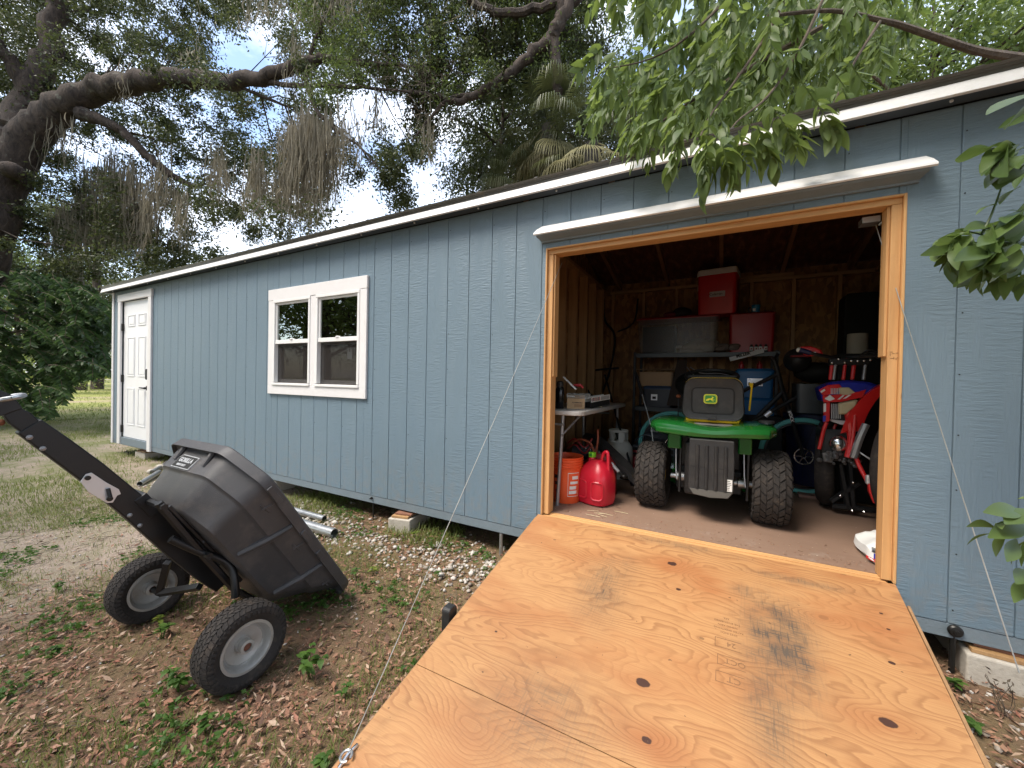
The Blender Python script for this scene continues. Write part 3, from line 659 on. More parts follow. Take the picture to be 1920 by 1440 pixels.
# room behind the window (things stand dimly inside)
MB().box(-4.6, -4.58, .1, SD-.02, 0, 2.2).build('room_wall', M['stud'], shed)
bd = empty('covered_bundle', (-2.45, .55, 0), 0, 'dark red blanket bundle seen dimly behind the left lower window pane', 'bundle')
mb = MB()
for i in range(14): mb.ball((random.uniform(-.25, .3), random.uniform(-.1, .15), .55+random.uniform(0, .45)), .14, .10, .05, 10, 6)
mb.build('blanket', plain('dark_red_blanket', (.12, .05, .05), .9, 0, .4, 12), bd, smooth=True)
MB().box(-.3, .35, -.15, .2, .0, .52).build('bundle_base', M['black'], bd)

# ---- white six panel door
door = empty('door', (0, 0, 0)); door.parent = shed; door['label'] = 'white six panel entry door'
def dbx(n, x0, x1, y0, y1, z0, z1, m='white_trim', bev=.003): return bx(n, x0, x1, y0, y1, z0, z1, M[m], door, bev)
tw = .10
dbx('door_trim', DL-.01, DR+.012, -.028, .0, DT-.105, DT); dbx('door_trim', DL, DL+tw, -.026, .0, -.185, DT-.1055); dbx('door_trim', DR-tw, DR, -.026, .0, -.205, DT-.1055)
sx0, sx1, sz0, sz1 = DL+tw, DR-tw, -.075, DT-.105
dbx('door_sill', sx0+.002, sx1-.002, -.010, .03, -.19, -.0765, 'siding_trim')
dbx('door_slab', sx0+.001, sx1-.001, .016, .055, sz0+.003, sz1-.003, 'door_white')
W_ = sx1-sx0; pw = W_*.265
for i, cxx in enumerate((sx0+W_*.305, sx0+W_*.695)):
    for z0, z1 in ((1.62, 1.80), (.86, 1.46), (.12, .69)):
        mb = MB(); a, b = cxx-pw/2, cxx+pw/2
        for q in ((a, b, z0, z0+.018), (a, b, z1-.018, z1), (a, a+.018, z0+.018, z1-.018), (b-.018, b, z0+.018, z1-.018)): mb.box(q[0], q[1], .009, .017, q[2], q[3])
        mb.build('panel_moulding', M['door_white'], door, bevel=.003, seg=1)
        MB().box(a+.034, b-.034, .010, .0165, z0+.034, z1-.034).build('door_panel', M['door_white'], door, bevel=.004)
for z in (1.62, .83, .05): dbx('hinge', sx0-.012, sx0+.026, -.012, .014, z-.055, z+.055, 'hinge')
lk = (sx1-.075, .0, .90); T = Matrix.Translation((lk[0], .016, .86)) @ Matrix.Rotation(R_(90), 4, 'X')
mb = MB(); mb.prism(rrect(.07, .155, .03), Matrix.Translation((lk[0], .016, .90)) @ Matrix.Rotation(R_(90), 4, 'X'), .028); mb.build('deadbolt', M['black'], door, smooth=True)
mb = MB(); mb.lathe([(.034, 0), (.034, .02), (.016, .022), (.016, .05)], Matrix.Translation((lk[0], .016, .70)) @ Matrix.Rotation(R_(90), 4, 'X'), n=18); mb.tube([(lk[0], -.032, .70), (lk[0]-.03, -.04, .70), (lk[0]-.14, -.038, .702)], [.012, .011, .009], 8)
mb.build('door_handle', M['black'], door, smooth=True)

# ---- fold-down ramp door
rd = empty('ramp_door', (0, 0, 0)); rd.parent = shed; rd['label'] = 'plywood ramp door folded down to the ground'
nrm = Vector((0, -RS, 1)).normalized()
def rampslab(name, x0a, x1a, y0, x0b, x1b, y1, t0, t1, m):
    P = lambda x, y, t: ramp_pt(x, y) + nrm*t
    mb = MB(); mb.hexa([P(x0b, y1, t0), P(x0b, y1, t1), P(x0a, y0, t0), P(x0a, y0, t1), P(x1b, y1, t0), P(x1b, y1, t1), P(x1a, y0, t0), P(x1a, y0, t1)]); return mb.build(name, m, rd)
xl = lambda y: .219 - .013*y; xr = lambda y: 2.056 + .052*y
rampslab('plywood_sheet', xl(HY-.03), xr(HY-.02), HY-.003, xl(-1.243), xr(-1.243), -1.243, -.016, 0, M['ply'])
rampslab('plywood_sheet', xl(-1.246), xr(-1.246), -1.246, xl(-2.02), xr(-2.02), -2.02, -.016, 0, M['ply'])
for k in range(5):
    x = .24+k*.44; rampslab('ramp_rib', x, x+.038, -.05, x, x+.038, -2.0, -.054, -.0165, M['stud'])
rampslab('ramp_edge', xr(0)-.002, xr(0)+.008, -.15, xr(-2)-.002, xr(-2)+.008, -2.0, -.038, -.004, M['ply_edge'])
rampslab('ramp_edge', xl(0)-.006, xl(0)+.002, -.05, xl(-2)-.006, xl(-2)+.002, -2.0, -.038, -.004, M['ply_edge'])
# knot holes stand a little below/above the face: real plugs
# printed grade stamps, upside down to the viewer
def stamp(u, v, body, size, bold=.0):
    p = ramp_on(u, v); Mx = frame(p+nrm*.0006, (-1, 0, 0), Vector((0, 1, RS))*-1)
    text('stamp_lettering', body, size, M['stamp'], Mx, rd, .0002, bold)
def stamp_rect(u0, v0, u1, v1):
    c0 = ramp_on((u0+u1)/2, (v0+v1)/2); t = .0022; x0, x1, y0, y1 = c0.x-.055, c0.x+.040, c0.y-.024, c0.y+.024
    mb = MB()
    for q in ((x0, x1, y1-t, y1), (x0, x1, y0, y0+t), (x0, x0+t, y0+t, y1-t)):
        P = [ramp_pt(x, y)+nrm*tt for x in q[:2] for y in q[2:] for tt in (0.0002, .0008)]; mb.hexa(P)
    mb.build('stamp_box', M['stamp'], rd)
stamp(1371, 1210, '24', .034); stamp(1378, 1244, 'OCT', .034); stamp(1376, 1277, 'CT', .036)
for (u0, v0, u1, v1) in ((1346, 1200, 1392, 1220), (1356, 1234, 1394, 1254), (1348, 1262, 1398, 1290)): stamp_rect(u0, v0, u1, v1)
for i in range(5): stamp(1362+i*1.2, 1160+i*7.2, ['APA', 'THE ENGINEERED', 'WOOD ASSN', 'RATED SHEATHING', '23/32 INCH'][i], .0125)
# hook plate at lower left corner, black hinge blocks under the edge
hk = ramp_on(655, 1418)
mb = MB(); mb.tube([hk+nrm*.006+Vector((-.002, .035, .004)), hk+nrm*.012, hk+nrm*.006+Vector((0, -.04, -.01))], .006, 8); mb.build('cable_clamp', M['chrome'], rd, smooth=True)
mb = MB(); c_ = hk+nrm*.012+Vector((0, -.01, 0)); mb.tube(arc(c_, .018, 0, 330, 12, (1, 0, 0), (0, 1, RS)), .0045, 6); mb.build('cable_eye', M['galv'], rd, smooth=True)
cb = onX(845, 1150, xl(-1)-.035)
mb = MB(); mb.prism(rrect(.065, .13, .02), frame((cb.x-.03, cb.y, cb.z-.03), (0, 1, 0), (0, 0, 1)), .045); mb.build('ramp_bumper', M['black_plastic'], rd, bevel=.006)
# cables
def cable(p0, p1, sag, r=.0018):
    n = 18; pts = [Vector(p0).lerp(Vector(p1), i/n) - Vector((0, 0, sag*4*(i/n)*(1-i/n))) for i in range(n+1)]
    MB().tube(pts, r, 6).build('support_cable', M['cable'], shed, smooth=True)
cable((.300, .13, 1.76), hk+nrm*.02, .012, .0019)
ce = at(1911, 1262, 1.35); cable((1.985, .13, 1.74), ce, .004, .0021)
MB().tube([(2.00, .14, 1.74), (2.02, .12, 1.765)], .006, 8).build('cable_bracket', M['galv'], shed)
MB().box(1.93, 2.0, .12, .19, 1.755, 1.785).build('cable_bracket', M['galv'], shed)
# anchor bolts along the skirt
def anchor(u, v, big=False, rod=None):
    p = onY(u, v, -.004); g = empty('ground_anchor', (p.x, 0, p.z), 0)
    r = .026 if big else .012
    MB().lathe([(r, 0), (r, .008), (r*.8, .014), (r*.35, .016), (r*.35, .028)], Matrix.Rotation(R_(90), 4, 'X') @ Matrix.Translation((0, 0, .002)), n=18).build('washer', M['hinge'], g, smooth=True)
    MB().cyl((0, .012, -.01), (0, .02, gz(p.x, 0)-p.z-.03), .007 if not big else .011, n=8).build('rod', M['hinge'], g)
    return g
tag(anchor(1791, 1183, True), 'round steel tie-down washer and rod right of the ramp', 'anchor')
tag(anchor(697, 934), 'small eye bolt and rod below the siding left of the concrete block', 'anchor')
tag(anchor(238, 846), 'thin black ground stake under the white entry door', 'anchor')
p = onY(940, 1003, .012)
tag(MB().cyl((p.x, .012, -.205), (p.x, .012, gz(p.x, 0)-.03), .014, n=12).build('pipe_stake', M['galv'], smooth=True), 'short grey pipe stake under the skirt beside the ramp', 'stake')

# ---- concrete blocks carrying the shed
def block(x, y, z1, w, l, h, rz_, label, shim=True):
    g = empty('concrete_block', (x, y, gz(x, y)-.005), rz_, label, 'block'); zb = 0
    MB().box(-w/2, w/2, -.02, l, -.01, h).build('block', M['block'], g, bevel=.008)
    if shim:
        MB().box(-w/2+.02, w/2-.03, .0, l-.04, h+.001, h+.018).build('wood_shim', M['stud'], g, bevel=.002)
        MB().box(-w/2+.035, w/2-.015, .03, l-.02, h+.019, h+.032).build('wood_shim', M['brick'], g, bevel=.002)
    return g
b1 = onZ(743, 1000, -.36)
block(b1.x+.01, b1.y+.03, 0, .20, .36, .125, R_(14), 'pale concrete block propping the shed between window and ramp')
block(2.50, -.02, 0, .42, .38, .125, R_(-4), 'large pale concrete block under the shed right of the ramp')
block(-6.35, .06, 0, .3, .3, .10, R_(3), 'concrete block under the shed by the entry door')
block(-3.1, .10, 0, .25, .3, .12, R_(0), 'concrete block half hidden under the shed behind the cart')
bx_ = onZ(1745, 1215, -.3)
tag(MB().box(-.10, .10, 0, .25, -.02, .14).build('concrete_block', M['block'], None, bevel=.01, loc=(2.02, .12, gz(2, 0))), 'shaded concrete block behind the right edge of the ramp', 'block')

# ---- galvanised pipes lying on the ground
pg = 'steel pipes lying by the shed'
def pipe(a, b, r, label, name='steel_pipe'):
    a = Vector(a); b = Vector(b); d = (b-a).normalized(); u_ = d.cross(Vector((0, 0, 1))).normalized(); v_ = u_.cross(d)
    n = 20; rings = []
    for c, rr in ((a, r), (b, r), (b, r*.88), (a, r*.88)):
        rings.append([c + u_*math.cos(2*math.pi*k/n)*rr + v_*math.sin(2*math.pi*k/n)*rr for k in range(n)])
    mb = MB(); mb.loft(rings+[rings[0]], cap=False); return tag(mb.build(name, M['galv'], smooth=True), label, 'pipe', pg)
e1 = onZ(627, 1003, -.33); pipe((e1.x, e1.y, gz(e1.x, e1.y)+.042), (e1.x-2.3, e1.y-.02, gz(e1.x-2.3, e1.y)+.045), .038, 'thicker galvanised pipe, its open end nearest the block')
e2 = onZ(608, 978, -.34); pipe((e2.x, e2.y, gz(e2.x, e2.y)+.036), (e2.x-2.5, e2.y+.02, gz(e2.x-2.5, e2.y)+.036), .026, 'thinner galvanised pipe next to the thick one')
for q, (u, v, lab) in enumerate(((262, 915, 'crushed metal downspout on the grass left of the cart tub'), (285, 893, 'short pale metal offcut behind the cart tub'))):
    a = onZ(u, v, -.38); pipe((a.x, a.y, gz(a.x, a.y)+.03), (a.x-.5, a.y+.35, gz(a.x, a.y)+.03), .028, lab, 'metal_offcut')
for u, v, s_, lab in ((300, 880, .055, 'rounded pale stone behind the cart tub'), (283, 888, .04, 'smaller pale stone beside the rounded one behind the tub')):
    a = onZ(u, v, -.36); tag(MB().ball((0, 0, 0), s_*1.3, s_, s_*.8).build('stone', M['block'], smooth=True, loc=(a.x, a.y, gz(a.x, a.y)+.02)), lab, 'stone')

# ================================================================== helpers for things built in world coordinates
def settle(root, loc):
    loc = Vector(loc); root.location = loc
    for c in root.children: c.location = Vector(c.location) - loc
AX = Matrix.Rotation(R_(90), 4, 'Y')          # local z -> world x
def wheel(parent, c, Rr, W, rr, m_rim, face=1, rows=5, n=34, lug=.006, hubm='rim', hub=.028, name='wheel'):
    g = empty(name, (0, 0, 0)); g.parent = parent; T = Matrix.Translation(c) @ AX
    h = W/2
    prof = [(rr, -h*.62), (rr+.012, -h*.80), (lerp(rr, Rr, .45), -h*1.0), (lerp(rr, Rr, .75), -h*1.0), (Rr-.018, -h*.93), (Rr-.005, -h*.78), (Rr, -h*.4), (Rr+.001, 0), (Rr, h*.4), (Rr-.005, h*.78), (Rr-.018, h*.93), (lerp(rr, Rr, .75), h*1.0), (lerp(rr, Rr, .45), h), (rr+.012, h*.80), (rr, h*.62)]
    MB().lathe(prof, T, 56, cap=False).build('tyre', M['rubber'], g, smooth=True)
    mb = MB()
    def P(ang, x, r): return T @ Vector((r*math.cos(ang), r*math.sin(ang), x))
    def crown(x): return Rr - .030*max(0, (abs(x)/h-.55)/.45)**2*.7
    pitch = 2*math.pi/n; rw = 2*h*.94/rows
    for i in range(n):
        for j in range(rows):
            a0 = i*pitch + (pitch*.5 if j % 2 else 0); x0 = -h*.94 + j*rw
            s = .22*pitch*(1 if (j % 2) else -1)
            A0, A1 = a0+pitch*.09, a0+pitch*.86; xa, xb = x0+rw*.07, x0+rw*.93
            ps = []
            for (xx, sh) in ((xa, -s), (xb, s)):
                for aa in (A0, A1):
                    for q in (-.004, lug): ps.append(P(aa+sh, xx, crown(xx)+q))
            mb.hexa(ps)
    for sd in (-1, 1):                                   # shoulder lugs
        for i in range(n):
            a0 = i*pitch; ps = []
            for (xx, rad) in ((sd*h*.93, Rr-.016), (sd*h*1.01, Rr-.036)):
                for aa in (a0+pitch*.1, a0+pitch*.62):
                    for q in (-.005, .0045): ps.append(P(aa, xx+sd*q*.8, rad+q))
            mb.hexa(ps)
    tag(mb.build('tread', M['rubber'], g), kind='stuff')
    f = face; d = h*.62
    rp = [(rr-.001, -d), (rr+.006, -d-.004), (rr+.007, -d-.010), (rr-.004, -d-.011), (rr-.012, -d+.004), (rr*.86, -d+.020), (rr*.80, -d+.026), (rr*.74, -d+.022), (rr*.5, -d+.030), (rr*.34, -d+.034), (rr*.30, -d+.022), (hub, -d+.022), (hub, -d-.006), (hub*.62, -d-.008), (hub*.6, -d+.004), (0.001, -d+.004)]
    for sd in (-1, 1):
        T2 = T if sd < 0 else T @ Matrix.Rotation(math.pi, 4, 'X')
        MB().lathe(rp, T2, 44, cap=False).build('rim', m_rim, g, smooth=True)
        if sd == face: MB().lathe([(hub*.55, -d-.002), (hub*.3, -d-.004), (.0005, -d-.004)], T2, 14, cap=False).build('hub_cap', plain('rusty_bolt', (.14, .05, .03), .7), g)
    return g

# ================================================================== DUMP CART
cart = empty('dump_cart', (0, 0, 0), 0, 'black plastic dump cart tipped up, with two grey rimmed wheels and long drawbar', 'cart')
CX = -.95
def TP(l, h, x): return Vector((CX+x, -1.487+l*.5446+h*.8387, .549-l*.8387+h*.5446))
def plan(f, a, s, sx, e, ex, o=0):       # front l, front half width, side start l, half width, end l, end half width
    return [(f-o, -a), (f-o, a), (s-o*.6, sx+o*.8), (e-.09, sx+o), (e+o, ex), (e+o, -ex), (e-.09, -sx-o), (s-o*.6, -sx-o*.8)]
def subdiv(p, k=3):
    o = []
    for i in range(len(p)):
        a, b = p[i], p[(i+1) % len(p)]
        for j in range(k): o.append((lerp(a[0], b[0], j/k), lerp(a[1], b[1], j/k)))
    return o
def rnd(p, r=.035):                       # rounded corners
    o = []; n = len(p)
    for i in range(n):
        a, b, c = Vector(p[i-1]), Vector(p[i]), Vector(p[(i+1) % n]); u = (a-b).normalized(); v = (c-b).normalized()
        for t in (0, .25, .5, .75, 1): o.append(tuple((b+u*r)*(1-t)**2 + b*2*t*(1-t) + (b+v*r)*t*t))
    return o
levels = [(-.272, plan(.105, .175, .235, .275, .78, .20)), (-.262, plan(.092, .185, .222, .295, .80, .22)), (-.140, plan(.048, .213, .187, .338, .90, .26)), (-.132, plan(.040, .216, .182, .345, .91, .265)),
          (-.126, plan(.028, .220, .172, .358, .925, .272)), (-.020, plan(.002, .233, .152, .390, 1.02, .30)), (-.018, plan(-.02, .24, .142, .408, 1.05, .32)), (-.034, plan(-.028, .243, .138, .414, 1.056, .325)),
          (-.034, plan(-.031, .244, .136, .417, 1.059, .327)), (.012, plan(-.031, .244, .136, .417, 1.059, .327)), (.018, plan(-.026, .242, .139, .412, 1.054, .323)), (.018, plan(.012, .228, .158, .380, 1.005, .29)),
          (-.12, plan(.045, .21, .187, .345, .905, .26)), (-.255, plan(.10, .18, .228, .285, .785, .21))]
mb = MB(); mb.loft([[TP(l, h, x) for l, x in rnd(p, .03 if i < 3 else .04)] for i, (h, p) in enumerate(levels)])
mb.build('tub', M['tub'], cart, smooth=True)
# side ribs and moulded cross bars
for sd in (-1, 1):
    for l0 in (.40, .71):
        mb = MB(); mb.tube([TP(l0, -.245, sd*.292), TP(l0+.02, -.13, sd*.352), TP(l0+.035, -.03, sd*.388)], [.018, .020, .015], 8); mb.build('tub_rib', M['tub'], cart, smooth=True)
    for l0 in (.26, .55, .86):
        mb = MB(); q = .372 if l0 < .8 else .368
        mb.tube([TP(l0, -.085, sd*(q-.002)), TP(l0+.01, -.03, sd*(q+.012))], .007, 6); mb.tube([TP(l0-.025, -.075, sd*(q)), TP(l0+.035, -.065, sd*(q+.002))], .006, 6)
        mb.build('tub_cross_rib', M['tub'], cart, smooth=True)
    for l0 in (.20, .50, .62, .93):
        p = TP(l0, -.022, sd*.402); MB().ball(p, .008, n=8, m=5).build('bolt', M['galv'] if l0 in (.2, .5) else M['black_metal'], cart, smooth=True)
    for l0, wl in ((.17, .10), (.48, .08), (.64, .05)):
        mb = MB(); mb.hexa([TP(l, h, sd*x) for l in (l0, l0+wl) for x in (.405, .425) for h in (-.034, -.005)]); mb.build('rim_clip', M['tub'], cart, bevel=.004)
for x in (-.145, .135):
    MB().tube([TP(.018, -.085, x), TP(-.006, -.030, x), TP(-.012, -.018, x)], [.013, .013, .012], 8).build('tub_rib', M['tub'], cart, smooth=True)
# tow handle slots at front lip corner
# badge on the front wall
def FW(h, x, off=0):   # front wall point
    l = lerp(.028, .002, (h+.126)/.106); n_ = Vector((0, -.5446, .8387))*1.0
    return TP(l, h, x) + Vector((0, -.5446, .8387))*off*1.0
bo = FW(-.088, -.035, .0); bxd = Vector((1, 0, 0)); byd = (FW(-.03, 0)-FW(-.12, 0)).normalized()
F0 = frame(bo, bxd, byd)
bg_ = empty('badge', (0, 0, 0)); bg_.parent = cart
oc = [(-.080, -.030), (.078, -.030), (.088, .030), (-.060, .032), (-.068, .022), (-.080, .018)]
MB().prism([(x*1.06, y*1.12) for x, y in oc], F0 @ Matrix.Translation((0, 0, .0)), .006).build('badge_border', M['badge'], bg_)
MB().prism(oc, F0 @ Matrix.Translation((0, 0, .0)), .0075).build('badge_plate', M['black'], bg_)
text('badge_lettering', 'GORILLA', .031, M['badge'], F0 @ Matrix.Translation((.004, .008, .0080)), bg_, .0006, .0011)
text('badge_lettering', 'HEAVY DUTY', .0135, M['badge'], F0 @ Matrix.Translation((-.004, -.018, .0080)), bg_, .0006, .0009)
# drawbar: box section following the photographed line
bar = [onX(u, v, -.93) for u, v in ((412, 1098), (385, 1068), (330, 1018), (250, 950), (170, 884), (105, 836), (52, 798))]
def boxpath(pts, hh, ww):
    rings = []
    for i, p in enumerate(pts):
        t = (pts[min(i+1, len(pts)-1)]-pts[max(i-1, 0)]).normalized(); n_ = Vector((0, -t.z, t.y)); hi = hh[i] if isinstance(hh, list) else hh
        rings.append([p + n_*a*hi + Vector((b*ww, 0, 0)) for a, b in ((1, 1), (1, -1), (-1, -1), (-1, 1))])
    return rings
MB().loft(boxpath(bar, [.030, .050, .055, .047, .043, .040, .036], .026)).build('drawbar', M['black_metal'], cart, bevel=.005)
b2_ = [onX(u, v, -.93) for u, v in ((58, 802), (35, 783), (18, 770))]
MB().loft(boxpath(b2_, [.028, .030, .022], .020)).build('drawbar_end', M['black_metal'], cart, bevel=.004)
for x in (-.955, -.905):                                   # clevis plates
    a = onX(22, 773, x); b = onX(2, 748, x); c = onX(-30, 735, x)
    t = (a-b).normalized(); n_ = Vector((0, -t.z, t.y))
    mb = MB(); mb.loft([[p + n_*s*.028 + Vector((dx, 0, 0)) for s, dx in ((1, -.004), (1, .004), (-1, .004), (-1, -.004))] for p in (a, b, c)]); mb.build('clevis_plate', M['black_metal'], cart, bevel=.003)
rc = onX(16, 746, -.915)
mb = MB(); mb.tube(arc(rc, .036, 0, 360, 28, (1, 0, 0), (0, .95, .25)), .0085, 8, cap=False); mb.build('tow_ring', M['galv'], cart, smooth=True)
MB().tube([rc+Vector((-.0, -.03, -.03)), rc+Vector((0, -.05, .03))], .007, 8).build('hitch_pin', M['galv'], cart, smooth=True)
a = onX(2, 792, -.93); MB().ball(a, .012, .010, .012).build('orange_tag', plain('rusty_orange', (.16, .05, .02), .8), cart)
# dump latch plate and bolts
P4 = [onX(u, v, -.900) for u, v in ((150, 903), (160, 889), (171, 886), (198, 904), (222, 917), (226, 926), (219, 929), (211, 942), (200, 943), (165, 922))]
mb = MB(); mb.loft([P4, [p+Vector((.005, 0, 0)) for p in P4]]); mb.build('latch_plate', M['badge'], cart, bevel=.001)
for u, v, r in ((164, 896, .009), (205, 935, .010)):
    p = onX(u, v, -.894); MB().cyl(p-Vector((.004, 0, 0)), p+Vector((.008, 0, 0)), r, n=12).build('bolt', M['hinge'], cart, smooth=True)
p = onX(205, 923, -.890); MB().tube([p+Vector((0, -.004, .016)), p+Vector((.012, 0, -.02))], .007, 8).build('latch_handle', M['black_metal'], cart, smooth=True)
for u, v in ((55, 820), (80, 841), (243, 966), (262, 985)):
    p = onX(u, v, -.903); MB().lathe([(.009, 0), (.009, .004), (.006, .005), (.005, .008), (.001, .009)], Matrix.Translation(p) @ AX, 8).build('bolt', M['leg'], cart)
# sub frame
for x in (-.17, .17):
    MB().tube([TP(.02, -.30, x), TP(.30, -.315, x), TP(.62, -.325, x), TP(.76, -.30, x)], .016, 6).build('frame_rail', M['black_metal'], cart)
    MB().tube([TP(.06, -.285, x), TP(.60, -.285, x)], .010, 6).build('frame_rail', M['black_metal'], cart)
MB().tube([TP(.04, -.30, -.20), TP(.04, -.30, .20)], .014, 6).build('frame_crossbar', M['black_metal'], cart)
MB().tube([TP(.35, -.31, -.22), TP(.35, -.31, .22)], .014, 6).build('frame_crossbar', M['black_metal'], cart)
mb = MB(); mb.hexa([TP(l, h, x) for l in (.0, .11) for x in (-.10, .05) for h in (-.335, -.285)]); mb.build('latch_bracket', M['black_metal'], cart, bevel=.004)
for x0 in (-.12, 0, .12):
    MB().tube([TP(.10, -.285, x0-.06), TP(.30, -.285, x0+.06)], .006, 5).build('floor_web', M['tub'], cart)
    MB().tube([TP(.30, -.285, x0-.06), TP(.52, -.285, x0+.06)], .006, 5).build('floor_web', M['tub'], cart)
WN = Vector((-.500, -1.535, gz(-.500, -1.535)+.174)); WF = Vector((-1.43, -1.53, gz(-1.43, -1.53)+.170))
pts = [onX(320, 1010, -.80), onX(372, 1034, -.78), onX(412, 1048, -.76), onX(433, 1064, -.74), onX(440, 1090, -.72), onX(441, 1120, -.71)]
MB().tube(smoothpath(pts, 4), .017, 10).build('swing_frame', M['black_metal'], cart, smooth=True)
MB().cyl(WF, WF.lerp(WN, .12), .013, n=12).build('axle', M['hinge'], cart, smooth=True); MB().cyl(WN.lerp(WF, .12), WN, .013, n=12).build('axle', M['hinge'], cart, smooth=True)

for sd, xw in ((1, -1.31), (-1, -.56)):
    hubp = Vector((xw, -1.53, WF.z)); top = Vector((lerp(xw, CX, .25), -1.53, -.07)); inn = Vector((lerp(xw, CX, .93), -1.49, -.15))
    mb = MB(); mb.tube([hubp, inn], .020, 4)
    if sd > 0: mb.tube([hubp, top], .020, 4); mb.build('wheel_bracket', M['black_metal'], cart, bevel=.002)
wheel(cart, WN, .171, .125, .101, M['rim'], face=1, rows=6, n=44, lug=.004)
wheel(cart, WF, .168, .125, .101, M['rim'], face=1, rows=6, n=44, lug=.004)
settle(cart, (CX, -1.56, gz(CX, -1.56)))

# ================================================================== RIDING MOWER
mow = empty('riding_mower', (0, 0, 0), 0, 'green riding mower seen from behind with black seat and chunky rear tyres', 'mower')
TLc, TRc = Vector((.872, .66, .234)), Vector((1.612, .66, .240))
wheel(mow, TLc, .232, .205, .105, M['yellow'], face=1, rows=6, n=26, lug=.008, hub=.02, name='rear_wheel')
wheel(mow, TRc, .238, .210, .105, M['yellow'], face=-1, rows=6, n=26, lug=.008, hub=.02, name='rear_wheel')
for c in (Vector((.93, 1.72, .17)), Vector((1.54, 1.72, .17))):
    wheel(mow, c, .165, .14, .075, M['yellow'], face=1, rows=4, n=22, lug=.006, hub=.018, name='front_wheel')
# fender: lofted across x, lip drops and lifts
secs = []
for i in range(17):
    t = i/16; x = lerp(.868, 1.632, t); e = 1-abs(2*t-1)**14
    dip = .030*math.exp(-((t-.52)/.20)**2)
    zt = .668-dip-.004*t; zb = .580 - .016*math.sin(math.pi*t)*(1+.4*math.sin(6*t)) - .018*(t > .80)*0
    hh = (zt-zb)*(.62+.38*e**.5); zc = (zt+zb)/2-.005; yb = .395+.10*(1-e)**1.0 - .012*math.exp(-((t-.5)/.3)**2); yf = 1.02
    secs.append([(x, yb+.035, zc-hh*.46), (x, yb+.008, zc-hh*.34), (x, yb, zc-hh*.05), (x, yb+.012, zc+hh*.28), (x, yb+.05, zc+hh*.46), (x, yb+.12, zc+hh*.50), (x, .78, zc+hh*.56), (x, yf, zc+hh*.30), (x, yf, zc-hh*.3), (x, .8, zc-hh*.30), (x, yb+.08, zc-hh*.36)])
MB().loft(secs).build('fender', M['green'], mow, smooth=True)
mb = MB()
mb.box(1.03, 1.455, .72, 1.1, .30, .575); mb.build('inner_fender', M['black_metal'], mow, bevel=.02)
mb = MB(); mb.hexa([(1.10, .9, .45), (1.10, .9, .70), (1.08, 1.95, .32), (1.08, 1.95, .74), (1.39, .9, .45), (1.39, .9, .70), (1.41, 1.95, .32), (1.41, 1.95, .74)]); mb.build('hood', M['green'], mow, bevel=.05)
MB().box(.80, 1.70, .95, 1.55, .10, .22).build('cutting_deck', M['green'], mow, bevel=.04)
for xa_, xb_ in ((.985, 1.075), (1.42, 1.50)): MB().box(xa_, xb_, .50, .60, .46, .572).build('fender_skirt', M['green'], mow, bevel=.01)
MB().box(1.10, 1.38, .46, .70, .16, .52).build('transaxle_housing', M['black_metal'], mow, bevel=.02)
MB().box(1.02, 1.46, .74, .98, .13, .30).build('frame', M['black_metal'], mow, bevel=.01)
# rear plate with pressed ribs
x0, x1, z0, z1 = PR(1291, 824, 1377, 931, .40)
mb = MB(); T = frame(((x0+x1)/2, .405, (z0+z1)/2), (1, 0, 0), (0, 0, 1)); wp, hp = x1-x0, z1-z0
mb.prism([(-wp/2+.004, hp/2), (-wp/2, hp*.1), (-wp/2+.002, -hp/2+.045), (-wp/2+.03, -hp/2+.006), (0, -hp/2-.006), (wp/2-.03, -hp/2+.006), (wp/2-.002, -hp/2+.045), (wp/2, hp*.1), (wp/2-.004, hp/2)][::-1], T, -.03 if False else .03)
mb.build('rear_plate', M['black_plastic'], mow, bevel=.006)
pf = .405-.03
for k in range(4):
    xx = x0 + wp*(.20+.205*k)
    MB().tube([(xx, pf, z1-.04), (xx, pf-.001, (z0+z1)/2), (xx, pf, z0+.05)], .0115, 8, flat=1).build('rear_plate_rib', M['black_plastic'], mow, smooth=True)
for k in (0, 1, 3):
    xx = x0+wp*(.10+.205*k); MB().box(xx-.012, xx+.018, pf-.0015, pf+.001, (z0+z1)/2+.002, (z0+z1)/2+.007).build('rear_plate_slot', M['black'], mow)
mb = MB(); mb.prism([(-wp/2+.01, .0), (-wp/2+.035, -.035), (0, -.045), (wp/2-.035, -.035), (wp/2-.01, 0)][::-1], frame(((x0+x1)/2, .404, z0+.045), (1, 0, 0), (0, 0, 1)), .034); mb.build('rear_plate_skirt', plain('dusty_plate_edge', (.10, .095, .085), .7), mow)
s0 = onY(1367, 911, pf-.002)
MB().box(s0.x-.018, s0.x+.018, pf-.003, pf, s0.z-.038, s0.z+.038).build('warning_sticker', M['white'], mow, bevel=.002)
for i in range(6):
    zz = s0.z+.028-i*.011; MB().box(s0.x-.012, s0.x+random.uniform(.0, .013), pf-.0036, pf-.003, zz-.0018, zz+.0018).build('sticker_mark', M['ink'], mow)
# axle housings
for (a, b) in (((1262, 893), (1290, 899)), ((1378, 909), (1406, 915))):
    p, q = onY(*a, .60), onY(*b, .60); p = Vector((p.x-.02, .64, .24)); q = Vector((q.x+.02, .64, .24))
    mb = MB(); mb.tube([p, p.lerp(q, .25), p.lerp(q, .3), p.lerp(q, .75), p.lerp(q, .8), q], [.020, .020, .034, .032, .024, .024], 10); mb.build('axle_housing', M['galv'], mow, smooth=True)
for xx in (1.04, 1.455):
    MB().tube([(xx, .52, .50), (xx+.005, .50, .32), (xx+.012, .49, .25)], .0042, 6).build('linkage_rod', M['leg'], mow, smooth=True)
    MB().tube([(xx+.03, .55, .55), (xx+.025, .55, .15)], .010, 6).build('frame_upright', M['black_metal'], mow)
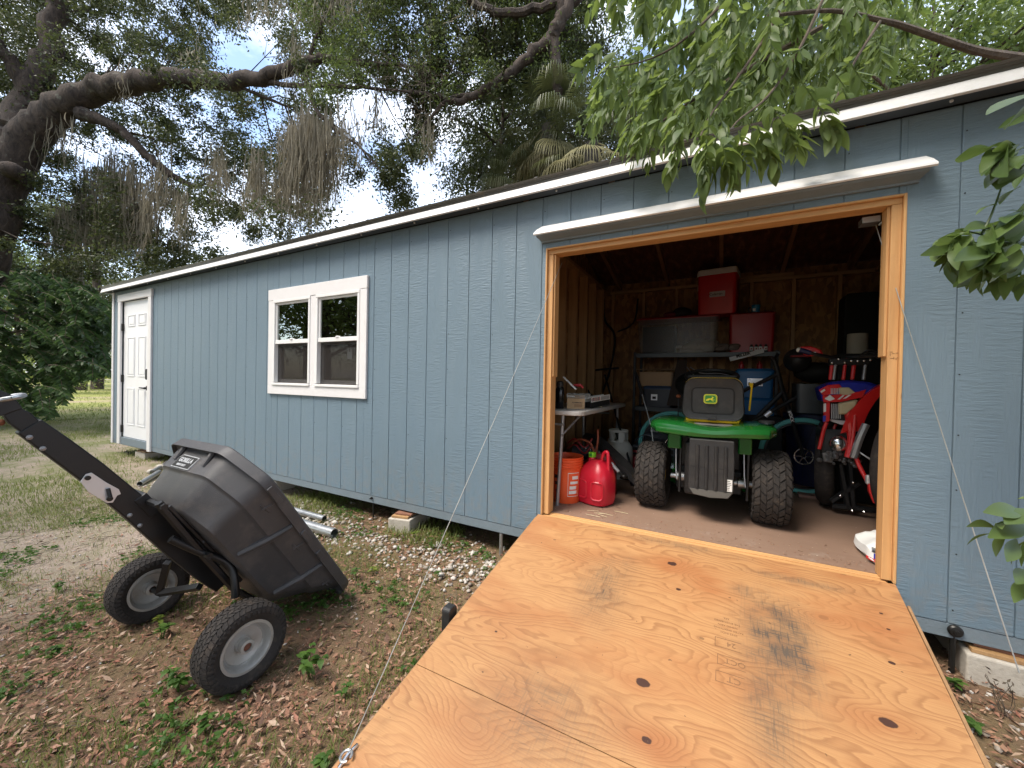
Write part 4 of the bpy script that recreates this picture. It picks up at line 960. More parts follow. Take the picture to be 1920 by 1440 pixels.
# seat
x0, x1, z0, z1 = PR(1277, 709, 1399, 789, .56); cx_, w_, h_ = (x0+x1)/2, x1-x0, z1-z0
T = frame((cx_, .575, (z0+z1)/2), (1, 0, 0), Vector((0, -.06, 1)))
def seatpoly(s): return [(x*(1-.10*(y/h_+.5))*s, y*s) for x, y in rrect(w_, h_, .07, 6)]
mb = MB(); mb.loft([[T @ Vector((x, y, z)) for x, y in seatpoly(s)] for s, z in ((.90, .0), (.965, .004), (1.0, -.008), (1.0, -.030), (.98, -.036))]); mb.build('seat_back_shell', M['black_plastic'], mow, smooth=True)
mb = MB(); mb.loft([[T @ Vector((x, y, z)) for x, y in seatpoly(s)] for s, z in ((.97, -.036), (1.006, -.040), (1.010, -.052), (.99, -.095), (.9, -.11))]); mb.build('seat_cushion_back', M['yellow'], mow, smooth=True)
inner = [(x, y-.012) for x, y in rrect(w_*.66, h_*.62, .035, 5)]
mb = MB(); mb.tube([T @ Vector((x, y, .004)) for x, y in (lambda q: q+q[:1])([p for p in inner if p[1] > -h_*.33])], .0022, 5, cap=False); mb.build('seat_groove', M['black'], mow, smooth=True)
MB().prism(rrect(w_*.64, h_*.60, .035, 5, 0, -.012), T @ Matrix.Translation((0, 0, -.002)), .0055).build('seat_back_panel', M['black_plastic'], mow, bevel=.003)
MB().box(cx_-.028, cx_+.028, .54, .57, z0+.002, z0+.020).build('seat_catch', M['hinge'], mow, bevel=.003)
mb = MB(); mb.hexa([(cx_-.17, .60, z0-.02), (cx_-.17, .60, z0+.06), (cx_-.20, 1.0, z0-.02), (cx_-.20, 1.0, z0+.09), (cx_+.17, .60, z0-.02), (cx_+.17, .60, z0+.06), (cx_+.20, 1.0, z0-.02), (cx_+.20, 1.0, z0+.09)]); mb.build('seat_cushion', M['yellow'], mow, bevel=.02)
MB().box(cx_-.185, cx_+.185, .535, .95, z0-.033, z0-.022).build('seat_pan', plain('dusty_seat_pan', (.17, .15, .14), .6), mow, bevel=.003)
MB().box(cx_-.12, cx_+.12, .60, .9, .645, z0-.034).build('seat_spring', M['black_metal'], mow)
# emblem: leaping deer on a rounded green badge
em = empty('emblem', (0, 0, 0)); em.parent = mow; ec = onY(1332, 748, .553); T2 = frame((ec.x, .5635, ec.z), (1, 0, 0), Vector((0, -.06, 1)))
def zf(k): return T2 @ Matrix.Translation((0, 0, .006+k*.0012))
MB().prism(rrect(.083, .066, .018, 6), zf(0), .0012).build('emblem_rim', M['emblem_yellow'], em)
MB().prism(rrect(.077, .060, .016, 6), zf(1), .0011).build('emblem_field', M['emblem_green'], em)
MB().loft([[zf(2) @ Vector((x, y, 0)) for x, y in rrect(.072, .055, .014, 6)], [zf(2) @ Vector((x, y, .0004)) for x, y in rrect(.072, .055, .014, 6)]]).build('emblem_line', M['emblem_yellow'], em)
MB().prism(rrect(.068, .051, .013, 6), zf(2), .0009).build('emblem_field', M['emblem_green'], em)
deer = [(-.026, -.004), (-.016, .002), (-.006, .004), (.002, .003), (.008, .007), (.010, .012), (.006, .018), (.009, .0175), (.012, .013), (.0125, .018), (.015, .0125), (.021, .009), (.020, .007), (.015, .008), (.013, .003), (.012, -.002), (.019, -.005), (.024, -.003), (.025, -.005), (.018, -.008), (.008, -.004), (.014, -.012), (.020, -.013), (.019, -.015), (.011, -.014), (.003, -.005), (-.006, -.005), (-.012, -.003), (-.015, -.007), (-.024, -.011), (-.030, -.010), (-.030, -.012), (-.023, -.014), (-.012, -.010), (-.010, -.006), (-.018, -.003), (-.028, -.008), (-.029, -.006)]
MB().prism(deer[::-1], zf(2) @ Matrix.Translation((.001, .0, .0009)), .0008).build('emblem_deer', M['emblem_yellow'], em)
# steering wheel, cup, levers
sw = Vector((1.24, 1.12, .985)); mb = MB(); mb.tube(arc(sw, .19, 0, 360, 36, (1, 0, 0), (0, .93, .30)), .014, 8, cap=False); mb.tube([sw+Vector((-.18, 0, 0)), sw, sw+Vector((.18, 0, 0))], .012, 6); mb.tube([sw, sw+Vector((0, .16, -.28))], .025, 8); mb.build('steering_wheel', M['black_plastic'], mow, smooth=True)
MB().tube([(1.49, .72, .74), (1.50, .70, .90), (1.495, .69, .93)], [.006, .006, .014], 8).build('lever', M['yellow'], mow, smooth=True)
MB().lathe([(.045, 0), (.045, .016), (.03, .018)], Matrix.Translation((1.585, .62, .668)), 16).build('cup_holder', M['black_plastic'], mow, smooth=True)
settle(mow, (1.242, .66, 0))

# ================================================================== THINGS ROUND THE TABLE
tb = empty('folding_table', (0, 0, 0), 0, 'grey plastic folding table along the left stud wall', 'table')
tx0, tx1, ty0, ty1, tz = -.05, .452, .185, 1.66, .706
MB().prism(rrect(tx1-tx0, ty1-ty0, .07, 5), Matrix.Translation(((tx0+tx1)/2, (ty0+ty1)/2, tz-.032)), .032).build('table_top', M['table'], tb, bevel=.006)
for (x, y) in ((.285, .225), (.03, .225), (.385, 1.56), (.03, 1.56)):
    yt = y+.03 if y < 1 else y-.03
    MB().tube([(x-.02 if y < 1 else x, y, 0), (x, yt, tz-.033)], .0135, 8).build('leg', M['leg'], tb, smooth=True)
for y in (.24, 1.54): MB().tube([(.03, y, .60), (.30, y, .60)], .009, 8).build('leg_brace', M['leg'], tb, smooth=True)
MB().tube([(.285, .235, .52), (.30, .28, .55), (.36, .48, tz-.035)], .008, 6).build('leg_brace', M['leg'], tb, smooth=True)
settle(tb, (.2, .9, 0))
TZ = tz+.001
# black thermos
th = empty('thermos', (0, 0, 0), 0, 'tall black vacuum flask at the near end of the folding table', 'flask')
p = onZ(1049, 766, TZ); c_ = Matrix.Translation((p.x, p.y, TZ))
MB().lathe([(.030, 0), (.034, .006), (.034, .145), (.030, .160), (.024, .172)], c_, 24).build('flask_body', plain('gloss_black', (.008, .009, .012), .16, .3), th, smooth=True)
MB().lathe([(.026, .173), (.028, .178), (.027, .205), (.018, .214)], c_, 20).build('flask_cap', M['black_plastic'], th, smooth=True)
settle(th, (p.x, p.y, TZ))
cbx = empty('cardboard_box', (0, 0, 0), 0, 'small cardboard box with dark printing on the folding table', 'box')
a = onZ(1063, 766, TZ); b = onZ(1096, 767, TZ); w_ = (b-a).length; dx = (b-a).normalized(); T = frame((a+b)/2, dx, (0, 0, 1)); hb = .105
T = frame(a+dx*w_/2, dx, Vector((0, 0, 1)).cross(dx))
mb = MB(); t = .004; L_ = .13
for q in ((-w_/2, w_/2, 0, t), (-w_/2, w_/2, L_-t, L_)): mb.box(q[0], q[1], q[2], q[3], 0, hb, T)
mb.box(-w_/2, -w_/2+t, t, L_-t, 0, hb, T); mb.box(w_/2-t, w_/2, t, L_-t, 0, hb, T); mb.box(-w_/2+t, w_/2-t, t, L_-t, 0, t, T); mb.build('carton', M['cardboard'], cbx)
TF = frame(T @ Vector((0, -.0006, 0)), dx, (0, 0, 1))
text('carton_print', 'FLAMMABLE', .0145, M['ink'], TF @ Matrix.Translation((.012, .048, 0)), cbx, .0002, .0004)
for i in range(3): MB().box(-.012, .05, -.0010, -.0004, .014+i*.008, .018+i*.008, T).build('carton_print', M['stamp'], cbx)
MB().box(-w_/2, -.01, -.0012, -.0004, hb-.012, hb-.004, T).build('tape', M['white'], cbx)
settle(cbx, a)
cr_ = empty('clear_bin', (0, 0, 0), 0, 'clear open plastic bin resting across the cardboard box', 'bin')
mb = MB()
for q in ((-w_/2-.006, w_/2+.045, -.004, -.001), (-w_/2-.006, w_/2+.045, L_+.001, L_+.004)): mb.box(q[0], q[1], q[2], q[3], hb-.025, hb+.014, T)
mb.box(w_/2+.042, w_/2+.045, 0, L_, hb-.025, hb+.014, T); mb.box(-w_/2-.006, w_/2+.045, 0, L_, hb+.001, hb+.003, T); mb.build('clear_tray', M['clear'], cr_); settle(cr_, (a.x, a.y, TZ+hb))
q0 = onY(1057, 707, .42); q1 = onY(1080, 730, .36)
d = (q1-q0).normalized(); mb = MB(); mb.tube([q0, q1], .012, 4, flat=.4); tag(mb.build('paper_roll', M['white']), 'white paper stick leaning in the clear bin', 'stick')
g = empty('glue_gun', (0, 0, 0), 0, 'small red and black hand tool lying in the clear bin', 'tool')
q = onY(1084, 723, .45); MB().tube([q+Vector((-.035, 0, 0)), q+Vector((.02, 0, .004)), q+Vector((.04, 0, -.018))], [.012, .013, .009], 8).build('tool_body', M['darkred'], g, smooth=True); MB().ball(q+Vector((-.03, .0, -.012)), .03, .02, .012).build('tool_grip', M['black_plastic'], g); settle(g, q)
# wire/plastic rack with bottles
rk = empty('white_rack', (0, 0, 0), 0, 'white slotted plastic rack with red stripes on the folding table', 'rack')
a = onY(1108, 750, .62); b = onY(1143, 744, .92)
dx = (b-a).normalized(); ln = (b-a).length; T = frame(Vector((a.x, a.y, TZ+.045)), dx, Vector((0, 0, 1)))
MB().box(0, ln, 0, .042, -.06, -.056, T).build('rack_front', M['white'], rk); MB().box(0, ln, 0, .042, 0, .004, T).build('rack_front', M['white'], rk)
for i in range(7): MB().box(.008+i*ln*.065, .018+i*ln*.065, .006, .036, .004, .0055, T).build('rack_slot', M['darkred'] if i % 2 == 0 else M['ink'], rk)
for i in range(9): MB().box(ln*.52+i*ln*.05, ln*.52+i*ln*.05+.006, .006, .036, .004, .0055, T).build('rack_slot', M['grey_tote'], rk)
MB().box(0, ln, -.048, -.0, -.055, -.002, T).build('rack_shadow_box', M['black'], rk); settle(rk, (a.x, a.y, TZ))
for i, (u, v, r, h, mm, lab) in enumerate(((1126, 737, .014, .07, 'cream', 'pale squeeze bottle with a round cap behind the white rack'), (1120, 741, .012, .05, 'white', 'short white pot behind the white rack'), (1154, 735, .008, .085, 'leg', 'thin tall rod standing at the far end of the table'), (1141, 742, .012, .05, 'grey_tote', 'small grey jar between the white rack and the rod'))):
    p = onY(u, v, .80+i*.12); p.x = min(max(p.x, .1), .42)
    g = MB().lathe([(r, 0), (r, h*.55), (r*.6, h*.68), (r*.45, h*.75), (r*.62, h*.84), (r*.5, h)], None, 14).build('bottle' if i < 3 else 'jar', M[mm], smooth=True, loc=(p.x, p.y, TZ)); tag(g, lab, 'bottle' if i < 2 else ('rod' if i == 2 else 'jar'))
# orange bucket
bk = empty('orange_bucket', (0, 0, 0), 0, 'bright orange bucket with white print behind the table leg', 'bucket')
bp = Vector((.262, .400, 0)); T = Matrix.Translation(bp); Rb, Hb = .128, .345
pr_ = [(Rb*.86, 0), (Rb*.88, .004)]
pr_ += [(lerp(Rb*.88, Rb*.97, t), lerp(.004, Hb*.74, t)) for t in (.3, .6, 1)]
for k in range(4): zz = Hb*(.76+.055*k); pr_ += [(Rb*1.0, zz), (Rb*1.055, zz+.003), (Rb*1.055, zz+.007), (Rb*.995, zz+.010)]
pr_ += [(Rb*1.05, Hb), (Rb*1.0, Hb), (Rb*.95, Hb*.8), (Rb*.83, .006)]
MB().lathe(pr_, T, 40).build('bucket_shell', M['orange'], bk, smooth=True)
ba = R_(-38)
def BK(a, z, r): return Vector((bp.x+r*math.cos(a), bp.y+r*math.sin(a), z))
def bkr(z): return lerp(Rb*.88, Rb*.97, z/(Hb*.74))
def patch(a0, a1, z0, z1, m, off, n=8, nm='bucket_print'):
    V_, F_ = [], []
    for i in range(n+1):
        a = lerp(a0, a1, i/n)
        for z in (z0, z1): V_ += [BK(a, z, bkr(z)+off), BK(a, z, bkr(z)+off-.0009)]
    mb = MB(); mb.loft([[V_[4*i], V_[4*i+1], V_[4*i+3], V_[4*i+2]] for i in range(n+1)]); mb.build(nm, m, bk)
A0, A1 = R_(-62), R_(-18)
patch(A0, A1, .055, .235, M['white'], .0012); patch(A0+.025, A1-.025, .060, .230, M['orange'], .0024)
for (z0, z1, a0, a1) in ((.075, .10, .1, .8), (.11, .135, .15, .75), (.15, .17, .2, .9), (.185, .21, .35, .9)): patch(lerp(A0, A1, a0), lerp(A0, A1, a1), z0, z1, M['white'], .0032)
patch(R_(-112), R_(-98), .19, .215, M['ink'], .0012); patch(R_(-110), R_(-96), .14, .165, M['ink'], .0012); patch(R_(-108), R_(-98), .09, .105, M['darkred'], .0012)
settle(bk, bp)
# big red petrol can
gc = empty('petrol_can', (0, 0, 0), 0, 'large bright red petrol can with a lime green cap', 'petrol can')
GC = Vector((.485, .455, 0)); ang = R_(-20)
def se(a, b, n=28, p=3.2): 
    o = []
    for i in range(n):
        t = 2*math.pi*i/n; c, s_ = math.cos(t), math.sin(t); o.append((a*abs(c)**(2/p)*(1 if c > 0 else -1), b*abs(s_)**(2/p)*(1 if s_ > 0 else -1)))
    return o
Tg = Matrix.Translation(GC) @ Matrix.Rotation(ang, 4, 'Z')
rings = []
for z, a, b, ox in ((0, .105, .085, 0), (.012, .128, .105, 0), (.05, .138, .115, 0), (.20, .138, .115, 0), (.225, .133, .11, 0), (.262, .115, .095, .006), (.30, .078, .068, .012), (.325, .05, .05, .012), (.333, .036, .036, .012)):
    rings.append([Tg @ Vector((x+ox, y, z)) for x, y in se(a, b)])
MB().loft(rings).build('can_body', M['red'], gc, smooth=True)
# raised frame pieces leave two sunk panels facing the doorway
for pts in ([(-.112, .205), (.0, .185), (.012, .165), (.012, .075), (-.01, .052), (-.10, .045)], [(.118, .195), (.055, .180), (.040, .16), (.040, .07), (.052, .052), (.115, .05)]):
    for i in range(len(pts)-1):
        pass
for cxp, wpn in ((-.052, .088), (.082, .062)):
    mb = MB(); ring = rrect(wpn+.016, .128, .022, 5, cxp, .118); ring.append(ring[0])
    yy = lambda x: -.115*(1-min(abs(x)/.138, .999)**3.2)**(1/3.2) 
    mb.tube([Tg @ Vector((x, yy(x)-.0015, z)) for x, z in ring], .007, 6, cap=False); mb.build('can_panel_edge', M['red'], gc, smooth=True)
hp_ = [(.045, 0, .30), (.062, 0, .375), (.086, 0, .398), (.104, 0, .385), (.108, 0, .30), (.112, 0, .25)]
MB().tube([Tg @ Vector((p[0]-.0, p[1], p[2])) for p in smoothpath([Vector(q) for q in hp_], 4)], .0125, 10).build('can_handle', M['red'], gc, smooth=True)
cpz = Tg @ Matrix.Translation((-.030, -.01, .318))
MB().lathe([(.026, -.03), (.026, .012), (.022, .020), (.022, .024)], cpz, 20).build('can_neck', M['red'], gc, smooth=True)
MB().box(-.022, .022, -.020, .020, .024, .064, cpz).build('can_cap', M['lime'], gc, bevel=.006)
MB().box(-.011, .011, -.0225, -.0205, .033, .054, cpz).build('can_cap_mark', M['emblem_green'], gc)
settle(gc, GC)
# second red can half hidden behind
g2 = empty('petrol_can', (0, 0, 0), 0, 'darker red petrol can hidden behind the bucket and the bright red can', 'petrol can'); q = Vector((.44, .74, 0))
MB().loft([[Matrix.Translation(q) @ Vector((x, y, z)) for x, y in se(a, b)] for z, a, b in ((0, .12, .08), (.02, .13, .09), (.25, .13, .09), (.33, .06, .05))]).build('can_body', M['darkred'], g2, smooth=True); settle(g2, q)
g3 = empty('petrol_can', (0, 0, 0), 0, 'small low red petrol can between the propane tank and the mower tyre', 'petrol can'); q = onZ(1194, 892, 0)
MB().loft([[Matrix.Translation(q) @ Vector((x, y, z)) for x, y in se(a, b)] for z, a, b in ((0, .11, .08), (.02, .12, .09), (.15, .12, .09), (.20, .09, .07))]).build('can_body', M['darkred'], g3, smooth=True)
MB().tube([q+Vector((-.08, 0, .19)), q+Vector((-.06, 0, .24)), q+Vector((.06, 0, .24)), q+Vector((.08, 0, .19))], .012, 8).build('can_handle', M['darkred'], g3, smooth=True); settle(g3, q)
# propane tank
pt = empty('propane_tank', (0, 0, 0), 0, 'off white propane cylinder with a collar under the far end of the table', 'gas cylinder'); pc = Vector((.44, 1.36, 0)); T = Matrix.Translation(pc)
MB().lathe([(.09, .03), (.125, .07), (.138, .11), (.140, .25), (.132, .30), (.10, .345), (.05, .365)], T, 36).build('tank_body', M['tank'], pt, smooth=True)
MB().lathe([(.105, 0), (.105, .04), (.10, .04), (.10, 0)], T, 28).build('foot_ring', M['tank'], pt, smooth=True)
mb = MB()
for a0, a1 in ((-150, -105), (-75, -40), (10, 160)): 
    pts = [Vector((pc.x+.088*math.cos(R_(a)), pc.y+.088*math.sin(R_(a)), .38)) for a in np.linspace(a0, a1, 9)]
    mb.loft([[p+Vector((0, 0, -.04)), p+Vector((0, 0, .075)), p*1+Vector((.004, .004, .075)), p+Vector((.004, .004, -.04))] for p in pts])
mb.build('collar', M['tank'], pt, smooth=True)
MB().lathe([(.091, .44), (.094, .452), (.088, .462), (.082, .452), (.085, .44)], T, 30, cap=False).build('collar_rim', M['tank'], pt, smooth=True)
MB().lathe([(.091, .338), (.093, .365), (.085, .365)], T, 30, cap=False).build('collar_base', M['tank'], pt, smooth=True)
mb = MB(); mb.lathe([(.02, .36), (.02, .41), (.032, .415), (.032, .435), (.02, .44)], T, 12); mb.build('valve', M['hinge'], pt, smooth=True); settle(pt, pc)
# string trimmer with curved guard
st = empty('string_trimmer', (0, 0, 0), 0, 'black string trimmer with a curved guard leaning behind the red can', 'trimmer')
A = [onY(u, v, y) for u, v, y in ((1092, 820, .95), (1120, 830, .85), (1146, 855, .75), (1176, 884, .66), (1192, 905, .62))]
mb = MB(); P_ = smoothpath(A, 5); n = len(P_)
mb.loft([[p+Vector((0, 0, .008)), p+Vector((0, .10, .03+.02*math.sin(math.pi*i/n))), p+Vector((0, .10, -.02)), p+Vector((0, 0, -.012-.05*math.sin(math.pi*i/n)))] for i, p in enumerate(P_)]); mb.build('guard', M['black_plastic'], st, smooth=True)
q = onZ(1190, 905, .03); MB().ball(q, .045, .04, .035).build('motor_head', M['black_plastic'], st, smooth=True); MB().ball(onY(1170, 893, .66), .03, .03, .02).build('spool', M['hinge'], st, smooth=True)
MB().tube([onY(1160, 885, .68), onY(1146, 868, .70)], .014, 8).build('shaft_clamp', M['badge'], st, smooth=True)
MB().tube([q+Vector((0, 0, .02)), (.15, 1.9, 1.0)], .011, 8).build('shaft', M['black_metal'], st, smooth=True); settle(st, (q.x, q.y, 0))
# pressure washer under the table
pwg = empty('pressure_washer', (0, 0, 0), 0, 'dark compact pressure washer with silver fittings under the table', 'pressure washer')
q = Vector((.30, .82, 0)); MB().box(q.x-.17, q.x+.13, q.y-.1, q.y+.25, .02, .24).build('housing', M['black_plastic'], pwg, bevel=.03)
MB().cyl(q+Vector((-.12, 0, .30)), q+Vector((.10, 0, .31)), .06, n=18).build('motor', M['grey_tote'], pwg, smooth=True)
for i in range(9): MB().ball((q.x+random.uniform(-.05, .14), q.y-.10+random.uniform(0, .05), .28+random.uniform(0, .09)), random.uniform(.008, .016), n=8, m=5).build('fitting', M['chrome'], pwg, smooth=True)
MB().tube(smoothpath([q+Vector((-.1, -.08, .40)), q+Vector((-.02, -.1, .43)), q+Vector((.06, -.1, .40)), q+Vector((.10, -.1, .32)), q+Vector((.12, -.1, .45)), q+Vector((.11, -.08, .52))], 4), .009, 8).build('hose', plain('rusty_red_hose', (.30, .07, .03), .6), pwg, smooth=True)
for dz in (.33, .38): MB().tube(smoothpath([q+Vector((-.16, -.05, dz)), q+Vector((-.08, -.09, dz+.05)), q+Vector((0, -.08, dz-.02)), q+Vector((.06, -.06, dz+.06))], 4), .006, 6).build('hose', M['darkred'], pwg, smooth=True)
settle(pwg, q)
# milk crate with blue things
mc_ = empty('milk_crate', (0, 0, 0), 0, 'black lattice crate of tools between the propane tank and the mower', 'crate'); q = Vector((.74, 1.72, 0)); s_ = .19; H_ = .30
MB().box(q.x-s_+.01, q.x+s_-.01, q.y-s_+.01, q.y+s_-.01, .01, .03).build('crate_base', M['black_plastic'], mc_)
mb = MB()
for i in range(9):
    t = -s_+i*2*s_/8
    for yy in (-s_, s_): mb.box(q.x+t-.005, q.x+t+.005, q.y+yy-.006, q.y+yy+.006, 0, H_)
    for xx in (-s_, s_): mb.box(q.x+xx-.006, q.x+xx+.006, q.y+t-.005, q.y+t+.005, 0, H_)
mb.build('crate_upright', M['grey_tote'], mc_)
for i in range(6):
    z = .02+i*(H_-.03)/5; mb = MB(); mb.box(q.x-s_, q.x+s_, q.y-s_-.009, q.y-s_+.0, z-.006, z+.006); mb.box(q.x+s_, q.x+s_+.009, q.y-s_, q.y+s_, z-.006, z+.006); mb.build('crate_bar', M['grey_tote'], mc_)
MB().ball((q.x+.03, q.y, .25), .07, .06, .06).build('blue_bottle', M['bikeblue'], mc_, smooth=True); MB().ball((q.x-.08, q.y-.05, .30), .03, .02, .02).build('white_label', M['white'], mc_)
for i in range(5): MB().tube(smoothpath([q+Vector((-.2+i*.03, -.1, .32)), q+Vector((-.1, -.12+.02*i, .40)), q+Vector((.05, -.1, .37+.012*i)), q+Vector((.15+.02*i, -.05, .40))], 4), .006, 6).build('loose_strap', M['grey_tote'], mc_, smooth=True)
settle(mc_, q)
# upright rake/handle leaning
hd = empty('long_handled_tool', (0, 0, 0), 0, 'thin dark long handled tool leaning left of the mower seat', 'tool')
MB().tube([onY(1221, 800, 1.5), onY(1203, 735, 1.6)], .004, 6).build('shaft', M['cable'], hd); MB().tube([onY(1205, 740, 1.6), onY(1196, 712, 1.65), onY(1190, 690, 1.7)], [.02, .014, .006], 8).build('head', M['black_plastic'], hd); 
MB().tube([onY(1221, 800, 1.5), Vector((.80, 1.45, 0.0))], .004, 6).build('shaft', M['cable'], hd); settle(hd, (.80, 1.45, 0))
# black hoses hanging on the stud wall
for i, (pts, r, lab) in enumerate((
    (((1132, 560, 2.85), (1134, 600, 2.85), (1150, 622, 2.82), (1152, 650, 2.8), (1142, 700, 2.75), (1126, 745, 2.6)), .014, 'thick black hose hanging in the back left corner'),
    (((1196, 560, 2.84), (1188, 605, 2.84), (1158, 622, 2.84)), .011, 'thin black cord slung between studs on the back wall'),
    (((1160, 690, 2.6), (1110, 695, 2.4), (1104, 705, 2.3), (1104, 735, 2.2), (1122, 750, 2.2)), .012, 'black hooked hose above the far end of the folding table'))):
    o = MB().tube(smoothpath([onY(*p) for p in pts], 5), r, 8).build('wall_hose' if i != 1 else 'slung_rope', M['black'], smooth=True); tag(o, lab, 'hose' if i != 1 else 'cord')

# ================================================================== SHELVING AND WHAT STANDS ON IT
sh = empty('shelving_unit', (0, 0, 0), 0, 'black metal shelving unit along the back wall behind the mower', 'shelf')
hx0_, hx1_, hy0, hy1 = .37, 1.83, 2.36, 2.82; HT, HL = 1.275, .640
for z in (HT, HL, .12):
    MB().box(hx0_+.03, hx1_-.03, hy0, hy0+.02, z-.055, z-.004).build('shelf_beam', plain('dark_green_grey_steel', (.03, .04, .042), .4), sh, bevel=.003)
    MB().box(hx0_+.03, hx1_-.03, hy0+.021, hy1, z-.02, z-.003).build('shelf_board', M['black'], sh)
for x in (hx0_, hx1_-.035):
    for y in (hy0, hy1-.035): MB().box(x, x+.028, y, y+.035, 0, HT+.01).build('shelf_post', M['black_metal'], sh, bevel=.002)
settle(sh, (1.1, 2.6, 0))
def tote(name, label, cat, u0, v0, u1, v1, y, depth, zb, m_body, m_lid, lid=.03, taper=.93, rotz=0, lipm=None, txt=None):
    x0, x1, z0, z1 = PR(u0, v0, u1, v1, y); z0 = zb; w_ = x1-x0; h_ = z1-z0; cx = (x0+x1)/2
    g = empty(name, (cx, y+depth/2, zb), rotz, label, cat)
    hb = h_-lid
    mb = MB(); mb.loft([[Vector((a*s, b*s, z)) for a, b in rrect(w_*.97, depth*.97, .03, 4)] for s, z in ((taper, 0.001), (1, hb), (.99, hb))]); mb.build('body', m_body, g, smooth=True)
    if m_lid:
        mb = MB(); mb.loft([[Vector((a*s, b*s, z)) for a, b in rrect(w_, depth, .03, 4)] for s, z in ((1.0, hb+.0005), (1.01, hb+lid*.35), (1.0, hb+lid*.4), (.94, h_*1.0-.006), (.90, h_))]); mb.build('lid', m_lid, g, smooth=True)
    if txt: text('label_text', txt[0], txt[1], txt[2], frame((txt[3], -depth/2-.001 if taper > .97 else -depth/2*.985-.002, h_*txt[4]), (1, 0, 0), (0, 0, 1)), g, .0003)
    return g, w_, h_, depth
sh_z = HT
ct, w_, h_, dp = tote('clear_tote', 'wide clear storage tote with dark red lid on the shelving unit', 'tote', 1192, 592, 1350, 655, 2.38, .42, sh_z-.003, M['clear'], M['darkred'], .03, .93)
mb = MB()
for i in range(10): mb.ball((random.uniform(.0, w_*.38), random.uniform(-.12, .1), .03+random.uniform(0, .12)), .12, .08, .05, 10, 6)
mb.build('folded_cloth', plain('beige_cloth', (.40, .35, .25), .8, 0, .2, 8), ct, smooth=True)
mb = MB(); mb.box(-w_*.42, -.02, -.15, .15, .01, h_*.75); mb.build('dark_contents', M['black'], ct)
ctz = sh_z-.003+h_
rt, w2_, h2_, _ = tote('red_tote', 'plain dark red tote on the shelving unit right of the clear tote', 'tote', 1366, 585, 1455, 655, 2.38, .40, sh_z-.003, M['darkred'], M['darkred'], .025, .96)
rtz = sh_z-.003+h2_
# cooler
ckx0, ckx1, _, ckz = PR(1308, 503, 1388, 585, 2.42); cw = ckx1-ckx0
ck = empty('red_cooler', ((ckx0+ckx1)/2, 2.55, max(ctz, rtz)+.001), R_(-8), 'tall red picnic cooler with white lid on top of the totes', 'cooler'); chh = ckz-max(ctz, rtz)
MB().loft([[Vector((a*s, b*s, z)) for a, b in rrect(cw*.93, .30, .035, 5)] for s, z in ((.93, 0), (.95, .01), (1, chh*.86))]).build('cooler_body', plain('cooler_red', (.50, .010, .012), .4), ck, smooth=True)
MB().loft([[Vector((a*s, b*s, z)) for a, b in rrect(cw*.97, .315, .035, 5)] for s, z in ((1.0, chh*.865), (1.0, chh*.93), (.96, chh*.985), (.9, chh*1.0))]).build('cooler_lid', M['white'], ck, smooth=True)
Tc = frame((.01, -.149, chh*.43), (1, 0, 0), (0, .02, 1))
MB().prism(rrect(.155, .06, .006), Tc, .005).build('cooler_badge', M['badge'], ck); text('cooler_lettering', 'Coleman', .036, M['ink'], Tc @ Matrix.Translation((-.012, 0, .0054)), ck, .0003, .0005)
MB().tube([(-cw*.44, -.0, chh*.7), (-cw*.5, 0, chh*.72), (-cw*.5, 0, chh*.6)], .012, 6).build('cooler_handle', M['white'], ck)
# cap, cup, crumpled bag
cp = empty('cap', (0, 0, 0), 0, 'black cap with a dark red front on top of the clear tote', 'cap'); q = onY(1270, 590, 2.5); q.z = ctz
MB().ball(q+Vector((.05, 0, .045)), .11, .10, .07).build('cap_crown', M['black'], cp, smooth=True); MB().ball(q+Vector((-.07, -.02, .03)), .085, .08, .035).build('cap_front', plain('dull_crimson', (.13, .01, .02), .8), cp, smooth=True); settle(cp, q)
bc = empty('blue_cup', (0, 0, 0), 0, 'small blue mug on top of the dark red tote', 'cup'); q = onY(1417, 584, 2.5); q.z = rtz
MB().lathe([(.038, 0), (.042, .09), (.038, .09), (.035, .01)], Matrix.Translation(q), 18).build('cup_body', plain('cup_blue', (.01, .16, .32), .4), bc, smooth=True)
MB().box(q.x-.03, q.x-.005, q.y-.0435, q.y-.041, q.z+.02, q.z+.05).build('cup_mark', M['white'], bc); MB().tube(arc(q+Vector((-.045, 0, .045)), .025, 90, 270, 8, (1, 0, 0), (0, 0, 1)), .006, 6).build('cup_handle', M['black'], bc); settle(bc, q)
mb = MB(); q = onY(1362, 650, 2.40)
for i in range(7): mb.ball((q.x+random.uniform(-.08, .08), 2.37+random.uniform(0, .05), HT+.03+random.uniform(0, .05)), .06, .04, .03, 8, 5)
tag(mb.build('rag', plain('grey_brown_rag', (.14, .11, .09), .9, 0, .4, 20), smooth=True), 'crumpled grey rag on the shelf in front of the red tote', 'rag')
# four little cans
for i, u in enumerate((1409, 1418, 1426, 1436)):
    q = onY(u, 656, 2.366); g = empty('small_can', (q.x, 2.385, HT-.002), 0, '%s of four little white labelled cans on the shelf edge' % ['leftmost', 'second from left', 'third from left', 'rightmost'][i], 'can', 'four little cans on the shelf edge')
    MB().lathe([(.016, 0), (.016, .06), (.010, .066), (.010, .078)], None, 14).build('can_body', M['black'], g, smooth=True)
    MB().lathe([(.0166, .012), (.0166, .052)], None, 14).build('can_label', M['white'], g, smooth=True); MB().box(-.006, .006, -.0175, -.0167, .022, .038).build('can_print', M['darkred'], g)
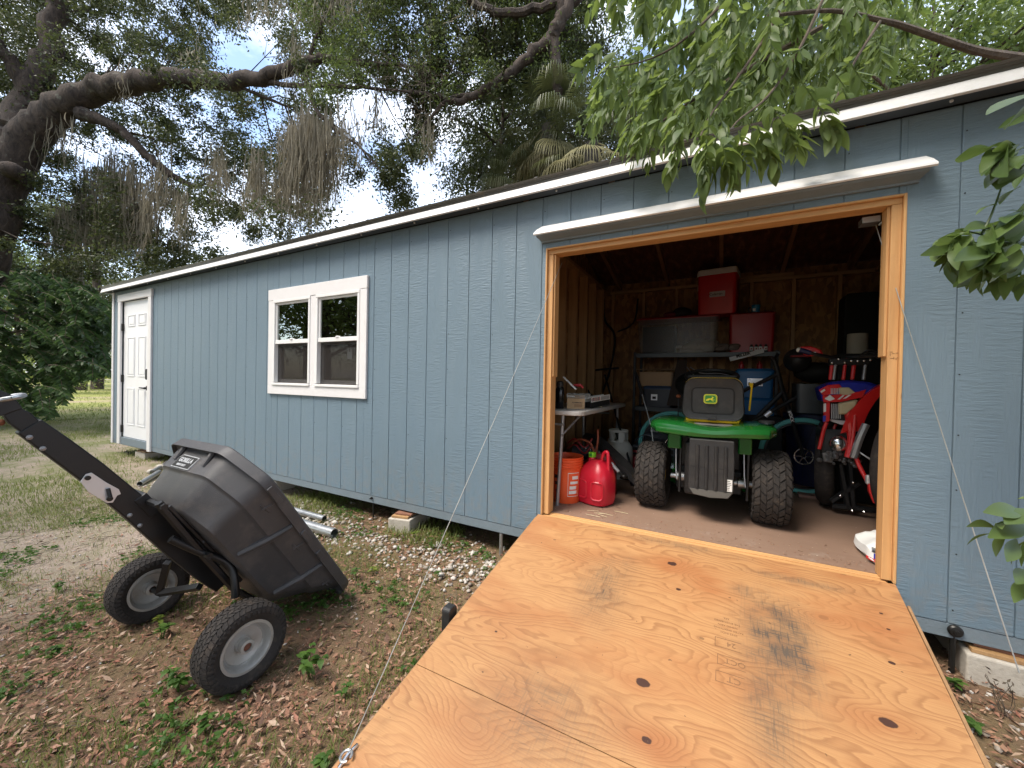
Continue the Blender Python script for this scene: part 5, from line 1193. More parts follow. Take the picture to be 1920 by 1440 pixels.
# white ruler strip with dark lettering sticking out from the shelf
a = onY(1368, 674, 2.20); b = onY(1432, 657, 2.34); dx = (b-a).normalized(); T = frame(a, dx, Vector((0, 0, 1))); ln = (b-a).length
rl = empty('sign_strip', (0, 0, 0), 0, 'narrow white strip with black letters jutting from the shelf edge', 'sign strip')
MB().box(0, ln, -.022, .022, 0, .003, T).build('strip', M['white'], rl); text('strip_lettering', 'MILLER', .046, M['black'], T @ Matrix.Translation((ln*.40, .012, .0036)), rl, .0004, .002); settle(rl, a)
# lower shelf
c1, *_ = tote('cardboard_box', 'open brown cardboard box on the lower shelf', 'box', 1197, 697, 1262, 724, 2.40, .3, .885, M['cardboard'], None, .0, 1.0)
MB().box(-.24, .22, -.16, .16, .20, .205).build('flap', M['cardboard'], c1)
gt, *_ = tote('grey_tote', 'grey tote with slate blue lid under the cardboard box', 'tote', 1205, 723, 1261, 758, 2.39, .33, HL-.003, M['grey_tote'], plain('slate_blue_lid', (.04, .07, .13), .4), .045, .95)
MB().box(-.07, .0, -.168, -.166, .08, .15).build('label_sticker', M['badge'], gt); MB().box(-.055, -.015, -.1695, -.168, .095, .125).build('sticker_print', M['ink'], gt)
c1.location.z = HL-.003+.245
bt, w3, h3, _ = tote('blue_tote', 'bright blue lidded tote right of the mower seat', 'tote', 1379, 690, 1453, 745, 2.10, .33, .80, M['blue'], M['blue'], .035, .94)
MB().box(-.065, .065, -.168, -.1655, h3*.40, h3*.40+.075).build('label_sticker', M['badge'], bt)
for i in range(6): MB().box(-.055+i*.02, -.043+i*.02, -.1690, -.168, h3*.42, h3*.42+.05*random.uniform(.4, 1)).build('sticker_print', M['ink'], bt)
bt2, w4, h4, _ = tote('blue_tote', 'second blue tote directly beneath the bright blue one', 'tote', 1392, 746, 1455, 775, 2.10, .32, .62, M['blue'], M['blue'], .04, .95)
bt.location.z = .62+h4+.001
st_ = MB().box(-.2, .2, -.18, .18, 0, .62); tag(st_.build('black_cabinet', M['black'], loc=(bt2.location.x, bt2.location.y, 0), bevel=.01), 'matt black cabinet carrying the two blue totes', 'cabinet')
for i, u in enumerate((1390, 1424)):
    q = onY(u, 688, 2.2); g = empty('bottle', (q.x, 2.2, bt.location.z+h3+.001), 0, ['dark red bottle on the blue tote, left one', 'dark red bottle on the blue tote, right one'][i], 'bottle'); MB().lathe([(.025, 0), (.025, .045), (.01, .06), (.012, .075)], None, 14).build('bottle_body', M['darkred'], g, smooth=True)
# black duffel with bright piping and yellow net behind the seat
df = empty('duffel_bag', (0, 0, 0), 0, 'black bag with pale piping slumped behind the mower seat', 'bag')
q0, q1 = onY(1285, 735, 2.2), onY(1385, 735, 2.2); cx_ = (q0.x+q1.x)/2
MB().ball((cx_-.05, 2.25, .88), .34, .16, .21, 20, 12).build('bag_body', M['black'], df, smooth=True)
for du, rr_ in ((0, 1.0), (6, 1.03)): MB().tube(smoothpath([onY(1288+du, 688, 2.08), onY(1300+du, 702-du, 2.06), onY(1318, 706-du, 2.05), onY(1350, 704-du*.6, 2.05), onY(1378, 712-du, 2.05)], 5), .004, 6).build('bag_piping', M['leg'], df, smooth=True)
MB().tube(smoothpath([onY(1320, 716, 2.04), onY(1350, 708, 2.03), onY(1378, 716, 2.04)], 5), .012, 6).build('bag_strap', M['yellow'], df, smooth=True)
MB().box(cx_-.3, cx_+.2, 2.12, 2.38, .645, .70).build('bag_base', M['black'], df); settle(df, (cx_, 2.25, .645))
pn = empty('leaning_board', (0, 0, 0), 0, 'dark brown board leaning on the lower shelf beside the box', 'board'); a = onY(1270, 675, 2.3); b = onY(1250, 760, 2.1)
mb = MB(); mb.hexa([b+Vector((0, 0, 0)), b+Vector((0, .02, 0)), a+Vector((-.0, 0, 0)), a+Vector((0, .02, 0)), b+Vector((.18, 0, 0)), b+Vector((.18, .02, 0)), a+Vector((.1, 0, 0)), a+Vector((.1, .02, 0))]); mb.build('board', plain('dark_brown_board', (.03, .018, .012), .7), pn); settle(pn, b)
q = onY(1272, 743, 1.5); g = empty('marker_stick', (q.x, q.y, 0), 0, 'small orange ball on a thin stick left of the mower seat', 'marker'); MB().ball((0, 0, q.z), .022, .02, .018, 10, 6).build('ball', plain('pale_orange_rubber', (.45, .13, .05), .6), g, smooth=True)
MB().tube([(0, .01, q.z), (0, .02, 0)], .005, 6).build('stick', M['black_metal'], g)

# ================================================================== RIGHT SIDE: TOTES, BIKE, MOTORCYCLE
sp = empty('tall_speaker', (0, 0, 0), 0, 'tall matt black cabinet against the right end of the back wall', 'cabinet'); x0, x1, z0, z1 = PR(1577, 552, 1640, 700, 2.6)
mb = MB(); mb.prism([(-.15, 0), (.15, 0), (.125, 1), (-.10, 1.0), (-.125, .985)], Matrix.Translation(((x0+x1)/2, 2.75, 0)) @ Matrix.Rotation(R_(90), 4, 'X') @ Matrix.Diagonal((1, z1, 1, 1)), .25); mb.build('cabinet', M['black'], sp, bevel=.01); settle(sp, ((x0+x1)/2, 2.62, 0))
nv = empty('navy_bin', (0, 0, 0), 0, 'dark navy round bin behind the bicycle wheel', 'bin'); q = Vector((2.10, 2.15, 0))
MB().lathe([(.20, 0), (.235, .60), (.25, .61), (.25, .64), (.23, .64), (.19, .02)], Matrix.Translation(q), 30).build('bin_body', M['navy'], nv, smooth=True)
MB().lathe([(.252, .641), (.252, .655), (.2, .665), (.001, .668)], Matrix.Translation(q), 30).build('bin_lid', M['navy'], nv, smooth=True); settle(nv, q)
ct2, *_ = tote('clear_tote', 'small clear tote with pale rim stacked on the navy bin', 'tote', 1492, 718, 1562, 778, 1.98, .34, .67, plain('smoky_tote', (.10, .11, .12), .35), M['clear'], .012, .94)
MB().box(.06, .12, -.172, -.169, .17, .22).build('label_sticker', M['white'], ct2)
bgk = empty('black_backpack', (0, 0, 0), 0, 'black padded bag stacked above the small clear tote', 'bag'); q = onY(1535, 715, 2.1); q.z = .67+.30
MB().ball(q+Vector((0, .05, .08)), .19, .13, .10, 16, 10).build('bag_body', M['black'], bgk, smooth=True); settle(bgk, q)
# bicycle standing across behind the mower
bc = empty('bicycle', (0, 0, 0), 0, 'black bicycle with teal tyres standing behind the mower', 'bicycle'); BY = 1.62; fc = onY(1506, 836, BY); Rw = .292
fc = Vector((fc.x, BY, Rw+.004+.03)); rc_ = fc - Vector((1.03, 0, 0))
def bw(c):
    g = empty('wheel', (0, 0, 0)); g.parent = bc; EX, EZ = Vector((1, 0, 0)), Vector((0, 0, 1))
    MB().tube(arc(c, Rw+.012, 0, 360, 56, EX, EZ), .020, 8, cap=False).build('tyre', M['teal'], g, smooth=True); MB().tube(arc(c, Rw-.015, 0, 360, 48, EX, EZ), .010, 6, cap=False).build('rim', M['black_metal'], g, smooth=True)
    for i in range(24):
        a = 2*math.pi*i/24; MB().tube([c+Vector((0, (.02 if i % 2 else -.02), 0)), c+Vector((math.cos(a), 0, math.sin(a)))*(Rw-.02)], .0012, 4).build('spoke', M['hinge'], g)
    MB().cyl(c+Vector((0, -.04, 0)), c+Vector((0, .04, 0)), .018, n=14).build('hub', M['chrome'], g, smooth=True)
    mb = MB(); mb.tube(arc(c+Vector((0, -.03, 0)), .065, 0, 360, 24, EX, EZ), .006, 6, cap=False)
    for i in range(6): a = R_(60*i); mb.tube([c+Vector((0, -.03, 0)), c+Vector((.065*math.cos(a), -.03, .065*math.sin(a)))], .005, 5)
    mb.build('brake_disc', M['chrome'], g, smooth=True)
bw(fc); bw(rc_)
hdp = onY(1462, 700, BY); crown_ = onY(1468, 735, BY); top_ = onY(1452, 672, BY)
for dy in (-.045, .045): MB().tube([fc+Vector((0, dy, 0)), Vector((crown_.x, BY+dy, crown_.z))], [.013, .017], 8).build('fork_leg', M['black_metal'], bc, smooth=True)
MB().tube([crown_, top_], .018, 8).build('head_tube', M['black_metal'], bc, smooth=True)
bb = rc_.lerp(fc, .42)+Vector((0, 0, -.02)); stp = bb+Vector((-.12, 0, .50))
for a, b, r in ((crown_, bb, .020), (hdp, stp-Vector((0, 0, .10)), .017), (stp, bb, .015), (bb, rc_, .010), (stp-Vector((0, 0, .12)), rc_, .010)): MB().tube([a, b], r, 8).build('frame_tube', M['black_metal'], bc, smooth=True)
MB().tube([top_+Vector((0, -.30, .03)), top_+Vector((0, -.05, 0)), top_, top_+Vector((0, .05, 0)), top_+Vector((0, .30, .03))], .012, 8).build('handlebar', M['black_metal'], bc, smooth=True)
MB().ball(stp+Vector((0, 0, .04)), .12, .07, .03).build('saddle', M['black'], bc, smooth=True)
q = onY(1440, 776, 1.45); MB().cyl(q+Vector((-.02, 0, -.02)), q+Vector((.02, 0, .02)), .02, n=12).build('silver_band', M['badge'], bc); MB().tube([q-Vector((.12, 0, .08)), q+Vector((.2, .1, .14))], .017, 8).build('frame_tube', M['black_metal'], bc)
text('fork_lettering', 'ROCK', .035, M['badge'], frame(fc.lerp(crown_, .62)+Vector((-.002, -.066, 0)), (crown_-fc)*-1, Vector((0, 0, 1)).cross(Vector((0, 1, 0)))), bc)
settle(bc, (bb.x, BY, 0))
# motocross bike on a stand, seen three quarter from the front, partly behind the jamb
mt = empty('dirt_bike', (0, 0, 0), 0, 'red and blue dirt bike standing behind the right door jamb', 'motorcycle')
def mp(u, v, y=1.0): return onY(u, v, y)
def plate(name, pts, y0, th, m, bulge=.0, bev=.004):
    a = [onY(u, v, y0) for u, v in pts]; c = sum((Vector(p) for p in a), Vector())/len(a)
    f = [p + Vector((0, 0, 0)) for p in a]; bk_ = [p+Vector((0, th, 0)) for p in a]; mid = [c.lerp(p, .8)+Vector((0, -bulge, 0)) for p in a]
    mb = MB(); mb.loft([bk_, f, mid]) if bulge else mb.loft([bk_, f]); return mb.build(name, m, mt, bevel=bev, seg=1)
plate('tank_shroud', [(1536, 728), (1560, 716), (1590, 713), (1626, 716), (1648, 722), (1640, 738), (1610, 742), (1570, 752), (1542, 752)], 1.00, .16, M['bikeblue'], .02)
plate('shroud_panel', [(1535, 731), (1552, 722), (1574, 720), (1580, 728), (1566, 738), (1544, 742)], .972, .02, M['bikered'], .0)
plate('shroud_panel', [(1542, 742), (1585, 738), (1612, 734), (1625, 730), (1618, 745), (1580, 753), (1545, 755)], .970, .02, M['bikered'], .0)
plate('shroud_panel', [(1572, 727), (1592, 726), (1604, 736), (1588, 741), (1574, 739)], .965, .012, M['cream'], .0)
plate('shroud_decal', [(1546, 748), (1556, 740), (1566, 748), (1556, 752)], .960, .006, M['white'], 0, .001); plate('shroud_decal', [(1570, 749), (1580, 741), (1584, 741), (1575, 749)], .960, .006, M['white'], 0, .001)
plate('shroud_decal', [(1580, 748), (1592, 740), (1597, 740), (1586, 747)], .960, .006, M['white'], 0, .001); plate('shroud_decal', [(1538, 734), (1546, 729), (1548, 732), (1540, 737)], .960, .006, M['white'], 0, .001)
for i in range(6): plate('vent_slat', [(1558+i*3, 728), (1559.3+i*3, 728), (1559.3+i*3, 739), (1558+i*3, 739)], .958, .006, M['badge'], 0, 0)
plate('side_panel', [(1545, 756), (1557, 754), (1556, 790), (1544, 792)], .985, .03, M['bikered'], 0); plate('side_decal', [(1544, 757), (1549, 756), (1549, 772), (1544, 773)], .978, .006, M['white'], 0, .001); plate('side_decal', [(1543, 779), (1549, 779), (1548, 790), (1543, 791)], .978, .006, M['bikeblue'], 0, .001)
plate('radiator', [(1557, 757), (1585, 755), (1586, 790), (1556, 788)], 1.01, .05, M['black'], 0)
for i in range(5): plate('radiator_fin', [(1559+i*4, 757), (1560.5+i*4, 757), (1560.5+i*4, 785), (1559+i*4, 785)], 1.0, .01, M['badge'], 0, 0)
plate('air_scoop', [(1572, 756), (1608, 749), (1607, 760), (1596, 768), (1588, 775), (1586, 777), (1573, 777)], .985, .03, M['cream'], .01)
plate('radiator_base', [(1556, 786), (1590, 790), (1588, 797), (1576, 796), (1558, 790)], .99, .03, M['badge'], 0)
# red front fender arc sweeping up to the jamb
F_ = smoothpath([onY(u, v, y) for u, v, y in ((1598, 812, 1.0), (1606, 785, .98), (1622, 757, .95), (1642, 735, .92), (1668, 718, .90), (1700, 712, .88))], 5)
mb = MB(); n = len(F_); mb.loft([[p+Vector((-.045*(1-i/n)-.02, 0, -.01)), p+Vector((0, -.012, .022)), p+Vector((.05, .0, .012)), p+Vector((.03, .09, 0)), p+Vector((-.03, .09, -.01))] for i, p in enumerate(F_)]); mb.build('front_fender', M['bikered'], mt, smooth=True)
for k, (pts, r, mm) in enumerate((
   (((1590, 768, 1.0), (1594, 800, 1.0), (1596, 830, .98), (1590, 858, .96)), .022, 'bikered'), (((1604, 770, .98), (1600, 810, .97), (1594, 850, .96)), .012, 'bikered'),
   (((1550, 792, 1.0), (1544, 808, 1.0), (1536, 842, 1.0)), .012, 'bikered'), (((1567, 795, 1.05), (1562, 810, 1.05), (1558, 835, 1.05)), .009, 'darkred'),
   (((1604, 855, .95), (1612, 875, .93), (1628, 905, .90), (1640, 925, .88)), .013, 'bikered'), (((1607, 845, .95), (1630, 860, .92), (1662, 880, .9)), .006, 'cable'),
   (((1624, 795, .93), (1612, 822, .93), (1600, 858, .94)), .022, 'leg'), (((1556, 850, 1.1), (1553, 880, 1.1), (1562, 905, 1.1)), .008, 'darkred'))):
    MB().tube(smoothpath([onY(*p) for p in pts], 4), r, 8).build(['frame_tube', 'frame_tube', 'side_tube', 'side_tube', 'lower_tube', 'brake_line', 'fork_leg', 'hose'][k], M[mm], mt, smooth=True)
q = onY(1572, 832, 1.0); MB().ball(q, .055, .05, .060, 18, 12).build('engine_cover', M['chrome'], mt, smooth=True)
MB().box(q.x-.09, q.x+.13, 1.03, 1.25, q.z-.13, q.z+.10).build('engine', plain('engine_casting', (.05, .05, .05), .4, .6), mt, bevel=.02)
mb = MB()
for i in range(26): mb.ball((q.x+random.uniform(-.11, .12), .985+random.uniform(0, .03), q.z-.10+random.uniform(-.045, .035)), random.uniform(.007, .018), n=7, m=5)
mb.build('engine_fittings', plain('dull_alloy', (.28, .28, .28), .35, .8), mt, smooth=True)
plate('skid_plate', [(1541, 850), (1560, 846), (1562, 868), (1545, 866)], .99, .02, plain('grey_alloy_plate', (.2, .2, .2), .4, .7), 0)
# wheel and fork seen edge on behind the jamb, rear wheel low in the dark
fw = Vector((2.33, .90, .42)); g = empty('wheel', (0, 0, 0)); g.parent = mt
MB().tube(arc(fw, .30, 0, 360, 48, Vector((.55, .83, 0)), (0, 0, 1)), .045, 10, cap=False).build('tyre', M['rubber'], g, smooth=True); MB().tube(arc(fw, .245, 0, 360, 40, Vector((.55, .83, 0)), (0, 0, 1)), .012, 8, cap=False).build('rim', M['black_metal'], g, smooth=True)
for i in range(18): a = 2*math.pi*i/18; MB().tube([fw, fw+(Vector((.55, .83, 0))*math.cos(a)+Vector((0, 0, 1))*math.sin(a))*.24], .0014, 4).build('spoke', M['chrome'], g)
rw = Vector((2.05, 1.35, .34)); g = empty('wheel', (0, 0, 0)); g.parent = mt
MB().tube(arc(rw, .27, 0, 360, 44, Vector((.25, .97, 0)), (0, 0, 1)), .06, 10, cap=False).build('tyre', M['rubber'], g, smooth=True); MB().tube(arc(rw, .21, 0, 360, 40, Vector((.25, .97, 0)), (0, 0, 1)), .012, 8, cap=False).build('rim', M['black_metal'], g, smooth=True)
plate('fork_guard', [(1628, 905), (1637, 908), (1647, 942), (1639, 945), (1629, 922)], .86, .03, M['bikered'], .005)
MB().box(*(lambda p: (p.x-.03, p.x+.03, .86, .9, p.z-.03, p.z+.03))(onY(1634, 900, .88))).build('caliper', M['badge'], mt, bevel=.01)
mb = MB()
for i in range(8): p = onY(random.uniform(1636, 1664), random.uniform(880, 935), .88); mb.ball(p, .018, .014, .014, 7, 5)
mb.build('axle_fittings', M['darkred'], mt, smooth=True)
# handlebar, grips, guards, number plate, triple clamp
hb_ = [onY(1498, 656, 1.0), onY(1520, 662, 1.0), onY(1548, 668, 1.02), onY(1575, 672, 1.05), onY(1600, 670, 1.05), onY(1630, 668, 1.02), onY(1662, 663, 1.0)]
MB().tube(smoothpath(hb_, 4), .012, 8).build('handlebar', M['black_metal'], mt, smooth=True); MB().tube([hb_[0], hb_[1]], .018, 10).build('grip', M['navy'], mt, smooth=True); MB().ball(hb_[0], .018).build('grip_end', M['white'], mt, smooth=True)
plate('hand_guard', [(1500, 650), (1520, 649), (1540, 656), (1544, 664), (1520, 668), (1508, 665)], 1.03, .03, M['bikered'], .01); plate('hand_guard_stripe', [(1508, 659), (1530, 660), (1530, 663), (1508, 662)], 1.0, .005, M['white'], 0, 0)
for u in (1566, 1584, 1622): MB().tube([onY(u-3, 712, 1.02), onY(u+2, 672, 1.05)], .010, 8).build('fork_upper', M['leg'] if u != 1584 else M['bikered'], mt, smooth=True)
for u in (1557, 1598): MB().tube([onY(u, 712, 1.04), onY(u+4, 676, 1.06)], .012, 8).build('red_trim', M['bikered'], mt, smooth=True)
MB().box(*(lambda a, b: (a.x, b.x, 1.03, 1.10, b.z-.01, a.z))(onY(1556, 672, 1.03), onY(1632, 682, 1.03))).build('triple_clamp', M['black_metal'], mt, bevel=.008)
for i in range(7): p = onY(1560+i*12, 678+random.uniform(-5, 5), 1.01); MB().ball(p, .010, n=8, m=5).build('clamp_bolt', M['chrome'], mt, smooth=True)
for k in range(3): MB().tube(smoothpath([onY(1610+k*5, 668, 1.0), onY(1630+k*4, 656+k*5, .98), onY(1650, 662+k*6, .97), onY(1668, 655+k*8, .96)], 4), .005, 6).build('control_cable', M['black'], mt, smooth=True)
# stand
for a, b in (((1575, 870), (1590, 952)), ((1592, 860), (1600, 955)), ((1560, 948), (1650, 958)), ((1558, 940), (1610, 905))):
    MB().tube([onY(*a, 1.12), onY(*b, 1.12)], .020, 6).build('stand_leg', M['black_metal'], mt)
for u, v in ((1576, 930), (1600, 905), (1598, 958), (1620, 960)): MB().ball(onY(u, v, 1.10), .010, n=8, m=5).build('stand_bolt', M['chrome'], mt)
settle(mt, (2.1, 1.1, 0))
tw_ = empty('paper_towel_roll', (0, 0, 0), 0, 'pale paper towel roll standing behind the dirt bike handlebar', 'paper roll'); q = onY(1607, 664, 1.6)
MB().lathe([(.065, 0), (.066, .005), (.066, .16), (.06, .163), (.02, .16)], Matrix.Translation(q), 24).build('roll', plain('dusty_paper', (.36, .33, .28), .8), tw_, smooth=True)
MB().box(q.x-.14, q.x+.14, 1.5, 1.75, 0, q.z-.001).build('roll_stand', M['black'], tw_, bevel=.01); settle(tw_, (q.x, q.y, 0))
# white bag on the floor behind the right jamb
wb = empty('white_sack', (0, 0, 0), 0, 'white printed sack slumped on the floor behind the right jamb', 'sack'); q = Vector((2.14, .33, 0))
rings = []
for z, a, b, ox in ((.002, .11, .17, 0), (.03, .135, .19, -.005), (.07, .13, .18, -.005), (.10, .10, .15, .005), (.118, .05, .10, .02)):
    rings.append([Vector((q.x+ox+x*(1+.05*math.sin(.55*i)), q.y+y, z+.006*math.sin(.8*i))) for i, (x, y) in enumerate(se(a, b, 60, 2.6))])
MB().loft(rings).build('sack_body', M['white'], wb, smooth=True)
def band(name, z0, z1, t0, t1, m, off):
    rs = []
    for k in range(9):
        t = lerp(t0, t1, k/8); c, s_ = math.cos(t), math.sin(t); f = lambda z: (.134+off, .189+off)
        x, y = (.134+off)*abs(c)**(2/2.6)*(1 if c > 0 else -1), (.189+off)*abs(s_)**(2/2.6)*(1 if s_ > 0 else -1)
        rs.append([Vector((q.x-.004+x, q.y+y, z0)), Vector((q.x-.004+x, q.y+y, z1)), Vector((q.x-.002+x*.98, q.y+y*.98, z1)), Vector((q.x-.002+x*.98, q.y+y*.98, z0))])
    MB().loft(rs).build(name, m, wb)
band('sack_print', .020, .035, 3.6, 5.0, M['bikered'], .005); band('sack_print', .036, .062, 3.9, 5.2, M['bikeblue'], .0045)
for i in range(4): band('sack_print', .068+i*.006, .071+i*.006, 3.8, 4.4+.1*i, M['grey_tote'], .0025)
settle(wb, q)
ig = onZ(1465, 905, .01)
tag(MB().box(-.08, .08, -.05, .05, 0, .02).build('boxed_manual', plain('brown_leaflet', (.28, .16, .12), .8), loc=(1.98, 1.55, .001)), 'flat brown leaflet on the floor under the bicycle wheel', 'leaflet')
tag(MB().box(-.10, .10, -.10, .10, 0, .015).build('floor_mat', plain('tan_mat', (.22, .14, .09), .8), loc=(2.28, 1.60, .001)), 'tan mat on the floor between bicycle and dirt bike', 'mat')

# dark boxes crowding the lowest shelf and the floor beneath it
for i, (x, y, w_, d_, h_, mm, lab) in enumerate(((.62, 2.55, .34, .30, .26, 'grey_tote', 'dark grey box on the lowest shelf at its left end'), (1.02, 2.55, .30, .30, .22, 'navy', 'navy box in the middle of the lowest shelf'), (1.42, 2.55, .32, .28, .30, 'black', 'black box on the lowest shelf behind the mower'))):
    g = empty('storage_box', (x, y, .119), 0, lab, 'box'); MB().box(-w_/2, w_/2, -d_/2, d_/2, 0, h_*.85).build('box_body', M[mm], g, bevel=.01); MB().box(-w_/2-.01, w_/2+.01, -d_/2-.01, d_/2+.01, h_*.85+.001, h_).build('box_lid', M[mm], g, bevel=.006); MB().box(-.04, .04, -d_/2-.0125, -d_/2-.0105, h_*.86, h_*.97).build('box_label', M['badge'], g)
hm = empty('helmet', (1.93, 1.98, .92+.02), 0, 'black riding helmet on top of the bag above the small clear tote', 'helmet')
MB().ball((0, .02, .22), .11, .13, .11, 18, 12).build('helmet_shell', M['black_plastic'], hm, smooth=True); MB().box(-.07, .07, -.16, -.05, .24, .255).build('helmet_peak', M['darkred'], hm, bevel=.005)
cw_ = empty('coiled_cord', (.60, 1.25, 0), 0, 'tangled dark extension cord on the floor behind the propane tank', 'cord')
pts = [Vector((.09*math.cos(t*.9)*(1+.2*math.sin(t*.37)), .08*math.sin(t*.9), .012+.004*t)) for t in range(30)]
MB().tube(smoothpath(pts, 3), .006, 6).build('cord', M['black'], cw_, smooth=True)

# leaf crumbs and grit blown over the sill
fd_v, fd_f, n = [], [], 0
for _ in range(420):
    x = rng.uniform(GL+.07, GR-.07); y = .09+abs(rng.normal(0, .16)); L_ = rng.uniform(.002, .009); t = rng.uniform(0, 6.28); c, s_ = math.cos(t)*L_, math.sin(t)*L_; z = .0035
    fd_v += [(x-c, y-s_, z-.002), (x-s_*.4, y+c*.4, z), (x+c, y+s_, z-.001), (x+s_*.4, y-c*.4, z+.001)]; fd_f.append((n, n+1, n+2, n+3)); n += 4
tag(np_mesh('floor_debris', np.array(fd_v), np.array(fd_f), M['litter'], None, rng.uniform(.6, 1, 420)), 'pale leaf crumbs and grit scattered inside the door sill', 'debris', kind='stuff')
mb = MB()
for k in range(6): p = onZ(1115+rng.normal(0, 14), 962+rng.normal(0, 2), .004); t = rng.normal(0, .5); mb.tube([p, p+Vector((.05*math.cos(t), .02*math.sin(t), .004)), p+Vector((.10*math.cos(t+.3), .04*math.sin(t+.3), .002))], .0014, 4, cap=False)
tag(mb.build('straw', M['cream'].copy()), 'wisps of straw on the floor in front of the bright red can', 'straw', kind='stuff')

# ================================================================== VEGETATION
def unit(v): return v/np.maximum(np.linalg.norm(v, axis=1, keepdims=True), 1e-9)
def leaf_cloud(name, Cc, D, L, Wd, mat, parent=None, fold=.18, droop=0.0, kind=None, attr=None):
    """Each leaf: base, left, tip, right, folded along the midrib (two triangles)."""
    N = len(Cc); D = unit(D); R2 = unit(rng.normal(size=(N, 3))); S_ = unit(np.cross(D, R2)); Nn = np.cross(S_, D)
    L = np.broadcast_to(L, (N,))[:, None]; Wd = np.broadcast_to(Wd, (N,))[:, None]
    base = Cc; tip = Cc + D*L; tip[:, 2] -= droop*L[:, 0]
    m = Cc + D*L*.45 ; lf = m + S_*Wd*.5 + Nn*Wd*fold; rt = m - S_*Wd*.5 + Nn*Wd*fold
    V = np.stack([base, lf, tip, rt], 1).reshape(-1, 3); i = np.arange(N)*4
    F = np.concatenate([np.stack([i, i+1, i+2], 1), np.stack([i, i+2, i+3], 1)]); a = rng.random(N) if attr is None else attr
    o = np_mesh(name, V, F, mat, parent, np.concatenate([a, a]))
    if kind: o['kind'] = kind
    return o
def leaf_cloud6(name, Cc, D, L, Wd, mat, parent=None, fold=.15, droop=.2):
    N = len(Cc); D = unit(np.array(D)); S_ = unit(np.cross(D, unit(rng.normal(size=(N, 3))))); Nn = np.cross(S_, D); L = L[:, None]; Wd = Wd[:, None]; z = np.array([0, 0, 1.0])
    P = lambda t, s, w_: Cc + D*L*t + S_*Wd*.5*s*w_ + Nn*Wd*fold*abs(s) - z*droop*L*t*t
    V = np.stack([P(0, 0, 0), P(.22, 1, .80), P(.58, 1, .86), P(1, 0, 0), P(.58, -1, .86), P(.22, -1, .80)], 1).reshape(-1, 3); i = np.arange(N)*6
    F = np.concatenate([np.stack([i, i+1, i+2, i+3], 1), np.stack([i, i+3, i+4, i+5], 1)]); a = rng.random(N)
    return np_mesh(name, V, F, mat, parent, np.concatenate([a, a]))
def v2a(v): return np.array([v.x, v.y, v.z])
def clumps(cent, rad, n_each, flat=.75):
    cs = np.repeat(np.array(cent), n_each, 0); r = np.repeat(np.broadcast_to(rad, (len(cent),)), n_each)[:, None]
    g = rng.normal(size=(len(cs), 3))*.5; g[:, 2] *= flat; return cs + g*r

# ---- live oak on the left: trunk, big limbs, twigs, crown
oak = empty('live_oak', (0, 0, 0), 0, 'huge live oak with a long dark limb reaching over the shed from the left', 'tree')
OD = 8.6
limbs = [
    ([(-150, 700, 8.2), (-60, 520, 8.4), (-10, 400, 8.5), (15, 300, 8.6), (40, 230, 8.7), (70, 150, 8.8), (95, 80, 8.9), (110, -30, 9.0)], [.52, .46, .40, .38, .34, .24, .20, .17], 'trunk'),
    ([(-30, 420, 8.5), (30, 300, 8.6), (75, 235, 8.6), (130, 190, 8.5), (200, 165, 8.4), (300, 150, 8.2), (400, 150, 8.0), (480, 150, 7.8), (545, 128, 7.6), (600, 112, 7.5), (660, 118, 7.4), (740, 122, 7.3), (800, 130, 7.2)], [.40, .34, .32, .26, .215, .19, .16, .13, .11, .085, .06, .035, .015], 'limb'),
    ([(150, 215, 8.5), (210, 235, 8.6), (260, 275, 8.7), (310, 320, 8.8), (365, 350, 8.9), (385, 335, 8.9)], [.15, .10, .085, .07, .055, .015], 'limb'),
    ([(60, 180, 8.7), (20, 120, 8.5), (-20, 60, 8.3), (-60, 0, 8.1)], [.16, .13, .11, .10], 'limb'),
    ([(570, 135, 7.6), (590, 200, 7.5), (625, 240, 7.4), (680, 280, 7.3), (720, 330, 7.2)], [.05, .04, .03, .02, .008], 'limb'),
    ([(480, 152, 7.8), (560, 160, 7.6), (650, 162, 7.4), (740, 170, 7.2), (830, 180, 7.0)], [.05, .045, .035, .02, .01], 'limb'),
    ([(430, 155, 7.9), (480, 175, 7.9), (540, 200, 7.9)], [.045, .03, .012], 'limb'),
    ([(575, 125, 7.6), (590, 80, 7.6), (610, 30, 7.6), (640, -40, 7.6)], [.05, .04, .035, .03], 'limb'),
    # right hand limb coming down from the top centre
    ([(1110, -60, 6.6), (1060, 20, 6.7), (1020, 80, 6.8), (960, 135, 6.9), (900, 175, 7.0), (850, 188, 7.0), (790, 175, 7.1), (750, 170, 7.2)], [.12, .11, .10, .085, .07, .055, .035, .015], 'limb'),
    ([(900, 175, 7.0), (840, 188, 7.0), (800, 230, 7.1), (770, 270, 7.2)], [.045, .035, .025, .01], 'limb'),
    ([(860, -20, 6.8), (910, 15, 6.8), (970, 25, 6.8), (1050, 5, 6.7)], [.05, .06, .07, .08], 'limb'),
    ([(1055, 10, 6.7), (1040, 80, 6.8), (1045, 150, 6.9), (1050, 200, 7.0)], [.11, .10, .09, .07], 'limb'),
]
limb_pts = []
for i, (pp, rr_, nm) in enumerate(limbs):
    P_ = smoothpath([at(*p) for p in pp], 6); rr2 = radii(rr_, len(P_))
    P2 = [p + Vector(rng.normal(0, min(.03, r*.25), 3)) for p, r in zip(P_, rr2)]
    MB().tube(P2, rr2, 14 if rr_[0] > .1 else 8).build(nm, M['bark'], oak, smooth=True)
    limb_pts += [(v2a(p), r) for p, r in zip(P2, rr2)]
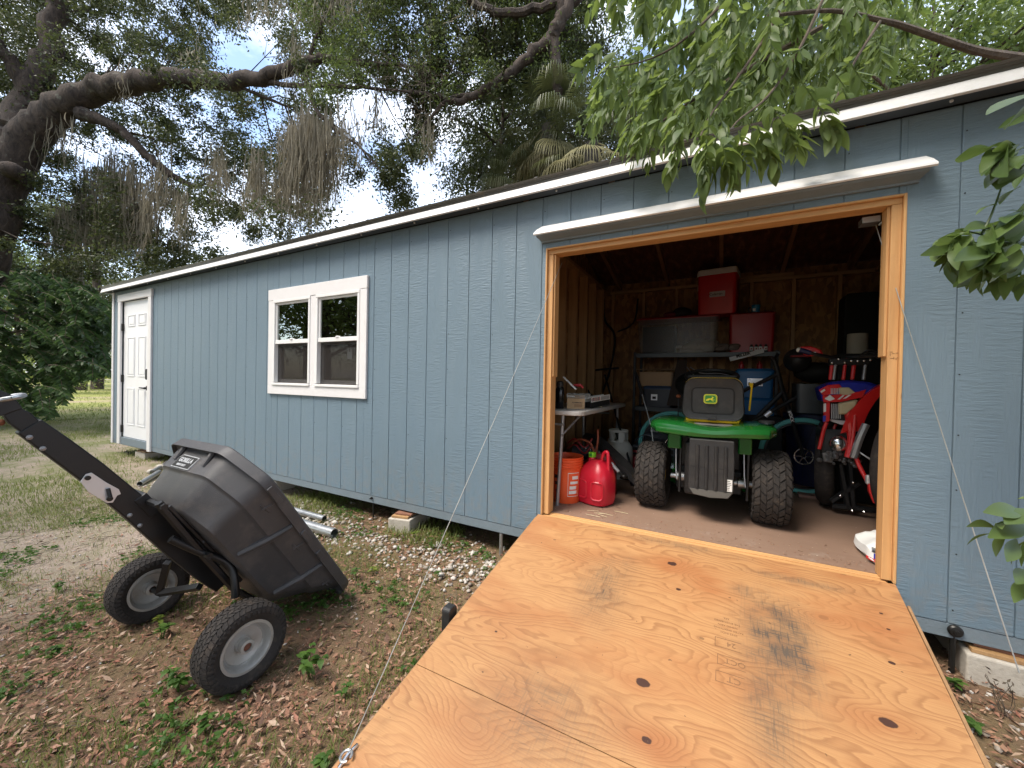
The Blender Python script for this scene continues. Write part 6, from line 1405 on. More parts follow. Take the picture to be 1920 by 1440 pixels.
# a knot on the trunk
MB().ball(at(22, 320, 8.2), .20, .2, .17, 12, 8).build('trunk_knot', M['bark'], oak, smooth=True)
LP = np.array([p for p, r in limb_pts])
gaps = [(470, 95, 62, 62, 1.0), (700, 225, 85, 58, .95), (880, 280, 68, 105, 1.0), (665, 390, 58, 48, 1.0), (432, 445, 36, 40, 1.0), (235, 300, 90, 28, .55), (470, 215, 70, 30, .5), (810, 330, 60, 50, .8), (600, 340, 40, 40, .35), (300, 400, 60, 40, .35),
        (1180, 40, 70, 55, 1.0), (370, 210, 60, 30, .3), (130, 300, 60, 40, .5), (120, 470, 90, 26, .5), (745, 45, 40, 25, .35), (565, 430, 45, 30, .6), (1110, 60, 30, 30, .5)]
def gapped(u, v):
    for gu, gv, a, b, s_ in gaps:
        q = ((u-gu)/a)**2+((v-gv)/b)**2
        if q < 1.0 and rng.random() < s_: return True
    return False
def oak_edge(u):    # lower edge of the crown in the picture
    return np.interp(u, [-200, 0, 60, 200, 330, 410, 450, 620, 700, 790, 840, 905, 1000, 1100, 1200], [640, 560, 540, 535, 530, 500, 485, 455, 420, 395, 345, 200, 195, 175, 110])
cent, rads, dens = [], [], []
tries = 0
while len(cent) < 2050 and tries < 80000:
    tries += 1; u, v = rng.uniform(-330, 1190), rng.uniform(-260, 520)
    if v > oak_edge(u)-18 or gapped(u, v): continue
    if u > 830 and v > -20 and rng.random() < .25: continue
    d = (rng.uniform(8.5, 12.5) if rng.random() < .95 or (u < 150 and 110 < v < 430) else rng.uniform(7.0, 8.3)) if u < 700 else rng.uniform(6.9, 9.5)
    cent.append(v2a(at(u, v, d))); rads.append(rng.uniform(.15, .44))
cent = np.array(cent); rads = np.array(rads)
Cc = clumps(cent, rads, 215, .8); N = len(Cc)
D_ = rng.normal(size=(N, 3)); D_[:, 2] -= .25
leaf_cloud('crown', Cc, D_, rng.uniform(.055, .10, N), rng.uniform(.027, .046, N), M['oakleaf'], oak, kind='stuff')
# paler leaf colour toward the centre stands in for light coming through
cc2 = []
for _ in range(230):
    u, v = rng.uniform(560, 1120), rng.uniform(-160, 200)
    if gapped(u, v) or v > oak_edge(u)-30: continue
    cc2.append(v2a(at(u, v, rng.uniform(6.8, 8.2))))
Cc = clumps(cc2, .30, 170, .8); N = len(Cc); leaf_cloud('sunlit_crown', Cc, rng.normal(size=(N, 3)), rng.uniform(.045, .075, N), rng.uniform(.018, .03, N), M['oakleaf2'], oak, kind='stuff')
# twigs reach from limbs out to the clumps
mb = MB(); cnt = 0
for c in cent[rng.permutation(len(cent))[:520]]:
    dd = np.linalg.norm(LP-c, axis=1); j = int(dd.argmin())
    if dd[j] > 2.6: continue
    a, b = Vector(LP[j]), Vector(c); m1 = a.lerp(b, .4)+Vector(rng.normal(0, .10, 3)); m2 = a.lerp(b, .75)+Vector(rng.normal(0, .09, 3))
    mb.tube([a, m1, m2, b+Vector(rng.normal(0, .1, 3))], [.018, .012, .007, .003], 4, cap=False)
    for _ in range(2): e = m2+Vector(rng.normal(0, .3, 3)); mb.tube([m1.lerp(m2, .6), e.lerp(m2, .5)+Vector(rng.normal(0, .04, 3)), e], [.007, .004, .002], 3, cap=False)
tag(mb.build('twigs', M['bark'], oak), kind='stuff')
mb = MB()       # bare grey twigs catching light between the two limbs
for _ in range(150):
    u, v = rng.normal(790, 60), rng.normal(150, 38); a = at(u, v, 7.0); p = a; pts = [a]
    dr = Vector(rng.normal(0, 1, 3)); dr.normalize()
    for k in range(4): dr = (dr+Vector(rng.normal(0, .45, 3))).normalized(); p = p+dr*.13; pts.append(p)
    mb.tube(pts, [.006, .005, .004, .003, .0015], 3, cap=False)
tag(mb.build('bare_twigs', M['bark2'], oak), kind='stuff')
# ---- spanish moss
sv, sf, sa = [], [], []
def moss(u, v0, v1, spread, n, d, amp=.10):
    for _ in range(int(n*2.6)):
        uu = u+rng.normal(0, spread); dd = d+rng.normal(0, .25); top = at(uu, v0+rng.normal(0, 26)+abs(uu-u)*.9, dd); bot = at(uu, v1, dd); Lz = (top.z-bot.z)*rng.uniform(.15, 1.1)**.8
        if Lz < .1: continue
        k = 7; ph = rng.uniform(0, 6.28, 2); a_ = rng.uniform(0, math.pi); w0 = rng.uniform(.004, .014); prev = None
        for i in range(k):
            t = i/(k-1); c = Vector((top.x+amp*math.sin(ph[0]+t*5)*t, top.y+amp*math.sin(ph[1]+t*4)*t, top.z-Lz*t)); w_ = w0*min(1, t*4+.2)*(1-t)**.7*(1.0+.6*math.sin(t*17+ph[0]))+.0008
            b = len(sv); sv.append((c.x-w_*math.cos(a_), c.y-w_*math.sin(a_), c.z)); sv.append((c.x+w_*math.cos(a_), c.y+w_*math.sin(a_), c.z))
            if i: sf.append((b-2, b-1, b+1, b)); sa.append((ph[0]/6.3) % 1)
for q in ((570, 225, 440, 22, 170, 7.4), (600, 240, 420, 20, 150, 7.5), (545, 260, 330, 16, 60, 7.5), (478, 310, 425, 12, 90, 7.7), (528, 330, 420, 8, 50, 7.6), (640, 230, 330, 26, 60, 7.2), (210, 300, 500, 20, 110, 9.2), (245, 330, 480, 14, 90, 9.0), (275, 380, 500, 12, 90, 8.8),
          (160, 330, 480, 16, 70, 9.5), (300, 320, 420, 22, 60, 8.6), (340, 380, 470, 10, 40, 8.4), (230, 150, 210, 8, 16, 8.3), (105, 200, 330, 18, 40, 8.7), (410, 300, 390, 14, 60, 8.2), (556, 90, 190, 14, 40, 7.6), (800, 240, 320, 12, 26, 7.0), (120, 400, 520, 22, 60, 9.4), (700, 190, 260, 24, 30, 7.2), (640, -20, 60, 40, 60, 7.3), (520, -20, 60, 40, 50, 7.4), (890, -10, 50, 30, 30, 6.8), (370, 90, 130, 30, 20, 8.1)):
    moss(*q)
mo = np_mesh('spanish_moss', np.array(sv), np.array(sf), M['moss'], None, np.array(sa)); tag(mo, 'grey brown spanish moss trailing in curtains from the oak limbs', 'moss', kind='stuff')

# ---- trees of the distance, each one a tree of its own
def bg_tree(label, x, y, h, cr, ch, mat, n=9000, tr=.22, cz=None, lf=.16, base=0.0, group=None, lean=0):
    t = empty('tree', (x, y, gz(x, y)), 0, label, 'tree', group)
    pts = [Vector((0, 0, -.2)), Vector((lean*.3, .1, h*.3)), Vector((lean*.7, -.1, h*.6)), Vector((lean, 0, h*.92))]
    MB().tube(smoothpath(pts, 4), radii([tr, tr*.8, tr*.55, tr*.15], 13), 9).build('trunk', M['bark'], t, smooth=True)
    mb = MB(); cs = []
    cz = h*.68 if cz is None else cz
    for i in range(34):
        a = rng.uniform(0, 6.28); r = cr*rng.uniform(.15, 1)**.6; z = cz+ch*rng.uniform(-.95, .95)*math.sqrt(max(.05, 1-(r/cr)**2*.8)); e = Vector((math.cos(a)*r+lean*z/h, math.sin(a)*r, z)); cs.append(v2a(e))
        s0 = Vector((lean*.5, 0, max(h*.2, min(h*.85, z-.35*r)))); mb.tube([s0, s0.lerp(e, .5)+Vector((0, 0, .12*r)), e], [tr*.28, tr*.15, .02], 5, cap=False)
    mb.build('branches', M['bark'], t)
    Cc = clumps(cs, cr*.42, n//34, .7); N = len(Cc); D_ = rng.normal(size=(N, 3)); D_[:, 2] -= .3
    tag((leaf_cloud6 if lf < .14 else leaf_cloud)('crown', Cc, D_, rng.uniform(.7, 1.3, N)*lf, rng.uniform(.35, .5, N)*lf, mat, t), kind='stuff'); return t
def gxy(u, d): p = at(u, 700, d); return p.x, p.y
BT = 'trees beyond the lawn'
for (u, d, h, cr, ch, mm, n, lab) in (
    (30, 34, 13, 5.5, 4.2, 'oakleaf2', 12000, 'broad tree far beyond the lawn at the left edge'), (110, 62, 9, 6, 4, 'brightleaf', 9000, 'sunlit yellow green tree across the road behind the dark shrub'),
    (-60, 46, 12, 6, 5, 'oakleaf', 9000, 'tall dark tree left of the broad far tree'), (190, 52, 11, 5.5, 4.5, 'oakleaf2', 9000, 'green tree far behind the left end of the shed'), (270, 40, 12, 5, 5, 'oakleaf', 9000, 'dark tree behind the shed above the white door'),
    (360, 30, 9, 4.5, 3.6, 'oakleaf', 9000, 'dense tree behind the shed right of the door'), (480, 34, 7.5, 4.5, 2.6, 'oakleaf', 7000, 'low tree behind the shed above the window'), (70, 80, 10, 9, 5, 'brightleaf', 7000, 'pale round tree farthest across the road'),
    (160, 90, 10, 9, 5, 'oakleaf2', 7000, 'dark rounded tree farthest across the road')):
    x, y = gxy(u, d); bg_tree(lab, x, y, h, cr, ch, M[mm], n, .24, lf=.30, group=BT)
for (u, d, h, tr, lab) in ((148, 27, 15, .42, 'mossy grey tree trunk rising behind the dark shrub'), (182, 29, 15, .38, 'second mossy trunk close to the shed roof end')):
    x, y = gxy(u, d); bg_tree(lab, x, y, h, 3.0, 1.6, M['oakleaf'], 6000, tr, cz=12, lf=.18)
# trees right behind the shed, centre and right
for (u, d, h, cr, ch, mm, n, lf, cz, lab) in (
    (935, 11, 10.5, 1.5, 2.4, 'oakleaf', 17000, .095, 7.6, 'dark leaved tree just behind the shed roof, centre'), (1010, 12, 13, 2.4, 2.6, 'oakleaf2', 17000, .11, 10.0, 'tall tree behind the palm with light coming through'),
    (1110, 13, 12, 2.4, 2.6, 'oakleaf', 16000, .11, 8.4, 'dark tree behind the shed right of the palm'), (1480, 9.5, 10, 2.2, 2.0, 'leafA', 12000, .14, 7.6, 'green leafy tree behind the roof, right of centre'),
    (1730, 7.5, 9.5, 1.9, 1.5, 'leafA', 17000, .11, 7.0, 'feathery green tree behind the roof at upper right'), (1920, 7.5, 9.5, 1.7, 1.2, 'leafA', 11000, .11, 6.6, 'feathery tree in the top right corner behind the roof'), (1330, 10, 10, 2.0, 2.0, 'oakleaf', 12000, .12, 7.0, 'dark tree behind the roof above the drip cap')):
    x, y = gxy(u, d); bg_tree(lab, x, y, h, cr, ch, M[mm], n, .14, cz=cz, lf=lf)

# ---- cabbage palms behind the shed
def palm(label, loc, H, n, R0, mats, name='palm_tree', spread=1.0, fronds=60, skirt=18):
    t = empty(name, loc, 0, label, 'palm'); x, y, z = loc
    MB().tube([(0, 0, -.2), (.03, 0, H*.5), (0, .03, H)], [.17, .15, .16], 12).build('trunk', M['palmtrunk'], t, smooth=True)
    for i in range(n):
        dry = i < skirt
        a = rng.uniform(0, 6.28); el = rng.uniform(-1.25, -.5) if dry else rng.uniform(-.35, 1.25)
        st_l = R0*rng.uniform(.55, .85); d0 = Vector((math.cos(a)*math.cos(el), math.sin(a)*math.cos(el), math.sin(el)))
        base = Vector((0, 0, H+.05)); hub = base+d0*st_l+Vector((0, 0, -.12*st_l)); Vs, Fs = [], []
        mbx = MB(); mbx.tube([base, base.lerp(hub, .5)+Vector((0, 0, .05)), hub], [.014, .010, .007], 5)
        side = d0.cross(Vector((0, 0, 1))).normalized(); upn = side.cross(d0).normalized()
        blades = 38
        for k in range(blades):
            f = -1+2*k/(blades-1); ang_ = f*1.75; dr = (d0*math.cos(ang_)+side*math.sin(ang_)*1.0+upn*(.25-.35*abs(f))).normalized(); L_ = R0*(.62-.18*abs(f))*rng.uniform(.9, 1.08)
            w_ = .0095*R0; q0 = hub; q1 = hub+dr*L_*.55; q2 = hub+dr*L_*.82+Vector((0, 0, -.17*L_)); q3 = hub+dr*L_*.95+Vector((0, 0, -.45*L_-.3*rng.random()*L_)); sd = dr.cross(upn).normalized()*w_
            b = len(mbx.v); mbx.v += [tuple(q0), tuple(q1+sd), tuple(q1-sd), tuple(q2+sd*.75), tuple(q2-sd*.75), tuple(q3)]; mbx.f += [(b, b+1, b+2), (b+1, b+3, b+4, b+2), (b+3, b+5, b+4)]
        mbx.build('frond', mats[1] if dry else mats[0], t)
    return t
pl = at(1030, 250, 7.6); palm('cabbage palm with drooping fan fronds just behind the shed roof', (pl.x, pl.y, gz(pl.x, pl.y)), pl.z+.40+.10, 44, .95, (M['palm'], M['palmdry']), skirt=16)
pl = at(1110, 285, 7.0); palm('shorter palm with pale dry hanging fronds right of the tall palm', (pl.x, pl.y, gz(pl.x, pl.y)), pl.z+.40+.10, 30, .95, (M['palm'], M['palmdry']), skirt=14)
pl = at(985, 330, 8.4); palm('small dark palm low behind the roof left of the tall palm', (pl.x, pl.y, gz(pl.x, pl.y)), pl.z+.15, 22, .9, (M['palm'], M['palmdry']), skirt=5)
pl = at(1200, 240, 7.5); palm('palm half hidden by the hanging green branch', (pl.x, pl.y, gz(pl.x, pl.y)), pl.z+.35, 26, .8, (M['palm'], M['palmdry']), skirt=8)
pl = at(290, 540, 13.0); palm('yellowing palm crown behind the left end of the roof', (pl.x, pl.y, gz(pl.x, pl.y)), pl.z+.20, 24, 1.25, (M['palm'], M['palmyel']), skirt=9)

# ---- dark drooping shrub tree at the left
sx_, sy_ = gxy(-60, 10.5); shb = empty('shrub_tree', (0, 0, 0), 0, 'dark green shrub tree with drooping layered branches at the left edge', 'tree')
root_ = Vector((sx_, sy_, gz(sx_, sy_))); MB().tube(smoothpath([root_, root_+Vector((.1, .1, 1.2)), root_+Vector((.5, .2, 2.6)), root_+Vector((.6, .1, 3.6))], 4), radii([.16, .12, .09, .04], 13), 9).build('trunk', M['bark2'], shb, smooth=True)
def sprays(tips, nleaf, llen, lw, mat, parent, mb_st, start=None, sag=.25, name='foliage'):
    Cs, Ds, Ls = [], [], []
    for (p0, p1) in tips:
        dr = (p1-p0); ln = dr.length; side = dr.cross(Vector((0, 0, 1)));  side = side.normalized() if side.length > 1e-6 else Vector((1, 0, 0))
        pts = [p0+dr*t+Vector((0, 0, sag*ln*(t-t*t*1.8))) for t in np.linspace(0, 1, 7)]; mb_st.tube(pts, [.009*(1-.12*i) for i in range(7)], 4, cap=False)
        for i in range(nleaf):
            t = .12+.88*i/nleaf; k = min(int(t*6), 5); p = pts[k].lerp(pts[k+1], t*6-k); s_ = 1 if i % 2 else -1
            d = (side*s_*.9+dr.normalized()*.55+Vector((0, 0, -.35))+Vector(rng.normal(0, .22, 3))).normalized()
            Cs.append(v2a(p)); Ds.append(v2a(d)); Ls.append(llen*rng.uniform(.7, 1.15))
    Cs = np.array(Cs); Ls = np.array(Ls); return leaf_cloud6(name, Cs, np.array(Ds), Ls, Ls*lw, mat, parent, fold=.12, droop=.25)
mbs = MB(); tips = []
for _ in range(900):
    u = rng.uniform(-260, 208) if _ % 3 else rng.uniform(80, 208); vt = np.interp(u, [-260, 0, 60, 110, 160, 208], [430, 500, 505, 520, 535, 560]); vb = np.interp(u, [-260, 0, 60, 100, 130, 150, 208], [860, 760, 790, 770, 735, 700, 692])
    v = rng.uniform(vt, vb); d = rng.uniform(7.6, 11.5); e = at(u, v, d); s0 = e+Vector((rng.uniform(-1.0, -.5), rng.uniform(-.35, .35), rng.uniform(.0, .25))); tips.append((s0, e))
tag(sprays(tips, 46, .125, .46, M['shrub'], shb, mbs), kind='stuff'); tag(mbs.build('twigs', M['bark2'], shb), kind='stuff')
for k in range(6): e = at(rng.uniform(-40, 170), rng.uniform(540, 720), rng.uniform(8.5, 11)); MB().tube(smoothpath([root_+Vector((.3, .1, 1.5+.3*k)), (root_+Vector((0, 0, 2+.3*k))).lerp(e, .5)+Vector((0, 0, .4)), e], 4), radii([.05, .03, .012], 9), 6).build('branch', M['bark2'], shb, smooth=True)
# a second, farther bush in yellow green leaves
x, y = gxy(40, 21); bg_tree('bright bush glimpsed through the dark shrub', x, y, 3.2, 2.6, 1.3, M['brightleaf'], 6000, .06, cz=1.6, lf=.12)
hx, hy_ = gxy(110, 75)
vg = clumps([v2a(at(u, 706, 68)) for u in np.linspace(-150, 330, 60)], 1.6, 90, .35); vg[:, 2] = np.abs(vg[:, 2]+.42)*.55-.42; N = len(vg); D_ = rng.normal(size=(N, 3)); D_[:, 2] = abs(D_[:, 2])+1
tag(leaf_cloud('tall_grass', vg, D_, .55, .12, M['grass']), 'bright tall grass verge beyond the road', 'grass', kind='stuff')

# ---- big leaf shapes for the near branches (each leaf an object that shares a mesh)
def leaf_mesh(name, L, W_, mat, curl=.18, fold=.16, n=5, serr=0.0, peak=.42, droop=.2):
    vs, fs = [], []
    for i in range(n+1):
        t = i/n; w_ = W_*.5*(math.sin(math.pi*t**(.72 if peak < .5 else 1.25)))**.85 if 0 < t < 1 else .0015
        z = curl*L*(t-t*t)*1.2 - droop*L*t*t
        vs += [(-w_, t*L, z+fold*w_*1.2), (0, t*L, z), (w_, t*L, z+fold*w_*1.2)]
    for i in range(n):
        a = i*3; fs += [(a, a+1, a+4, a+3), (a+1, a+2, a+5, a+4)]
    me = bpy.data.meshes.new(name); me.from_pydata(vs, [], fs); me.materials.append(mat)
    me.polygons.foreach_set('use_smooth', [True]*len(fs)); me.update(); return me
LA = [leaf_mesh('leaflet_mesh', .080*s_, .040*s_, M['leafA'], c_, .2, 6, 0, .35, dr_) for s_, c_, dr_ in ((1.1, .1, .25), (1.25, -.1, .15), (.95, .2, .4), (1.4, .05, .3))]
LB = [leaf_mesh('leaf_mesh', .105*s_, .034*s_, M['leafB'], c_, .25, 7, 0, .6, dr_) for s_, c_, dr_ in ((1, .12, .15), (1.15, -.05, .1), (.85, .2, .3), (1.05, .0, .25))]
def put_leaf(me, p, d, roll, parent, s_=1.0, name='leaf'):
    d = Vector(d).normalized(); x = d.cross(Vector((0, 0, 1))); x = x.normalized() if x.length > 1e-5 else Vector((1, 0, 0)); z = x.cross(d)
    R3 = Matrix((x, d, z)).transposed() @ Matrix.Rotation(roll, 3, 'Y'); o = bpy.data.objects.new(name, me); COL.objects.link(o)
    o.matrix_world = Matrix.Translation(p) @ R3.to_4x4() @ Matrix.Scale(s_, 4); o.parent = parent; return o
# ---- hanging compound-leaf branch over the roof, centre right
hb_t = empty('overhanging_branch', (0, 0, 0), 0, 'leafy green branch hanging over the eave above the cargo doorway', 'branch')
stems = []
def stem(pts, r0, r1, m='bark2', nm='branch'):
    P_ = smoothpath([at(*p) for p in pts], 5); MB().tube(P_, radii([r0, r1], len(P_)), 7).build(nm, M[m], hb_t, smooth=True); return P_
main = stem([(2350, 190, 3.6), (2050, 125, 3.3), (1910, 108, 3.15), (1830, 95, 3.05), (1760, 72, 2.95), (1690, 48, 2.85), (1650, 38, 2.8), (1560, 20, 2.7), (1440, 30, 2.6)], .040, .010)
m2 = stem([(1500, -60, 2.6), (1440, 60, 2.55), (1380, 150, 2.5), (1330, 220, 2.4), (1300, 290, 2.3)], .012, .004)
m3 = stem([(1560, -40, 2.5), (1500, 90, 2.4), (1440, 180, 2.3), (1380, 230, 2.2), (1350, 280, 2.1)], .011, .003)
m4 = stem([(1420, -60, 3.0), (1300, 60, 2.9), (1220, 110, 2.9), (1130, 130, 2.8)], .012, .003)
m5 = stem([(1540, 50, 3.2), (1400, 130, 3.3), (1280, 200, 3.4), (1200, 260, 3.4)], .022, .006)
m6 = stem([(1650, 40, 2.6), (1600, 120, 2.5), (1560, 200, 2.4), (1530, 260, 2.3)], .010, .003)
stem([(1590, 105, 4.2), (1640, 145, 4.4), (1680, 180, 4.6)], .018, .014)
sp_tips = []
def spray_at(u, v, d, du, dv, dd=0): sp_tips.append((at(u, v, d), at(u+du, v+dv, d+dd)))
hand = [(1215, 225, 2.5, -30, 70), (1285, 225, 2.3, -30, 90), (1310, 240, 2.2, 5, 85), (1365, 250, 2.1, 5, 75), (1420, 235, 2.1, 25, 55), (1460, 215, 2.15, 30, 55), (1530, 190, 2.2, 35, 55), (1595, 120, 2.3, 50, 70), (1580, 165, 2.3, 25, 60), (1190, 215, 2.6, -25, 60), (1325, 262, 2.05, -5, 70), (1355, 270, 2.05, 12, 50), (1150, 160, 2.8, -30, 60), (1345, 250, 2.1, -25, 95), (1350, 215, 2.15, 25, 95), (1400, 225, 2.15, 45, 75), (1330, 215, 2.2, -8, 115), (1440, 190, 2.2, 40, 75), (1240, 215, 2.5, -25, 80), (1260, 200, 2.45, 15, 85), (1500, 150, 2.3, 60, 80), (1560, 130, 2.4, 60, 80), (1300, 180, 2.35, -55, 85), (1490, 215, 2.25, 20, 60), (1200, 150, 2.8, -45, 75), (1160, 90, 2.8, -40, 70), (1385, 245, 2.1, 15, 60)]
hand = [(u, v, d-.36, du, dv) for u, v, d, du, dv in hand]
for u, v, d, du, dv in hand: spray_at(u, v, d, du, dv)
k = 0
while k < 190:
    u, v = rng.uniform(1120, 1690), rng.uniform(-90, 230)
    top = np.interp(u, [1120, 1250, 1400, 1500, 1600, 1690], [190, 215, 225, 215, 170, 90])
    if v > top: continue
    if ((u-1180)/70)**2+((v-30)/55)**2 < 1 or ((u-1450)/22)**2+((v-185)/26)**2 < 1 or ((u-1300)/30)**2+((v-110)/30)**2 < .8: continue
    spray_at(u, v, rng.uniform(2.3, 4.2), rng.uniform(-75, 10), rng.uniform(25, 90), rng.uniform(-.1, .1)); k += 1
LEAFN = 0; Cs, Ds, Ls = [], [], []; mbr = MB()
order = sorted(range(len(sp_tips)), key=lambda i: (sp_tips[i][0]-CAM).length)
for i in order:
    p0, p1 = sp_tips[i]; dr = p1-p0; ln = max(dr.length, .12); dr.normalize(); side = dr.cross(Vector(rng.normal(0, .4, 3))+(p0-CAM).normalized()).normalized()
    pts = [p0+dr*ln*t+Vector((0, 0, -.10*ln*t*t)) for t in np.linspace(0, 1, 5)]; mbr.tube(pts, [.0035, .003, .0025, .002, .001], 4, cap=False); nl = 13
    near = LEAFN < 285
    for j in range(nl):
        t = .1+.9*j/(nl-1); kk = min(int(t*4), 3); p = pts[kk].lerp(pts[kk+1], t*4-kk); s_ = 1 if j % 2 else -1
        d = (side*s_*.95*(1-.5*t)+dr*.75+Vector((0, 0, -.30))+Vector(rng.normal(0, .16, 3))); 
        if j == nl-1: d = dr+Vector((0, 0, -.5))
        if near: put_leaf(LA[rng.integers(0, 4)], p, d, rng.normal(0, .5), hb_t, rng.uniform(.8, 1.15)); LEAFN += 1
        else: Cs.append(v2a(p)); Ds.append(v2a(d)); Ls.append(.095*rng.uniform(.75, 1.2))
tag(mbr.build('leaf_stalks', M['leafA'], hb_t), kind='stuff')
# fuller, farther sprays that close the gaps, as one mass
for _ in range(420):
    u, v = rng.uniform(1130, 1720), rng.uniform(-130, 250)
    if v > np.interp(u, [1120, 1250, 1400, 1500, 1600, 1720], [215, 235, 215, 200, 150, 60]) or ((u-1180)/70)**2+((v-30)/55)**2 < 1: continue
    p0 = at(u, v, rng.uniform(3.2, 5.0)); p1 = p0+Vector(rng.normal(0, .10, 3))+Vector((-.12, 0, -.20)); dr = (p1-p0).normalized(); side = dr.cross(Vector(rng.normal(0, 1, 3))).normalized()
    for j in range(15):
        p = p0.lerp(p1, j/14); Cs.append(v2a(p)); Ds.append(v2a(side*(1 if j % 2 else -1)*.8+dr*.6+Vector((0, 0, -.5))+Vector(rng.normal(0, .2, 3)))); Ls.append(.12*rng.uniform(.75, 1.2))
Cs = np.array(Cs); Ls = np.array(Ls); tag(leaf_cloud6('foliage', Cs, np.array(Ds), Ls, Ls*.46, M['leafA'], hb_t, fold=.14, droop=.2), kind='stuff')
settle_loc = at(1560, 20, 2.7)
# ---- glossy leaved twigs entering at the right edge
def glossy(label, whorls, stems_, name='leafy_twig'):
    g = empty(name, (0, 0, 0), 0, label, 'branch')
    for pts in stems_: P_ = smoothpath([at(*p) for p in pts], 4); MB().tube(P_, radii([.0045, .002], len(P_)), 6).build('stem', M['leafB'], g, smooth=True)
    for (u, v, d, u2, v2, s_) in whorls:
        p = at(u, v, d); q = at(u2, v2, d+rng.uniform(-.10, .05)); dr = q-p; L_ = dr.length*s_
        put_leaf(LB[rng.integers(0, 4)], p, dr, rng.normal(0, .7), g, L_*.86/.105)
    return g
w1 = []
for (u, v, n, R0, a0, a1) in ((1860, 455, 16, 80, 95, 290), (1880, 480, 16, 75, 60, 290), (1800, 448, 12, 78, 100, 280), (1835, 500, 10, 70, 90, 290), (1790, 470, 9, 70, 110, 270), (1872, 432, 15, 92, 95, 290), (1905, 460, 14, 80, 60, 280), (1850, 470, 12, 70, 60, 260), (1915, 400, 9, 75, 100, 250), (1890, 510, 10, 62, 40, 250), (1820, 440, 9, 78, 120, 260), (1925, 300, 8, 85, 110, 230), (1900, 275, 8, 90, 140, 230), (1930, 520, 7, 70, 60, 200)):
    for i in range(n):
        a = R_(lerp(a0, a1, i/(n-1))+rng.uniform(-9, 9)); r = R0*rng.uniform(.45, .85); w1.append((u+rng.uniform(-6, 6), v+rng.uniform(-6, 6), rng.uniform(1.22, 1.42), u+r*math.cos(a)*1.05, v-r*math.sin(a)*.55+14+(18 if a > R_(180) else 0), 1.0))
w1 += [(1862, 278, 1.3, 1782, 296, 1), (1900, 290, 1.3, 1815, 300, 1), (1960, 168, 1.25, 1852, 200, 1), (1960, 192, 1.25, 1850, 232, 1), (1950, 205, 1.3, 1876, 236, 1), (1915, 350, 1.3, 1862, 380, 1), (1900, 310, 1.3, 1838, 346, 1), (1870, 385, 1.3, 1815, 392, 1)]
glossy('glossy green leaves reaching in from the right edge beside the cargo doorway', w1, [[(2100, 420, 1.5), (1980, 440, 1.38), (1900, 455, 1.3), (1840, 440, 1.3), (1800, 430, 1.3)], [(2080, 230, 1.5), (1960, 260, 1.35), (1890, 290, 1.3)], [(1840, 440, 1.3), (1860, 400, 1.3), (1885, 330, 1.3)]])
w2 = [(1868, 990, 1.2, 1792, 976, 1), (1862, 1000, 1.2, 1798, 1018, 1), (1900, 985, 1.2, 1850, 968, 1), (1890, 998, 1.2, 1846, 1046, 1), (1915, 960, 1.2, 1870, 950, 1), (1930, 1010, 1.2, 1878, 1058, 1), (1925, 985, 1.2, 1872, 996, 1), (1940, 935, 1.2, 1900, 930, 1), (1935, 1000, 1.18, 1905, 1060, 1), (1930, 1085, 1.2, 1902, 1118, 1), (1935, 1075, 1.2, 1910, 1085, 1), (1905, 1010, 1.2, 1895, 1050, 1), (1935, 955, 1.2, 1890, 975, 1)]
glossy('small cluster of glossy leaves at the right edge low above the cable end', w2, [[(2060, 1000, 1.3), (1940, 995, 1.2), (1868, 992, 1.2)], [(2050, 1080, 1.3), (1930, 1082, 1.2)]])

# ---- trees behind the camera (seen only as reflections in the window and as shade)
for x, y, lab in ((-8.5, -6.6, 'leafy tree reflected in the left window panes'), (-12.5, -7.0, 'tree left of the lawn reflected in the window'), (-6.0, -6.6, 'tree reflected in the right window panes'), (-7, -9, 'tree in front of the shed reflected in the window, left'), (-11, -6.5, 'tree in front of the shed reflected in the window, far left'), (-4, -12, 'tree in front of the shed reflected in the window, middle'), (3.5, -9.5, 'tree behind the photographer')):
    bg_tree(lab, x, y, 8.5, 3.2, 3.0, M['oakleaf2'], 12000, .28, cz=5.0, lf=.16)

x, y = 5.0, -3.6; bg_tree('leafy tree right of the doorway whose crown shades the cargo door', x, y, 6.5, 3.4, 1.5, M['leafA'], 26000, .20, cz=4.7, lf=.13, lean=-.6)
bg_tree('spreading tree shading the lawn in front of the shed', 4.0, -7.2, 8.0, 3.0, 2.0, M['oakleaf2'], 16000, .28, cz=5.6, lf=.15)

# ================================================================== GROUND COVER
def scatter(n, x0, x1, y0, y1, keep):
    x = rng.uniform(x0, x1, n); y = rng.uniform(y0, y1, n); k = keep(x, y) > rng.random(n); return x[k], y[k]
def patchn(x, y, s=1.0, o=0.0): return .5+.25*(np.sin(x*3.1*s+o+1.7*np.sin(y*2.3*s))+np.sin(y*4.3*s-o+1.3*np.sin(x*2.9*s)))
def off_ramp(x, y): return ~((x > .16) & (x < 2.12) & (y > -2.02))
